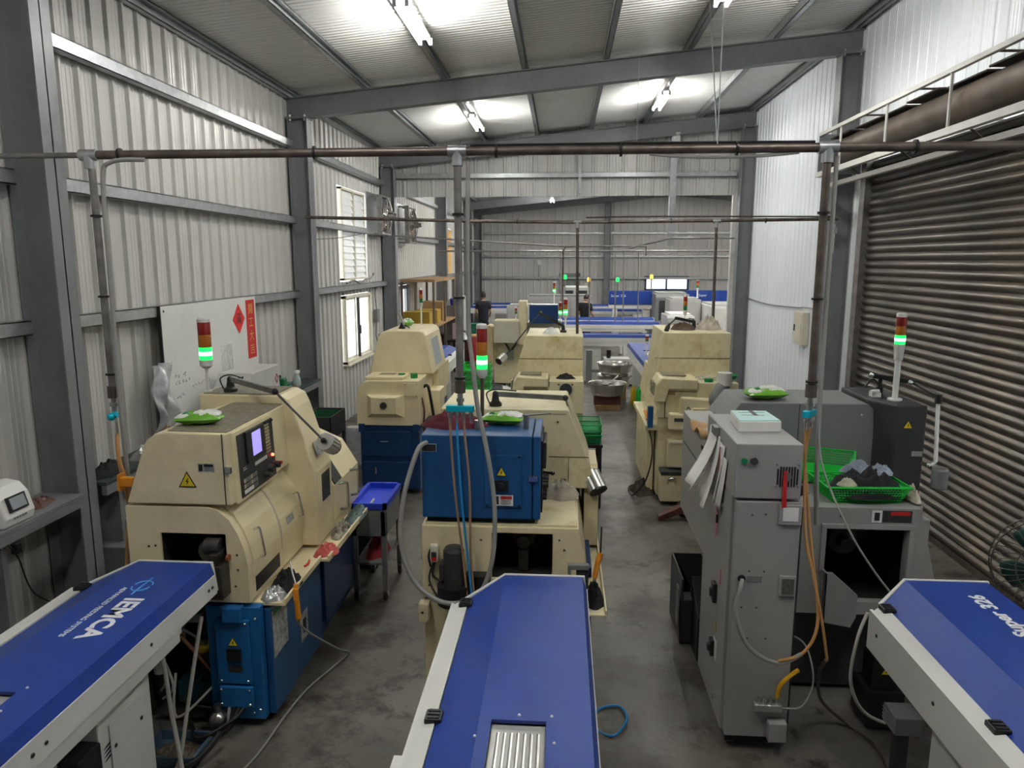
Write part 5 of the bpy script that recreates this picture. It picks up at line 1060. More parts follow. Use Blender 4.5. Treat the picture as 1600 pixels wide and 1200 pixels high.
hose('air_hose', 'amber air hose looping in front of the grey cabinet', [(1.35, YP, 1.845), (1.365, YP, 1.6), (1.375, 3.85, 1.2), (1.39, 3.72, .85), (1.32, 3.70, .67), (1.19, 3.70, .615)], .009, HOSEO)
hose('air_hose', 'amber air hose hanging in front of the grey cabinet, the paler one', [(1.375, YP, 1.845), (1.36, YP, 1.65), (1.335, 3.85, 1.3), (1.36, 3.76, 1.1), (1.41, 3.72, .85), (1.45, 3.71, .63)], .008, HOSEO)
hose('grey_conduit', 'grey conduit looping from the gland of the grey cabinet door', [(.99, 3.755, 1.05), (.97, 3.71, 1.02), (.95, 3.70, .88), (1.03, 3.70, .69), (1.19, 3.705, .60), (1.31, 3.70, .66)], .012, HOSEG)
# second and far overhead pipes
p2 = pipe('overhead_pipe', 'dark overhead air pipe crossing above the second row of machines', [(-3.45, 9.72, 3.33), (-1.2, 9.72, 3.27), (.19, 9.72, 3.25), (3.5, 9.72, 3.28)], .022, PIPE, clamps=[((x, 9.72, 3.265), (1, 0, 0)) for x in (-.6, .6, 1.4, 2.6)])
out(B().tube([(.3, 9.72, 3.31), (1.2, 9.72, 3.32), (3.4, 9.72, 3.31)], .01, 6), 'strapped_cable', PIPE, p2)
for x in (.19, 1.98): out(B().cyl((x - .05, 9.72, 3.26), (x + .05, 9.72, 3.26), .03, n=12).cyl((x, 9.72, 3.26), (x, 9.72, 3.18), .03, n=12), 'tee_fitting', GALV, p2)
pipe('drop_pipe', 'dark drop pipe over the second row middle lathe', [(.19, 9.72, 3.2), (.21, 9.72, 1.55)], .02, RUST, 'air drop pipes'); pipe('drop_pipe', 'rusty drop pipe over the second row right lathe', [(1.98, 9.72, 3.2), (1.99, 9.72, 1.98)], .02, PIPE, 'air drop pipes')
mf2 = manifold('blue green manifold over the second row right lathe', 1.99, 9.72, 1.95, .10, .6)
for dx, hl in ((-.18, 'left hand'), (-.05, 'middle'), (.03, 'right hand')): hose('air_hose', f'{hl} dark thin hose below the second row right manifold', [(1.99, 9.72, 1.86), (1.99 + dx * .4, 9.7, 1.75), (1.99 + dx, 9.68, 1.60)], .009, PIPE)
p3 = pipe('overhead_pipe', 'thin bent overhead pipe at the mouth of the far hall', [(-3.4, 14.6, 3.25), (0., 14.6, 3.04), (1.62, 14.6, 3.04)], .018, PIPEG)
out(B().tube([(1.3, 14.5, 3.0), (2.15, 14.9, 3.20), (3.4, 14.9, 3.20)], .018, 8, 4, False), 'branch_run', PIPEG, p3); out(B().cyl((1.63, 14.55, 3.04), (1.63, 14.55, 2.85), .012), 'tap', PIPE, p3)
pipe('drop_pipe', 'thin dark drop pipe with a bent top over the far blue cabinet', [(.35, 14.6, 3.045), (.06, 14.6, 3.03), (.01, 14.6, 2.95), (.01, 14.6, 1.75)], .018, PIPE, 'air drop pipes')
p4 = pipe('overhead_pipe', 'long pale overhead pipe inside the far hall', [(-3.4, 20, 3.02), (8, 20, 3.02)], .025, PIPEG)
for hl, x in (('leftmost', -.05), ('second', .73), ('middle', 1.43), ('fourth', 1.65), ('rightmost', 2.05)): pipe('drop_pipe', f'{hl} of the five thin drop pipes over the far cross feeders', [(x, 20, 3.0), (x + .02, 20, 1.09)], .018, PIPEG, 'far hall drop pipes')
# ------------------------------------------------------------------ second row: left lathe on a dark blue cabinet
A2 = thing('cnc_lathe', 'cream lathe with rounded hood on a dark blue cabinet, second row left', 'lathe', (-2.02, 9.2, 0), 'cream automatic lathes')
out(B().box(-2.37, -1.66, 8.22, 10.3, .05, .84), 'base_cabinet', BLUED, A2, .006)
o = out(B().box(-2.34, -1.77, 8.20, 8.22, .46, .77), 'drawer', BLUED, A2, .008); out(B().tube([(-2.12, 8.20, .65), (-2.12, 8.18, .65), (-2.03, 8.18, .65), (-2.03, 8.20, .65)], .005, 6, 1, False), 'handle', CHROME, o)
o = out(B().box(-2.34, -1.68, 8.20, 8.22, .08, .40), 'cabinet_door', BLUED, A2, .008); out(B().box(-2.20, -2.18, 8.185, 8.20, .25, .33), 'handle', CHROME, o, .004)
[out(B().box(a, a + .07, 8.18, 8.26, .76, .86), 'corner_bracket', BLUED, A2, .004) for a in (-2.38, -1.73)]
for x in (-2.3, -1.75):
    for y in (8.35, 10.1): out(B().cyl((x, y, 0), (x, y, .05), .035, n=12), 'levelling_foot', COLM, A2)
pf = [(-2.40, .84), (-1.65, .84), (-1.65, 1.375), (-2.24, 1.375), (-2.31, 1.355), (-2.37, 1.30), (-2.40, 1.20)]
bd = out(B().prism(pf, 'y', 8.2, 10.2), 'body', CREAM, A2, .008)
b = B(); x0, x1, z0, z1 = -2.27, -1.83, .86, 1.205; xa, xb, za, zb_ = -2.20, -1.91, 1.0, 1.19
b.add([(x0, 8.2, z0), (x1, 8.2, z0), (x1, 8.2, z1), (x0, 8.2, z1), (xa, 8.10, za), (xb, 8.10, za), (xb, 8.10, zb_), (xa, 8.10, zb_), (x0, 8.2, z0 + .08), (x1, 8.2, z0 + .08)], [(8, 9, 5, 4), (9, 2, 6, 5), (2, 3, 7, 6), (3, 8, 4, 7), (4, 5, 6, 7)]); ht = out(b, 'front_hatch', CREAM, A2)
out(B().cyl((-2.05, 8.10, 1.10), (-2.05, 8.07, 1.10), .04, n=18), 'hatch_knob', CHAR, ht); out(B().tube([(-2.10, 8.11, 1.17), (-2.10, 8.085, 1.18), (-2.0, 8.085, 1.18), (-2.0, 8.11, 1.17)], .006, 6, 1, False), 'hatch_handle', IVORY, ht)
o = out(B().box(-1.82, -1.67, 8.19, 8.2, 1.19, 1.345), 'cover_plate', CREAM, A2, .003); bolts(o, [(-1.81, 8.19, 1.20), (-1.68, 8.19, 1.20), (-1.81, 8.19, 1.335), (-1.68, 8.19, 1.335)], (0, -1, 0), .006, BLACK)
out(B().box(-2.30, -1.85, 8.24, 8.62, 1.375, 1.415), 'deck_lid', CREAM, A2, .01); out(B().box(-2.17, -1.98, 8.4, 8.55, 1.415, 1.418), 'lid_window', M('olive_tint', (.2, .19, .13), .3), A2)
for x in (-1.90, -1.75): out(B().cyl((x, 8.42, 1.375), (x, 8.42, 1.43), .042, n=18), 'oil_cap', GREEND, A2)
ph = [(-2.38, 1.375), (-1.57, 1.375), (-1.655, 1.85), (-1.69, 1.90), (-1.74, 1.915), (-2.13, 1.915), (-2.20, 1.89), (-2.25, 1.83)]
hd = out(B().prism(ph, 'y', 8.72, 9.7), 'hood', CREAM, A2, .02, 3); plate(hd, 'window', (-1.612, 9.2, 1.62), (1, 0, .18), .46, .34, M('pale_window', (.55, .6, .62), .15), .004)
sc = out(B().box(-1.65, -1.58, 9.1, 10.0, 1.05, 1.40), 'side_cover', CREAM, A2, .008); out(B().box(-1.66, -1.50, 8.75, 9.1, .84, 1.17), 'pump_box', CREAM, A2, .01)
out(B().tube([(-1.66, 8.5, 1.25), (-1.60, 8.48, 1.27), (-1.57, 8.5, 1.1), (-1.55, 8.55, .9), (-1.53, 8.6, .7)], .018, 8), 'black_cable', BLACK, A2); out(B().tube([(-1.65, 8.35, 1.15), (-1.62, 8.33, 1.0), (-1.63, 8.34, .82), (-1.62, 8.36, .62)], .012, 8), 'brown_cable', BROWN, A2)
packet('half open wipes packet standing on the second row left hood', (-2.0, 9.25, 1.9155), 1.2, .2, .12, .10, 51)
stack_light('unlit signal stack on the second row left lathe', -1.86, 9.5, 1.9155, 2.15, .022, lit='', seg=.055, pole=.010, pm=WHITE)
tb = thing('tablet_stand', 'small black tablet stand on the second row left hood', 'stand', (-2.0, 8.95, 1.9155)); out(B().prism([(-2.04, 1.9155), (-1.96, 1.9155), (-2.0, 2.0)], 'y', 8.92, 8.98), 'foot', BLACK, tb); out(B().hexa([(-2.06, 8.93, 2.12), (-2.02, 8.93, 2.12), (-1.96, 8.93, 1.96), (-2.0, 8.93, 1.96), (-2.06, 8.95, 2.12), (-2.02, 8.95, 2.12), (-1.96, 8.95, 1.96), (-2.0, 8.95, 1.96)]), 'arm', ALU, tb); out(B().cyl((-1.99, 8.95, 1.98), (-1.90, 8.95, 1.92), .008), 'leg', BLACK, tb)

# ------------------------------------------------------------------ second row middle and right lathes share one design
def lathe_b(label, x0, x1, yf, dz, hx=-.02):
    t = thing('cnc_lathe', label, 'lathe', ((x0 + x1) / 2, yf + .9, 0), 'cream automatic lathes'); W = x1 - x0; xm = x0 + W * .50
    out(B().box(x0 + .04, x1, yf + .04, yf + 1.9, .05, .86 + dz), 'base_casting', CREAMD, t, .006)
    bd = out(B().prism([(x0 + .02, .86 + dz), (x1, .86 + dz), (x1, 1.27 + dz), (x0 + .08, 1.27 + dz)], 'y', yf, yf + 1.9), 'body', CREAMD, t, .008)
    lb = out(B().prism([(x0 - .03, 1.05 + dz), (x0 + .10, 1.05 + dz), (x0 + .14, 1.20 + dz), (xm, 1.20 + dz), (xm, 1.31 + dz), (x0 + .05, 1.33 + dz), (x0 + .0, 1.25 + dz)], 'y', yf - .05, yf + .42), 'raised_cover', CREAMD, t, .012)
    out(B().box(x0 + .08, x0 + .35, yf + .12, yf + .36, 1.325 + dz, 1.336 + dz), 'cover_window', MATS['olive_tint'], lb)
    out(B().prism([(yf + .02, 1.12 + dz), (yf + .30, 1.12 + dz), (yf + .30, 1.26 + dz), (yf + .06, 1.26 + dz)], 'x', x0 - .032, x0 - .02), 'side_window', MATS['olive_tint'], lb)
    hp = [(x0 + hx, 1.27 + dz), (x1, 1.27 + dz), (x1, 1.79 + dz), (x0 + .14, 1.79 + dz)]
    hd = out(B().prism(hp, 'y', yf + .48, yf + 1.6), 'hood', CREAMD, t, .006); out(B().box(x0 + .03, x1 - .005, yf + .476, yf + .481, 1.487 + dz, 1.493 + dz), 'panel_seam', MATS['brown_seam'], hd); out(B().box(x0 + W * .62, x0 + W * .622, yf + .477, yf + .481, 1.5 + dz, 1.78 + dz), 'panel_seam', MATS['brown_seam'], hd)
    out(B().box(xm + .005, xm + .012, yf - .004, yf + .3, 1.20 + dz, 1.275 + dz), 'deck_seam', CHAR, bd); out(B().box(x0 + .10, x0 + .11, yf - .004, yf, .86 + dz, 1.17 + dz).box(x0 + .1, xm, yf - .004, yf, 1.165 + dz, 1.172 + dz), 'front_seam', CHAR, bd)
    plate(bd, 'label', (x0 + .17, yf, 1.145 + dz), (0, -1, 0), .09, .035, M('ochre_label', (.35, .22, .08), .5) if 'ochre_label' not in MATS else MATS['ochre_label'])
    fh = out(B().prism([(x0 + .25, .90 + dz), (x0 + .62, .90 + dz), (x0 + .62, 1.10 + dz), (x0 + .27, 1.12 + dz)], 'y', yf - .09, yf), 'front_hatch', CREAMD, t, .02); out(B().box(x0 + .40, x0 + .60, yf - .13, yf - .09, .93 + dz, 1.0 + dz), 'hatch_pocket', CREAM, fh, .006); out(B().tube([(x0 + .34, yf - .09, .98 + dz), (x0 + .35, yf - .11, 1.01 + dz), (x0 + .38, yf - .09, .98 + dz)], .005, 6), 'lift_ring', CHAR, fh)
    for y in (yf + .2, yf + 1.7):
        for x in (x0 + .12, x1 - .1): out(B().cyl((x, y, 0), (x, y, .05), .035, n=12), 'levelling_foot', COLM, t)
    return t
m2 = lathe_b('stained cream lathe with a round black port, second row middle', -.60, .28, 8.92, 0.)
o = out(B().cyl((.06, 8.92, 1.17), (.06, 8.89, 1.17), .078, n=24), 'round_port', CHAR, m2); out(B().cyl((.06, 8.925, 1.17), (.06, 8.905, 1.17), .09, n=24), 'port_flange', CREAMG, m2); bolts(m2, [(-.03, 8.92, 1.23), (.14, 8.92, 1.23)], (0, -1, 0), .012, CHAR)
rag('black_rag', 'small black rag on the deck of the second row middle lathe', (.06, 9.15, 1.272), .13, .08, .07, CLOTHB, 61)
wlm = work_lamp('long black jointed lamp leaning over the second row middle lathe', (.02, 9.9, 1.7905), (-.30, 9.75, 2.06), (-.72, 9.3, 1.55), (-.80, 9.2, 1.48), .05, .12, BLACK, ALU, joint=BLACK)
rag('crumpled_bag', 'white crumpled bag on the second row middle hood', (-.15, 9.7, 1.7905), .12, .1, .09, WHITEF, 62, cat='bag')
stack_light('signal stack with lit green lens behind the second row middle lathe', .05, 10.2, 1.7905, 1.95, .028, seg=.07, pole=.012, pm=WHITE)
r2 = lathe_b('stained cream lathe with a grey exhaust elbow, second row right', 1.08, 2.0, 8.2, .12, .08)
# exhaust elbow, raised on the right deck
el = out(B().tube([(1.80, 8.18, 1.12), (1.73, 8.12, 1.20), (1.77, 8.12, 1.30), (1.82, 8.14, 1.39)], .075, 18), 'exhaust_elbow', GREYD, r2); out(B().cyl((1.825, 8.14, 1.38), (1.825, 8.14, 1.52), .082, n=24), 'exhaust_sleeve', WHITEP, r2); out(B().cyl((1.72, 8.12, 1.2), (1.72, 8.05, 1.2), .03), 'elbow_plug', CHAR, r2)
out(B().box(1.22, 1.46, 8.10, 8.2, .86, 1.05), 'latch_box', CREAM, r2, .02); out(B().box(1.28, 1.40, 8.09, 8.10, .96, 1.0), 'latch_slot', CHAR, r2)
out(B().box(1.22, 1.55, 8.10, 8.22, .42, .74), 'lower_panel', CREAMD, r2, .006); out(B().box(1.24, 1.55, 8.09, 8.10, .70, .72).box(1.24, 1.55, 8.09, 8.1, .43, .45), 'panel_rail', CREAMG, r2)
cdr = out(B().box(1.14, 1.6, 8.0, 8.2, .05, .36), 'coolant_drawer', CREAMD, r2, .006); out(B().box(1.14, 1.6, 7.99, 8.2, .36, .40), 'drawer_top', CHAR, cdr); out(B().tube([(1.22, 8.0, .26), (1.22, 7.96, .32), (1.26, 7.95, .34), (1.30, 7.96, .32), (1.30, 8.0, .26)], .012, 8), 'drawer_hook', CHROME, cdr); bolts(cdr, [(1.45, 8.0, .24), (1.45, 8.0, .16)], (0, -1, 0), .014, BLACK, 'hole_plug')
out(B().prism([(8.25, .82), (9.7, .82), (9.7, .88), (8.25, .88)], 'x', .98, 1.14), 'chip_tray', CREAMD, r2, .004); out(B().box(1.02, 1.10, 8.4, 9.6, .06, .82), 'side_door', CREAMD, r2, .006); out(B().box(1.0, 1.06, 8.22, 8.3, .86, 1.10), 'blue_post', BLUE, r2)
rag('swarf_heap', 'heap of pale chips on the deck of the second row right lathe', (1.72, 8.45, 1.392), .22, .10, .06, M('pale_swarf', (.48, .43, .32), .6, var=.5, scale=40, bump=.8), 63, cat='chips')
out(B().cyl((1.68, 8.28, 1.392), (1.68, 8.28, 1.43), .05, n=18), 'oil_cap', GREEND, r2)
tag(out(B().lathe([(.05, 0), (.10, .03), (.12, .06), (.115, .06), (.09, .03), (.01, .008)], (1.92, 8.42, 1.392), 24), 'green_dish', GREEND), 'teal green dish behind the exhaust elbow', 'dish')
rag('brown_rag', 'brown oily rag on the second row right hood', (1.50, 9.1, 1.911), .16, .12, .10, M('brown_cloth', (.10, .065, .045), .9, bump=.5), 64); rag('cream_sack', 'pale cream sack on the second row right hood', (1.83, 9.15, 1.911), .16, .14, .17, CLOTHW, 65, cat='sack')
wlr = work_lamp('black jointed lamp leaning on the second row right hood', (1.66, 9.25, 1.911), (1.40, 9.0, 2.06), (1.30, 8.9, 1.99), (1.28, 8.88, 1.95), .028, .05, BLACK, BLACK)
stack_light('unlit red amber green signal stack behind the second row right lathe', 1.62, 9.7, 1.911, 2.05, .026, lit='', seg=.06, pole=.010, pm=WHITE)
rag('dark_bag', 'dark rag on the floor beside the second row right lathe', (1.0, 8.5, 0), .16, .2, .16, M('dirty_dark_cloth', (.06, .05, .04), .9, bump=.5), 66)
hose('black_cable', 'black cable looping onto the floor beside the second row right lathe', [(1.02, 8.45, .88), (1.06, 8.2, .6), (1.0, 8.2, .25), (.86, 8.3, .02), (.84, 8.6, .02), (.98, 8.7, .05)], .009, BLACK, 'cable')
ag = thing('air_gun', 'orange air gun on the tray of the second row right lathe', 'air gun', (1.03, 8.6, .88)); out(B().tube([(1.03, 8.5, .89), (1.03, 8.6, .92), (1.02, 8.7, .96)], [.02, .02], 8), 'grip', ORANGE, ag); out(B().cyl((1.02, 8.7, .96), (1.02, 8.85, .98), .006), 'nozzle', STEEL, ag)
# feeders behind the second row (same design, turned round)
def back_feeder(src, label, loc, rz):
    c = copy_tree(src); c.location = loc; c.rotation_euler.z = rz; c['label'] = label
    def prune(o):
        for ch in list(o.children):
            if ch.name.startswith(('lettering', 'logo')): bpy.data.objects.remove(ch)
            else: prune(ch)
    prune(c); return c
back_feeder(fc, 'blue topped bar feeder behind the second row left lathe', (-2.36, 12.5, 0), math.pi); back_feeder(fc, 'blue topped bar feeder behind the second row right lathe', (1.64, 13.2, 0), math.pi)
stack_light('small red topped signal post above the second row right feeder', 1.52, 13.0, 1.10, 1.28, .03, lit='', seg=.03, pole=.012, pm=WHITE)
# ------------------------------------------------------------------ cross feeders and machines in the far hall
for k, (x, y, lab) in enumerate(((1.75, 16.75, 'nearest cross bar feeder of the far hall with a long blue top'), (.95, 20.2, 'second cross bar feeder of the far hall'), (.98, 21.7, 'third cross bar feeder, in front of the worker with bowed head'), (1.05, 25.6, 'fourth cross bar feeder, behind the worker with bowed head'), (1.95, 28.4, 'fifth and farthest cross bar feeder'))):
    c = back_feeder(fc, lab, (x, y, 0), math.pi / 2); c.rotation_euler.z = -math.pi / 2
for y, lab in ((27.0, 'blue topped feeder right of the standing worker, the near one'), (29.2, 'blue topped feeder right of the standing worker, the far one')): back_feeder(fc, lab, (-1.85, y, 0), -math.pi / 2)
def far_machine(name, label, x0, x1, y0, y1, z0, z1, mat, doors=2, top=None, base=CHAR, win=False, grp='far hall machines', trim=None, chamfer=.0):
    t = thing(name, label, 'machine', ((x0 + x1) / 2, (y0 + y1) / 2, 0), grp)
    out(B().box(x0 + .03, x1 - .03, y0 + .04, y1 - .04, 0, z0), 'base', base, t); 
    bd = out(B().prism([(y0, z0), (y1, z0), (y1, z1), (y0 + chamfer, z1), (y0, z1 - chamfer)], 'x', x0, x1), 'body', mat, t, .012)
    w_ = (x1 - x0) / doors
    for k in range(doors):
        d = out(B().box(x0 + k * w_ + .03, x0 + (k + 1) * w_ - .03, y0 - .015, y0, z0 + .05, z1 - chamfer - .05), 'door', mat, t, .006); out(B().box(x0 + (k + 1) * w_ - .09, x0 + (k + 1) * w_ - .07, y0 - .035, y0 - .015, (z0 + z1) / 2 - .06, (z0 + z1) / 2 + .06), 'handle', BLACK, d)
        if win: out(B().box(x0 + k * w_ + .10, x0 + (k + 1) * w_ - .10, y0 - .02, y0 - .014, z0 + (z1 - z0) * .5, z1 - chamfer - .10), 'door_window', M('dark_window', (.04, .045, .05), .15) if 'dark_window' not in MATS else MATS['dark_window'], d)
    if top: out(B().box(x0 + .08, x1 - .08, y0 + .1 + chamfer, y1 - .1, z1, z1 + .05), 'top_cover', top, t, .006)
    return t
LG = M('light_grey_enamel', (.38, .38, .365), .45, var=.05)
m = thing('cnc_lathe', 'cream and grey lathe with a grey control box at the mouth of the far hall', 'lathe', (-1.1, 16.1, 0), 'cream automatic lathes')
out(B().box(-1.50, -.35, 15.95, 17.2, .05, .95), 'body', CREAMD, m, .01); out(B().box(-1.47, -.92, 15.55, 16.1, 1.0, 1.47), 'control_box', CREAMG, m, .008); out(B().box(-.94, -.76, 15.7, 16.1, .95, 1.90), 'tower', CREAM, m, .01); out(B().box(-1.46, -.93, 15.57, 16.08, 1.47, 1.485), 'wooden_top', CREAM, m); out(B().box(-.76, .0, 15.9, 17.0, .95, 1.42), 'work_cover', CREAMG, m, .01)
out(B().prism([(-1.72, .45), (-1.5, .45), (-1.5, 1.33), (-1.62, 1.36), (-1.70, 1.30)], 'y', 15.8, 16.3), 'side_guard', M('tan_enamel', (.55, .44, .26), .45), m, .02); out(B().cyl((-1.25, 15.9, .97), (-1.12, 15.95, .75), .02).cyl((-1.0, 15.9, .97), (-1.1, 15.95, .80), .02), 'support_rod', CHAR, m); out(B().box(-1.2, -1.05, 15.8, 15.95, .6, .78), 'lamp_bracket', STEEL, m)
out(B().cyl((-1.2, 16.0, 0), (-1.2, 16.0, .05), .05), 'levelling_foot', COLM, m)
bc = thing('control_cabinet', 'dark blue control cabinet with a yellow warning triangle in the far hall', 'cabinet', (-.38, 15.85, 1.42)); o = out(B().box(-.70, -.08, 15.6, 15.99, 1.425, 1.82), 'cabinet', BLUED, bc, .008); tri_sign(o, (-.45, 15.6, 1.66), .09, (0, -1, 0)); out(B().box(-.66, -.1, 15.62, 15.97, 1.82, 1.83), 'top_sheet', WHITEF, bc)
stack_light('small signal stack with a lit green lens left of the far blue cabinet', -.18, 16.4, 1.42, 2.0, .028, seg=.07, pole=.012, pm=WHITE)
stack_light('signal stack with a lit green lens right of the far blue cabinet', -.04, 16.2, 1.42, 1.52, .034, seg=.085, pole=.015, pm=WHITE)
stack_light('tiny red signal post on the far grey control box', -1.0, 15.75, 1.486, 1.56, .025, lit='', seg=.04, pole=.01, pm=WHITE)
far_machine('far_cabinet', 'light grey cabinet with a sloped white top right of the cross feeders', 2.78, 3.5, 19.4, 20.6, .1, 1.32, LG, 2, WHITE, chamfer=.06)
far_machine('far_machine', 'large white panelled machine at the right of the far hall', 4.15, 5.85, 20.7, 22.5, .1, 1.50, WHITEP, 2, LG)
far_machine('far_machine', 'grey hooded machine between the two blue far feeders', 2.95, 4.0, 23.2, 24.6, .1, 1.72, GREYD, 2, GREY, chamfer=.1, win=True)
far_machine('far_machine', 'pale grey machine in front of the hooded one', 3.2, 4.12, 21.9, 22.9, .1, 1.62, LG, 1, LG)
far_machine('far_machine', 'grey panelled machine behind the far blue cabinet', -1.15, .95, 23.5, 24.6, .1, 1.62, GREY, 3, GREYD)
far_machine('far_machine', 'light grey machine with a white top beside the glazed far door', .0, 1.0, 26.5, 27.5, .1, 1.80, LG, 2, WHITE, win=True)
far_machine('far_machine', 'small light grey machine right of the standing worker', -1.62, -.8, 21.2, 22.0, .1, 1.45, LG, 1, LG)
for x0, x1, y, lab in ((1.55, 2.95, 24.2, 'far blue feeder housing lettered Super 326 left of the bright window'), (4.15, 5.55, 24.8, 'far blue feeder housing lettered Super right of the bright window')):
    t = thing('feeder_housing', lab, 'bar feeder', ((x0 + x1) / 2, y, 0), 'far blue feeder housings'); bx = out(B().box(x0, x1, y, y + .4, 1.34, 1.78), 'housing', FBLUE, t, .01); out(B().box(x0 + .62, x0 + .625, y - .003, y, 1.34, 1.78), 'housing_seam', BLACK, bx); out(B().box(x0, x1, y + .05, y + .35, 1.2, 1.34), 'channel', FWHITE, t)
    for x in (x0 + .2, x1 - .2): out(B().box(x - .08, x + .08, y + .1, y + .3, 0, 1.2), 'stand', FWHITE, t)
    text('Super 326' if x0 < 3 else 'Super', .12, TEXTW, bx, (x0 + .30 if x0 < 3 else x0 + .55, y - .002, 1.62), (1, 0, 0), (0, 0, 1))
for x, y, z, lit, lab in ((.1, 26.3, 1.86, 'g', 'green'), (.97, 27, 1.75, 'a', 'amber'), (2.02, 27, 1.75, 'g', 'green'), (3.25, 27, 1.86, 'a', 'amber')):
    t = thing('beacon', f'lit {lab} beacon on a thin post {"before the glazed far door" if x < .5 else "left of the back wall column" if x < 1.5 else "right of the back wall column" if x < 3 else "left of the bright back window"}', 'signal light', (x, y, 0), 'far hall beacons')
    out(B().cyl((x, y, 0), (x, y, z + .25), .02, n=8), 'post', PIPEG, t); out(B().lathe([(.05, 0), (.06, .03), (.06, .12), (.03, .16)], (x, y, z + .25), 12), 'lens', LGREEN if lit == 'g' else LWARM, t); out(B().cyl((x, y, z + .23), (x, y, z + .25), .06, n=12), 'lens_base', BLACK, t)
stack_light('distant signal stack on the hooded far machine', 4.05, 22.2, 1.67, 1.9, .04, lit='', seg=.07, pole=.02, pm=WHITE); stack_light('distant signal stack on the white panelled machine', 4.75, 21.2, 1.55, 1.62, .045, lit='', seg=.09, pole=.02, pm=WHITE); stack_light('distant red signal post on the right of the white panelled machine', 5.5, 21.0, 1.55, 1.62, .04, lit='', seg=.07, pole=.02, pm=WHITE)
dc = thing('drive_cabinet', 'white drive cabinet with a yellow warning triangle under the nearest cross feeder', 'cabinet', (1.35, 16.2, 0)); o = out(B().box(.95, 1.75, 16.0, 16.4, .05, .62), 'cabinet', FWHITE, dc, .008); tri_sign(o, (1.58, 16.0, .50), .11, (0, -1, 0)); out(B().box(.98, 1.72, 16.02, 16.38, 0, .05), 'plinth', CHAR, dc); out(B().cyl((1.05, 16.1, .62), (1.05, 16.1, .80), .05, n=14), 'pump_motor', BLACK, dc); out(B().box(.55, .68, 16.0, 16.15, 0, .80), 'support_post', GREYD, dc, .006); out(B().box(.68, .95, 16.04, 16.12, .3, .36), 'tie_bar', GREYD, dc)
# ------------------------------------------------------------------ left wall: board, shelf and what stands on it
wbd = thing('whiteboard', 'large whiteboard leaning on the left wall with red paper couplets', 'whiteboard', (-3.6, 7.3, 1.15))
out(B().box(-3.625, -3.605, 6.28, 8.33, 1.14, 2.345), 'board', BOARD, wbd, .003); out(B().box(-3.628, -3.60, 6.27, 6.285, 1.14, 2.35), 'board_edge', BLACK, wbd)
out(B().box(-3.6045, -3.603, 7.40, 7.66, 1.42, 1.86), 'pinned_sheet', M('grey_film_sheet', (.58, .60, .58), .25, var=.25, scale=18), wbd)
INK = M('faded_ink', (.25, .26, .3), .6); rk = random.Random(4)
for z, y, n in ((1.62, 6.45, 5), (1.55, 6.75, 7), (1.49, 6.45, 3), (1.68, 6.45, 4)):
    b = B(); yy = y
    for k in range(n):
        p = [(-3.6035, yy + rk.uniform(0, .045), z + rk.uniform(-.022, .022)) for _ in range(4)]; b.tube(p, .0025, 4, 3); yy += .055
    out(b, 'ink_scribble', INK, wbd)
bolts(wbd, [(-3.604, 6.34, 2.30)], (1, 0, 0), .012, BLACK)
cp_ = thing('paper_couplet', 'tall red paper couplet with gold characters on the whiteboard', 'paper sign', (-3.6, 8.17, 1.62)); o = out(B().box(-3.604, -3.600, 8.06, 8.28, 1.64, 2.31), 'red_strip', REDP, cp_)
for k, ch in enumerate('開工大吉'): text(ch, .13, TEXTG, o, (-3.5995, 8.17, 2.20 - k * .155), (0, 1, 0), (0, 0, 1), 'gold_character', .0005)
dm = thing('paper_diamond', 'red diamond shaped paper with a black character on the whiteboard', 'paper sign', (-3.6, 7.86, 1.95)); b = B().prism([(7.86, 1.95), (8.01, 2.11), (7.86, 2.28), (7.71, 2.11)], 'x', -3.604, -3.600); o = out(b, 'red_diamond', M('bright_red_paper', (.65, .02, .02), .6), dm); text('滿', .13, TEXTK, o, (-3.5995, 7.86, 2.11), (0, 1, 0), (0, 0, 1), 'black_character', .0005)
sh = thing('long_shelf', 'dark steel shelf running along the left wall behind the lathe', 'shelf', (-3.55, 6.0, 0))
out(B().box(-3.70, -3.38, 1.5, 4.72, 1.09, 1.12), 'shelf_board', COLM, sh, .003); out(B().box(-3.43, -3.38, 1.5, 4.72, 1.03, 1.09), 'front_rail', COLM, sh)
out(B().box(-3.70, -3.38, 4.98, 9.86, 1.09, 1.12), 'shelf_board', M('dark_green_steel', (.03, .045, .04), .5), sh, .003); out(B().box(-3.42, -3.38, 4.98, 9.86, 1.02, 1.09), 'front_rail', COLM, sh)
for y in (2.0, 4.0, 5.2, 7.0, 9.0): out(B().box(-3.68, -3.42, y - .02, y + .02, .0, 1.09), 'bracket', COLM, sh)
tc = thing('time_clock', 'white time clock with a small grey screen on the left shelf', 'time clock', (-3.5, 4.1, 1.12)); b = B().prism([(-3.62, 1.1205), (-3.40, 1.1205), (-3.385, 1.18), (-3.42, 1.30), (-3.47, 1.36), (-3.56, 1.375), (-3.62, 1.36)], 'y', 4.0, 4.26); o = out(b, 'case', WHITE, tc, .012); b = B().hexa([(-3.392, 4.05, 1.21), (-3.392, 4.21, 1.21), (-3.417, 4.21, 1.305), (-3.417, 4.05, 1.305), (-3.385, 4.05, 1.212), (-3.385, 4.21, 1.212), (-3.410, 4.21, 1.307), (-3.410, 4.05, 1.307)]); out(b, 'bezel', BLACK, tc); b = B().hexa([(-3.388, 4.07, 1.225), (-3.388, 4.19, 1.225), (-3.409, 4.19, 1.295), (-3.409, 4.07, 1.295), (-3.381, 4.07, 1.227), (-3.381, 4.19, 1.227), (-3.402, 4.19, 1.297), (-3.402, 4.07, 1.297)]); out(b, 'screen', M('grey_lcd', (.30, .34, .38), .3), tc)
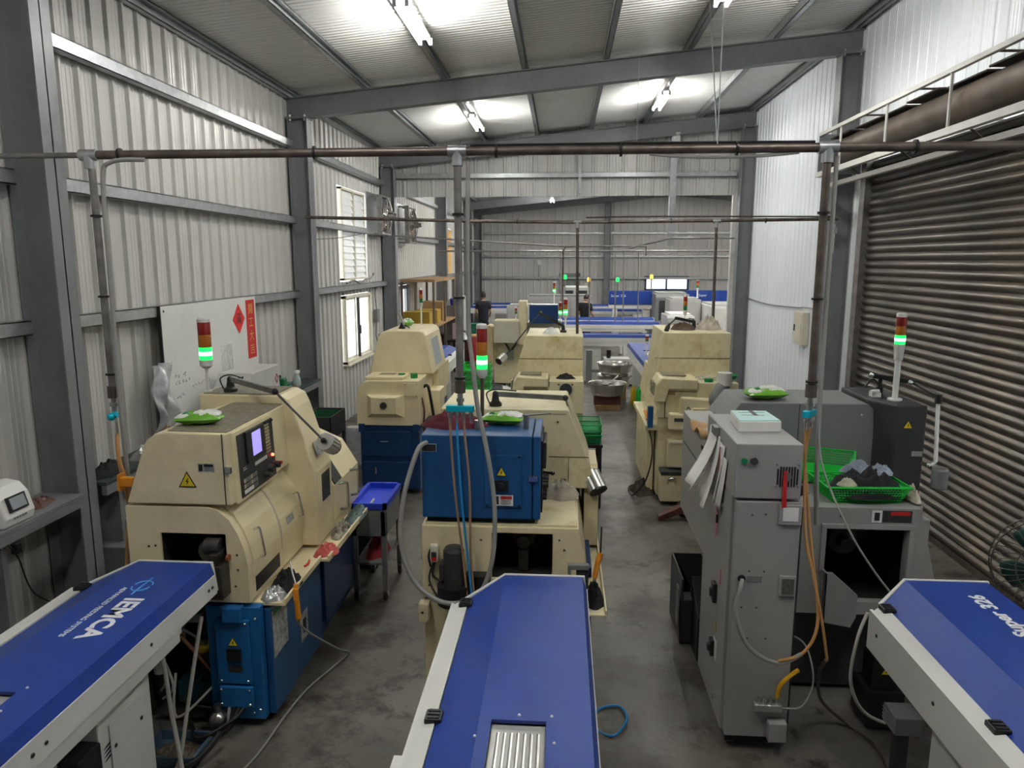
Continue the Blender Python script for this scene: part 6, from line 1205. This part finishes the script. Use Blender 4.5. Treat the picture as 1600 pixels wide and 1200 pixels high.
for k in range(5): out(B().box(-3.392, -3.384, 4.07 + k * .024, 4.085 + k * .024, 1.165, 1.175), 'button', GREYD, tc)
out(B().tube([(-3.45, 4.02, 1.12), (-3.40, 4.0, 1.05), (-3.37, 4.05, .92), (-3.40, 4.2, .6), (-3.40, 4.6, .3), (-3.3, 4.9, .02)], .005, 6), 'power_cord', BLACK, tc); out(B().box(-3.40, -3.36, 4.03, 4.08, .95, 1.02), 'plug', BLACK, tc, .006)
rag('red_scraps', 'red and brown scraps beside the time clock', (-3.52, 4.45, 1.1205), .07, .12, .06, BROWN, 71, cat='scrap')
rag('folded_cloths', 'dark folded cloths on the shelf right of the near column', (-3.52, 5.22, 1.1205), .10, .22, .10, CLOTHB, 72); rag('silver_swarf', 'bright metal scraps on the shelf beside the drop hose', (-3.5, 5.75, 1.1205), .12, .2, .10, STEEL, 73, cat='scrap')
gb = thing('grey_device', 'pale grey instrument case with a slanted corner on the left shelf', 'instrument', (-3.3, 7.3, 1.12)); b = B().prism([(6.98, 1.1205), (7.80, 1.1205), (7.80, 1.62), (7.10, 1.62), (6.92, 1.45)], 'x', -3.50, -3.15); o = out(b, 'case', M('pale_grey_case', (.47, .48, .46), .45), gb, .008); out(B().tube([(-3.149, 7.68, 1.47), (-3.149, 7.72, 1.52), (-3.149, 7.76, 1.47), (-3.149, 7.72, 1.42), (-3.149, 7.68, 1.47)], .006, 6, 1, False), 'red_emblem', M('red_print', (.5, .03, .03), .5), o); bolts(o, [(-3.15, 7.05, 1.3)], (1, 0, 0), .008, BLACK)
ab = thing('adapter_box', 'black box beside the pale grey instrument case', 'box', (-3.35, 6.80, 1.12)); out(B().box(-3.45, -3.28, 6.70, 6.88, 1.1205, 1.50), 'box', BLACK, ab, .006); out(B().tube([(-3.3, 6.8, 1.5), (-3.25, 6.86, 1.58), (-3.2, 7.0, 1.60)], .006, 6), 'cord', BLACK, ab)
for k, (y, h, m_, lab) in enumerate(((8.42, .26, M('dark_green_can', (.01, .07, .05), .4), 'tall dark green oil can'), (8.66, .20, M('green_can', (.02, .13, .05), .4), 'shorter green oil can'), (8.80, .12, MATS['dark_green_can'], 'smallest green oil can'))):
    t = thing('oil_can', f'{lab} on the left shelf beyond the whiteboard', 'can', (-3.5, y, 1.12), 'green oil cans'); out(B().box(-3.58, -3.42, y - .07, y + .07, 1.1205, 1.12 + h), 'can_body', m_, t, .02); out(B().cyl((-3.5, y, 1.12 + h), (-3.5, y, 1.15 + h), .025), 'cap', BLACK, t); out(B().box(-3.418, -3.415, y - .05, y + .05, 1.16, 1.12 + h * .7), 'label', TEAL if k != 1 else GREEND, t)
sp = thing('spray_bottle', 'clear spray bottle with a white trigger on the left shelf', 'spray bottle', (-3.5, 9.25, 1.12)); out(B().lathe([(.05, 0), (.055, .02), (.05, .10), (.02, .14), (.018, .16)], (-3.5, 9.25, 1.1205), 16), 'bottle', M('pale_green_bottle', (.35, .45, .42), .2), sp); out(B().box(-3.52, -3.48, 9.21, 9.33, 1.28, 1.32).box(-3.51, -3.49, 9.31, 9.33, 1.22, 1.28), 'trigger', WHITE, sp, .005)
rag('red_scraps', 'brown red scraps on the shelf in front of the spray bottle', (-3.45, 9.0, 1.1205), .07, .14, .05, BROWN, 74, cat='scrap')
tag(out(B().grid(lambda u, v: Vector((-3.60 + .05 * math.sin(u * 9) * math.sin(v * 7) + .06 * math.sin(v * 3.1), 6.02 + .30 * u + .05 * math.sin(v * 8), 1.22 + .62 * v)), 14, 16), 'hanging_bag', FILMC, solid=.004), 'crinkled clear plastic bag hanging beside the whiteboard edge', 'bag')
rag('brown_cardboard', 'brown parcel under the hanging plastic bag', (-3.55, 6.15, 1.1205), .08, .14, .16, CARD, 75, cat='parcel')
# small parts outside the near column
tag(out(B().box(-3.68, -3.3, 5.05, 5.75, 0, .58), 'steel_locker', COLM, bevel=.01), 'low grey steel locker beside the near left column', 'locker')
# crate table and bag behind the left lathe
ct = thing('parts_table', 'black open parts box on legs behind the left lathe', 'table', (-2.98, 8.75, 0)); b = B(); b.box(-3.17, -2.80, 8.45, 9.05, .58, .60)
for a in ((-3.17, -2.80, 8.45, 8.465), (-3.17, -2.80, 9.035, 9.05), (-3.17, -3.155, 8.45, 9.05), (-2.815, -2.80, 8.45, 9.05)): b.box(*a, .60, .87)
out(b, 'open_box', CHAR, ct, .003)
for x in (-3.15, -2.82):
    for y in (8.48, 9.02): out(B().box(x - .02, x + .02, y - .02, y + .02, 0, .58), 'leg', CHAR, ct)
basket('dark green tray inside the black parts box', -2.985, 8.72, .605, .32, .5, .24, 0, 0, GREEND, 'dark green trays')
tag(out(B().lathe([(.13, 0), (.15, .05), (.16, .3), (.15, .5), (.12, .56), (.02, .57)], (-2.76, 9.3, 0), 16, sx=1, sy=.8), 'plastic_jug', FILMC), 'cloudy plastic container on the floor behind the black parts box', 'container')
# wheeled cart with blue tray
ca = thing('tray_cart', 'steel cart on castors with a bright blue tray, beside the left lathe', 'cart', (-1.54, 5.75, 0)); b = B()
for x in (-1.66, -1.42):
    for y in (5.50, 6.02): 
        out(B().box(x - .02, x + .02, y - .02, y + .02, .09, .76), 'leg', GREYD, ca); o = out(B().cyl((x - .012, y, .04), (x + .012, y, .04), .04, n=16), 'castor', RUBBER, ca); out(B().box(x - .02, x + .02, y - .02, y + .02, .04, .09), 'fork', CHROME, o)
out(B().box(-1.68, -1.40, 5.48, 6.04, .55, .78), 'bin', GREYD, ca, .004); out(B().box(-1.67, -1.41, 5.49, 6.03, .30, .32), 'lower_shelf', GREYD, ca, .003)
b = B(); b.box(-1.67, -1.41, 5.49, 6.03, .781, .786)
for a in ((-1.69, -1.39, 5.47, 5.50), (-1.69, -1.39, 6.02, 6.05), (-1.69, -1.66, 5.47, 6.05), (-1.42, -1.39, 5.47, 6.05)): b.box(*a, .781, .83)
tag(out(b, 'blue_tray', M('bright_blue_plastic', (.015, .05, .55), .4)), 'bright blue plastic tray on the wheeled cart', 'tray')
rag('red_cloth', 'dark red cloth bundle on the lower shelf of the cart', (-1.54, 5.75, .3205), .10, .2, .14, M('deep_red_cloth', (.25, .01, .015), .8, bump=.4), 76)
mo = thing('coolant_motor', 'black motor sticking out behind the left lathe', 'motor', (-1.75, 6.15, .3)); out(B().box(-1.90, -1.64, 6.08, 6.34, .0, .50), 'housing', CHAR, mo, .01); out(B().cyl((-1.85, 6.2, .60), (-1.62, 6.2, .60), .09, n=20), 'motor', BLACK, mo); out(B().box(-1.82, -1.72, 6.12, 6.28, .50, .72), 'terminal_box', BLACK, mo, .008)
# stand with green crates behind the middle lathe
gs = thing('crate_stand', 'black steel stand behind the middle lathe', 'stand', (.28, 8.05, 0)); out(B().box(.06, .47, 7.85, 8.45, .70, .735), 'top', BLACK, gs, .003)
for x in (.09, .44):
    for y in (7.88, 8.42): out(B().box(x - .02, x + .02, y - .02, y + .02, 0, .70), 'leg', BLACK, gs)
for k, lab in enumerate(('bottom', 'middle', 'top')): basket(f'{lab} dark green crate stacked on the black stand', .27, 8.12, .736 + k * .06, .37, .45, .09, 0, 0, M('mid_green_plastic', (.01, .30, .08), .4) if k == 0 else MATS['mid_green_plastic'], 'green crates on the black stand', 'plastic_crate', .92)
hm = thing('coolant_pump', 'white and black pump under the green crates', 'pump', (.32, 7.6, 0)); out(B().cyl((.30, 7.6, 0), (.30, 7.6, .5), .07, n=18), 'tank', WHITEP, hm); out(B().cyl((.30, 7.6, .5), (.30, 7.6, .66), .06, n=16), 'motor', BLACK, hm)
# green crates, bucket, basins and bottles on the aisle floor
for k in range(7): basket(('lowest', 'second', 'third', 'fourth', 'fifth', 'sixth', 'topmost')[k] + ' bright green crate of the tall stack behind the blue head', -1.60, 13.6, .0 + k * .115, .52, .40, .13, 0, 0, GREENB, 'stacked bright green crates', 'plastic_crate', .94)
for k in range(2): basket(('lower', 'upper')[k] + ' bright green crate left of the tall stack', -1.74, 12.95, .22 + k * .13, .30, .40, .13, 0, 0, GREENB, 'stacked bright green crates', 'plastic_crate', .94)
tag(out(B().box(-1.88, -1.60, 12.76, 13.14, 0, .22), 'blue_crate', BLUED, bevel=.01), 'dark blue crate under the green crates on the aisle', 'crate')
tag(out(B().lathe([(.13, 0), (.16, .02), (.165, .30), (.155, .30), (.15, .03), (.01, .025)], (-1.33, 14.2, 0), 28), 'round_bucket', GREYD), 'round grey bucket beside the green crate stack', 'bucket')
rag('white_sack', 'flat white sack on the floor under the far cream lathe', (-1.25, 15.3, 0), .26, .2, .12, WHITEF, 77, cat='sack')
def basin(label, x, y, z, r, h, fill=True):
    t = thing('steel_basin', label, 'basin', (x, y, z), 'stainless steel basins'); out(B().lathe([(r * .72, 0), (r * .80, .02), (r * .93, h * .8), (r, h - .015), (r * 1.03, h), (r * .98, h - .006), (r * .90, h * .78), (r * .78, .03), (.01, .025)], (x, y, z), 36), 'bowl', STAIN, t)
    if fill: out(cloth((x, y, z + .05), r * .80, r * .80, h * .6, 5, lump=.2), 'chips', SWARF, t)
    return t
bl = thing('wooden_block', 'dark wooden block under the front steel basin', 'block', (.87, 13.55, 0)); out(B().box(.65, 1.1, 13.35, 13.75, 0, .09), 'lower_beam', WOOD, bl, .006); out(B().box(.62, 1.12, 13.4, 13.5, .09, .25), 'beam', BROWN, bl, .006); out(B().box(.62, 1.12, 13.6, 13.7, .09, .25), 'beam', BROWN, bl, .006)
basin('front steel basin of brown chips with a scoop on a wooden block', .87, 13.55, .25, .36, .24)
bl = thing('wooden_block', 'dark wooden block under the rear steel basins', 'block', (1.08, 14.6, 0)); out(B().box(.85, 1.3, 14.4, 14.8, 0, .25), 'beam', WOOD, bl, .006)
basin('rear steel basin resting on another behind the chip basin', 1.08, 14.6, .48, .36, .24, False); basin('rear steel basin underneath, holding the upper one', 1.08, 14.6, .25, .36, .23, False)
sc = thing('metal_scoop', 'long handled metal scoop lying in the front basin', 'scoop', (.85, 13.5, .46)); out(B().lathe([(.01, 0), (.09, .02), (.14, .05), (.13, .05), (.01, .012)], (.83, 13.46, .44), 20), 'bowl', STAIN, sc); out(B().cyl((.9, 13.5, .48), (1.08, 13.7, .60), .01), 'handle', STAIN, sc)
for x, y, m_, lab in ((1.40, 13.9, YELLOW, 'yellow'), (1.49, 13.75, GREENB, 'green')):
    t = thing('plastic_bottle', f'upright {lab} plastic bottle beside the steel basins', 'bottle', (x, y, 0), 'bottles beside the basins'); out(B().lathe([(.05, 0), (.055, .02), (.055, .30), (.02, .36), (.018, .39)], (x, y, 0), 14), 'bottle_body', m_, t); out(B().cyl((x, y, .385), (x, y, .42), .022), 'cap', WHITE, t)
# far shelf on the left wall with yellow boxes, bin, mirror-like cover
fs = thing('storage_rack', 'wooden topped storage rack on the left wall of the far hall', 'rack', (-3.2, 16.6, 0))
out(B().box(-3.5, -2.75, 15.6, 18.6, 2.30, 2.36), 'shelf_board', WOOD, fs); out(B().box(-3.5, -2.75, 15.6, 18.6, 1.30, 1.34), 'shelf_board', WOOD, fs); out(B().box(-3.5, -2.75, 15.6, 18.6, .5, .54), 'shelf_board', WOOD, fs)
for x in (-3.48, -2.78):
    for y in (15.62, 17.1, 18.58): out(B().box(x - .025, x + .025, y - .025, y + .025, 0, 2.30), 'post', M('brown_post', (.14, .10, .07), .5) if 'brown_post' not in MATS else MATS['brown_post'], fs)
for x, y, w_, h, m_, lab in ((-3.2, 16.0, .6, .30, YELLOW, 'mustard yellow storage box on the far rack, left'), (-3.1, 16.7, .5, .30, YELLOW, 'mustard yellow storage box on the far rack, right'), (-3.1, 17.5, .5, .45, CARD, 'tall cardboard box on the far rack')): tag(out(B().box(x - w_ / 2, x + w_ / 2, y - .25, y + .25, 1.345, 1.345 + h), 'storage_box', M('mustard_plastic', (.34, .22, .02), .5) if m_ is YELLOW and 'mustard_plastic' not in MATS else MATS['mustard_plastic'] if m_ is YELLOW else m_, bevel=.01), lab, 'box', 'boxes on the far rack')
for y, z, m_, lab in ((16.1, .545, BLACK, 'dark box low on the far rack, nearest'), (17.0, .545, CARD, 'brown box low on the far rack'), (17.9, .545, BLACK, 'dark box low on the far rack, farthest')): tag(out(B().box(-3.4, -2.9, y - .25, y + .25, z, z + .42), 'storage_box', m_, bevel=.01), lab, 'box', 'boxes on the far rack')
tag(out(B().lathe([(.10, 0), (.12, .05), (.12, .14), (.08, .18)], (-2.80, 18.8, 1.62), 14), 'blue_helmet', M('cobalt_plastic', (.01, .02, .45), .4)), 'cobalt blue container beside the far rack', 'container')
tag(out(B().box(-3.0, -2.62, 18.65, 19.1, 0, 1.62), 'tool_cabinet', GREYD, bevel=.01), 'grey tool cabinet at the end of the far rack', 'cabinet')
gc = thing('arched_cover', 'tall pale grey arched machine cover left of the centre pipe', 'cover', (-2.95, 19.8, 0)); out(B().prism([(-3.25, 0), (-2.66, 0), (-2.66, 1.80), (-2.8, 1.86), (-2.95, 1.82), (-3.1, 1.7), (-3.2, 1.5), (-3.25, 1.2)], 'y', 19.6, 20.0), 'cover', LG, gc, .01); out(B().box(-2.85, -2.70, 19.59, 19.6, 1.68, 1.71), 'slot', BLACK, gc)
bn = thing('red_drum', 'red drum with a tan lid on the far aisle', 'drum', (-2.3, 18.6, 0)); out(B().lathe([(.2, 0), (.21, .02), (.21, .80), (.2, .82)], (-2.3, 18.6, 0), 24), 'drum', M('drum_red', (.28, .01, .015), .4), bn); out(B().lathe([(.215, 0), (.215, .04), (.2, .05)], (-2.3, 18.6, .82), 24), 'lid', CARD, bn)
wbx = thing('work_bench', 'cluttered dark bench left of the centre pipe in the far hall', 'bench', (-2.7, 17.9, 0)); out(B().box(-2.72, -2.25, 17.0, 17.9, .85, .90), 'top', BLACK, wbx)
for x in (-2.68, -2.29):
    for y in (17.05, 17.85): out(B().box(x - .02, x + .02, y - .02, y + .02, 0, .85), 'leg', BLACK, wbx)
tag(out(B().box(-2.62, -2.38, 17.2, 17.24, .905, 1.28), 'pink_board', M('pink_board', (.55, .36, .42), .6), bevel=.004), 'pink clipboard standing on the cluttered bench', 'clipboard')
rag('dark_clutter', 'dark tool clutter on the bench', (-2.45, 17.6, .9005), .18, .2, .22, BLACK, 78, cat='tools'); rag('white_clutter', 'white bag on the end of the bench', (-2.33, 17.2, .9005), .07, .1, .16, WHITEF, 79, cat='bag')
gm = thing('green_bin', 'dark green bin behind the cluttered bench', 'bin', (-2.47, 20.55, 0)); out(B().prism([(-2.60, 0), (-2.34, 0), (-2.30, .95), (-2.64, .95)], 'y', 20.4, 20.7), 'bin', M('bin_green', (.01, .12, .07), .45), gm, .02); out(B().box(-2.66, -2.28, 20.38, 20.72, .95, 1.0), 'lid', MATS['bin_green'], gm, .01)
# ------------------------------------------------------------------ wall fans
def wall_fan(label, y, z, r, grp='wall fans'):
    t = thing('wall_fan', label, 'fan', (XL + .1, y, z - r), grp); xc = -3.42
    b = B()
    for a0, a1, c0, c1 in ((y - r - .04, y + r + .04, z + r, z + r + .04), (y - r - .04, y + r + .04, z - r - .04, z - r), (y - r - .04, y - r, z - r, z + r), (y + r, y + r + .04, z - r, z + r)): b.box(xc - .10, xc + .0, a0, a1, c0, c1)
    for dy in (-r * .6, r * .6): b.box(XL + .03, xc - .08, y + dy - .015, y + dy + .015, z - r - .04, z - r - .01).box(XL + .03, xc - .08, y + dy - .015, y + dy + .015, z + r + .01, z + r + .04)
    out(b, 'shroud', PIPEG, t, .003); out(B().box(XL + .03, XL + .05, y - r - .1, y + r + .1, z - r - .1, z + r + .1), 'back_plate', GALV, t)
    for rr in (r * .95, r * .62, r * .3): out(B().tube([(xc + .02, y + rr * math.cos(2 * math.pi * k / 24), z + rr * math.sin(2 * math.pi * k / 24)) for k in range(25)], .008, 6, 1), 'guard_ring', CHROME, t)
    for k in range(8): a = 2 * math.pi * k / 8; out(B().cyl((xc + .02, y + r * .1 * math.cos(a), z + r * .1 * math.sin(a)), (xc + .02, y + r * .97 * math.cos(a), z + r * .97 * math.sin(a)), .006, n=6), 'guard_spoke', CHROME, t)
    for k in range(5):
        a = 2 * math.pi * k / 5
        def fn(u, v, a=a): rr = r * (.15 + .72 * v); an = a + (u - .5) * .8; return Vector((xc - .06 + (u - .5) * .10, y + rr * math.cos(an), z + rr * math.sin(an)))
        out(B().grid(fn, 5, 5), 'blade', M('brown_blade', (.20, .13, .09), .5) if 'brown_blade' not in MATS else MATS['brown_blade'], t, solid=.004)
    out(B().cyl((xc - .08, y, z), (xc + .14, y, z), r * .2, n=18).cyl((xc + .14, y, z), (xc + .20, y, z), r * .13, n=14), 'motor', STEEL, t)
    out(B().tube([(xc + .03, y, z + r), (xc + .1, y, z + r * .4), (xc + .1, y, z)], .012, 6).tube([(xc + .03, y, z - r), (xc + .1, y, z - r * .4), (xc + .1, y, z)], .012, 6), 'motor_bracket', STEEL, t)
    return t
wall_fan('wall fan in the left wall near the louvre', 14.2, 3.62, .33); wall_fan('wall fan in the left wall beyond the gable column', 16.7, 3.56, .37)
# ------------------------------------------------------------------ small wall fittings
eb = thing('electric_box', 'ivory electric box on the white right wall', 'electric box', (3.70, 11.45, 1.48)); out(B().box(3.64, 3.735, 11.24, 11.66, 1.48, 1.98), 'box', IVORY, eb, .008); out(B().box(3.63, 3.64, 11.28, 11.62, 1.52, 1.94), 'cover', IVORY, eb, .004); out(B().box(3.62, 3.632, 11.56, 11.6, 1.68, 1.78), 'lock', CHAR, eb)
tag(out(B().tube([(3.72, 15.0, 2.02), (3.72, 13.6, 1.98), (3.72, 12.5, 2.0), (3.72, 11.7, 2.03), (3.72, 11.4, 2.05), (3.72, 10.4, 2.06)], .010, 6), 'wall_cable', PIPEG), 'thin cable running along the white right wall above the electric box', 'cable')
tag(out(B().cyl((3.55, 15.2, 1.3), (3.55, 15.2, 3.1), .03, n=10), 'grey_conduit', PIPEG), 'grey conduit rising at the right edge of the far hall opening', 'conduit')
tag(out(B().box(-3.72, -3.69, 10.14, 10.42, 1.25, 1.65), 'notice_sheet', PAPER), 'pale notice sheet beside the second left column', 'notice')
sb = thing('switch_box', 'small grey switch box with a dangling wire right of the sliding window', 'switch box', (-3.7, 14.25, 1.5)); out(B().box(XL + .03, XL + .10, 14.15, 14.35, 1.55, 1.8), 'box', GREYD, sb, .006); out(B().tube([(XL + .06, 14.25, 1.8), (XL + .06, 14.15, 2.1), (XL + .06, 14.2, 2.3)], .008, 6).tube([(XL + .06, 14.2, 1.55), (XL + .06, 14.15, 1.3), (XL + .06, 14.3, 1.15), (XL + .06, 14.4, 1.3)], .008, 6), 'wire', BLACK, sb)
tag(out(B().tube([(XL + .12, 12.1, 2.38), (XL + .12, 12.5, 2.42), (XL + .12, 12.9, 2.37), (XL + .12, 13.3, 2.42), (XL + .12, 13.7, 2.44), (XL + .12, 13.9, 2.52)], .018, 6), 'bundled_wire', PIPEG), 'bundled grey wire lying on the girt below the louvre', 'wire')
tag(out(B().tube([(-3.45, 10.1, 3.05), (-3.5, 11.5, 3.12), (-3.55, 12.8, 3.22)], .006, 6), 'slack_wire', BLACK), 'slack black wire crossing in front of the louvre', 'wire')
tag(out(B().tube([(.80, YP, 3.35), (.93, 5.0, 4.2), (1.1, 6.4, 5.36)], .003, 5), 'hanger_wire', GALV), 'thin hanger wire from the front pipe up to the roof', 'wire')
tag(out(B().cyl((.93, 9.72, 3.3), (.93, 9.72, 5.3), .003, n=5), 'hanger_wire', GALV), 'thin hanger wire from the second pipe up to the roof', 'wire')
pb = thing('wall_panel_box', 'small white box on the far back wall left of the glazed door', 'box', (-.95, 30.85, 2.55)); out(B().box(-1.05, -.88, 30.8, 30.92, 2.6, 2.8), 'box', WHITE, pb); out(B().cyl((-1.0, 30.9, 1.9), (-1.0, 30.9, 2.6), .015), 'conduit', PIPEG, pb)
# hoses in front of the left lathe
hose('white_hose', 'long white hose hanging from the left lathe down to the floor', [(-1.98, 3.62, .80), (-2.0, 3.56, .6), (-2.03, 3.48, .3), (-2.05, 3.38, .05), (-2.1, 3.2, .012), (-2.1, 3.0, .012)], .011, HOSEW)
hose('white_hose', 'white hose sweeping from the IEMCA feeder to the floor', [(-2.20, 3.50, .78), (-2.14, 3.48, .62), (-2.10, 3.45, .35), (-2.03, 3.38, .12), (-1.98, 3.3, .015), (-1.9, 3.1, .012)], .012, HOSEW)
hose('white_hose', 'white hose end curling on the floor at the lower picture edge', [(-1.88, 3.05, .012), (-1.80, 3.28, .012), (-1.72, 3.34, .012), (-1.66, 3.25, .012), (-1.66, 3.0, .012)], .011, HOSEW)
hose('black_cable', 'thick black cable arching on the floor before the left lathe', [(-2.42, 3.5, .3), (-2.36, 3.42, .06), (-2.18, 3.36, .03), (-1.98, 3.42, .05), (-1.90, 3.58, .12)], .018, BLACK, 'cable')
jb = thing('junction_box', 'black junction box with cables on the IEMCA feeder stand', 'junction box', (-2.06, 2.62, .4)); out(B().box(-2.07, -1.97, 2.55, 2.70, .50, .70), 'box', BLACK, jb, .01)
for k in range(4): out(B().tube([(-2.0, 2.7, .62 - .02 * k), (-2.0, 2.9, .66 - .02 * k), (-2.1, 3.2, .78 - .03 * k), (-2.3, 3.5, .7)], .008, 6), 'cable', BLACK, jb)
out(B().box(-2.05, -1.99, 2.58, 2.64, .34, .5), 'gland', BLACK, jb, .01)
# ------------------------------------------------------------------ workers
def person(label, pos, H, rz, pose, shirt=NAVY, trousers=NAVY, forearm_up=False):
    t = thing('person', label, 'person', pos); t.rotation_euler.z = rz
    k = H / 1.72
    J = {}; E = []
    def j(n, x, y, z, r): J[n] = ((x * k, y * k, z * k), r * k)
    # figure faces +y
    j('pelvis', 0, 0, .93, .100); j('belly', 0, .01, 1.07, .112); j('chest', 0, .0, 1.27, .148); j('upper', 0, -.01, 1.40, .115); j('neck', 0, .0, 1.47, .058); j('neckb', 0, .012, 1.52, .052)
    for s_, q in ((-1, 'l'), (1, 'r')):
        j('sh' + q, s_ * .165, -.01, 1.395, .066)
        ex, ey, ez, wx, wy, wz = pose[q]
        j('el' + q, s_ * ex, ey, ez, .045); j('wr' + q, s_ * wx, wy, wz, .030)
        j('hip' + q, s_ * .085, 0, .88, .075); j('kn' + q, s_ * .10, .02, .49, .062); j('an' + q, s_ * .105, -.01, .09, .042); j('cf' + q, s_ * .105, -.015, .34, .060)
    def skin(name, mat, names, edges, par=t, sub=2, root=None):
        me = bpy.data.meshes.new(name); idx = {n: i for i, n in enumerate(names)}; me.from_pydata([J[n][0] for n in names], [(idx[a], idx[b_]) for a, b_ in edges], [])
        o = bpy.data.objects.new(name, me); COL.objects.link(o); o.parent = par
        md = o.modifiers.new('skin', 'SKIN'); md.use_smooth_shade = True
        for n in names:
            sv = me.skin_vertices[0].data[idx[n]]; r = J[n][1]; f = (1.18, .82) if n in ('pelvis', 'belly', 'chest', 'upper', 'hem', 'waist') else (1, 1); sv.radius = (r * f[0], r * f[1])
            sv.use_root = (n == (root or names[0]))
        sd = o.modifiers.new('subdivision', 'SUBSURF'); sd.levels = sub; sd.render_levels = sub; me.materials.append(mat); return o
    nm = ['pelvis', 'belly', 'chest', 'upper', 'neck', 'neckb', 'shl', 'ell', 'wrl', 'shr', 'elr', 'wrr', 'hipl', 'knl', 'cfl', 'anl', 'hipr', 'knr', 'cfr', 'anr']
    ed = [('pelvis', 'belly'), ('belly', 'chest'), ('chest', 'upper'), ('upper', 'neck'), ('neck', 'neckb'), ('upper', 'shl'), ('shl', 'ell'), ('ell', 'wrl'), ('upper', 'shr'), ('shr', 'elr'), ('elr', 'wrr'), ('pelvis', 'hipl'), ('hipl', 'knl'), ('knl', 'cfl'), ('cfl', 'anl'), ('pelvis', 'hipr'), ('hipr', 'knr'), ('knr', 'cfr'), ('cfr', 'anr')]
    skin('body', SKIN, nm, ed)
    for n in J: J[n] = (J[n][0], J[n][1] + .014 * k)
    for n, r in (('pelvis', .150), ('belly', .145), ('hipl', .108), ('hipr', .108), ('shl', .096), ('shr', .096), ('upper', .142), ('chest', .172)): J[n] = (J[n][0], r * k)
    for q, s_ in (('l', -1), ('r', 1)):
        a, e = Vector(J['sh' + q][0]), Vector(J['el' + q][0]); J['slv' + q] = (tuple(a + (e - a) * .72), .060 * k)
    J['hem'] = ((0, 0, .82 * k), .165 * k); J['waist'] = ((0, 0, 1.02 * k), .128 * k)
    skin('shirt', shirt, ['hem', 'pelvis', 'belly', 'chest', 'upper', 'neck', 'shl', 'slvl', 'shr', 'slvr'], [('hem', 'pelvis'), ('pelvis', 'belly'), ('belly', 'chest'), ('chest', 'upper'), ('upper', 'neck'), ('upper', 'shl'), ('shl', 'slvl'), ('upper', 'shr'), ('shr', 'slvr')])
    for n, e in (('pelvis', -.004), ('knl', .012), ('knr', .012)): J[n] = (J[n][0], J[n][1] + e * k)
    skin('trousers', trousers, ['pelvis', 'waist', 'hipl', 'knl', 'cfl', 'anl', 'hipr', 'knr', 'cfr', 'anr'], [('pelvis', 'waist'), ('pelvis', 'hipl'), ('hipl', 'knl'), ('knl', 'cfl'), ('cfl', 'anl'), ('pelvis', 'hipr'), ('hipr', 'knr'), ('knr', 'cfr'), ('cfr', 'anr')])
    # head with face, ears and hair
    tilt = pose.get('tilt', 0); Mh = Matrix.Translation(Vector((0, .015, 1.51)) * k) @ Matrix.Rotation(-tilt, 4, 'X') @ Matrix.Scale(k, 4)
    b = B().ball((0, .015, .125), .078, .097, .118, 20, 16); b.ball((0, .05, .06), .052, .055, .055, 14, 10)
    b.add([(0, .125, .12), (-.016, .108, .085), (.016, .108, .085), (0, .132, .088)], [(0, 1, 3), (0, 3, 2), (1, 2, 3)], True)
    for s_ in (-1, 1): b.ball((s_ * .078, .01, .115), .010, .022, .032, 10, 8)
    b.xf(Mh); hd = out_local(b, 'head', SKIN, t)
    b = B()
    for s_ in (-1, 1): b.ball((s_ * .030, .104, .13), .011, .008, .007, 8, 6)
    out_local(b.xf(Mh), 'eyes', BLACK, hd); out_local(B().ball((0, .105, .055), .024, .008, .006, 10, 6).xf(Mh), 'mouth', M('lip', (.35, .12, .1), .5) if 'lip' not in MATS else MATS['lip'], hd)
    def hf(u, v):
        a = 2 * math.pi * u; th = math.pi * .5 * v * (1.30 - .42 * max(0, math.sin(a)) ** 1 + .12 * max(0, -math.sin(a)))
        n_ = mnoise.noise(Vector((math.cos(a) * 4, math.sin(a) * 4, th * 4))) * .006
        return Vector((math.sin(th) * math.cos(a) * (.086 + n_), .010 + math.sin(th) * math.sin(a) * (.105 + n_), .132 + math.cos(th) * (.124 + n_)))
    out_local(B().grid(hf, 28, 14).xf(Mh), 'hair', HAIR, t).data.flip_normals()
    for q, s_ in (('l', -1), ('r', 1)):
        e, w_ = Vector(J['el' + q][0]), Vector(J['wr' + q][0]); d = (w_ - e).normalized(); sd = d.cross(Vector((0, 1, .2))).normalized(); up_ = sd.cross(d)
        b = B(); c = w_ + d * .05 * k; b.ball((0, 0, 0), 1, n=12, m=8); b.v = [c + d * v.z * .055 * k + sd * v.x * .040 * k + up_ * v.y * .020 * k for v in b.v]
        for f in range(4):
            p = w_ + d * .085 * k + sd * (f - 1.5) * .019 * k; ln = (.06, .072, .068, .052)[f] * k
            b.tube([p, p + d * ln * .5 - up_ * .004 * k, p + d * ln * .9 - up_ * .022 * k], [.0095 * k, .007 * k], 7, 3)
        p = w_ + d * .03 * k - sd * .034 * k; b.tube([p, p + d * .03 * k - sd * .018 * k, p + d * .06 * k - sd * .022 * k - up_ * .01 * k], [.011 * k, .008 * k], 7, 3)
        out_local(b, 'hand', SKIN, t)
        b = B().ball((s_ * .105 * k, .05 * k, .045 * k), .045 * k, .13 * k, .045 * k, 14, 8); b.v = [Vector((v.x, v.y, max(v.z, 0))) for v in b.v]; out_local(b, 'shoe', SHOE, t)
    return t
person('standing worker in dark clothes, turned away, at the far left bench', (-2.50, 23.0, 0), 1.76, .12, {'l': (.235, .02, 1.12, .20, .20, 1.02), 'r': (.235, .02, 1.12, .20, .20, 1.02), 'tilt': .15})
person('worker in a black T-shirt with head bowed behind the cross feeders', (.72, 22.75, 0), 1.72, -.55, {'l': (.23, .06, 1.12, .14, .26, 1.05), 'r': (.23, .06, 1.12, .14, .26, 1.05), 'tilt': .45}, shirt=CLOTHB)
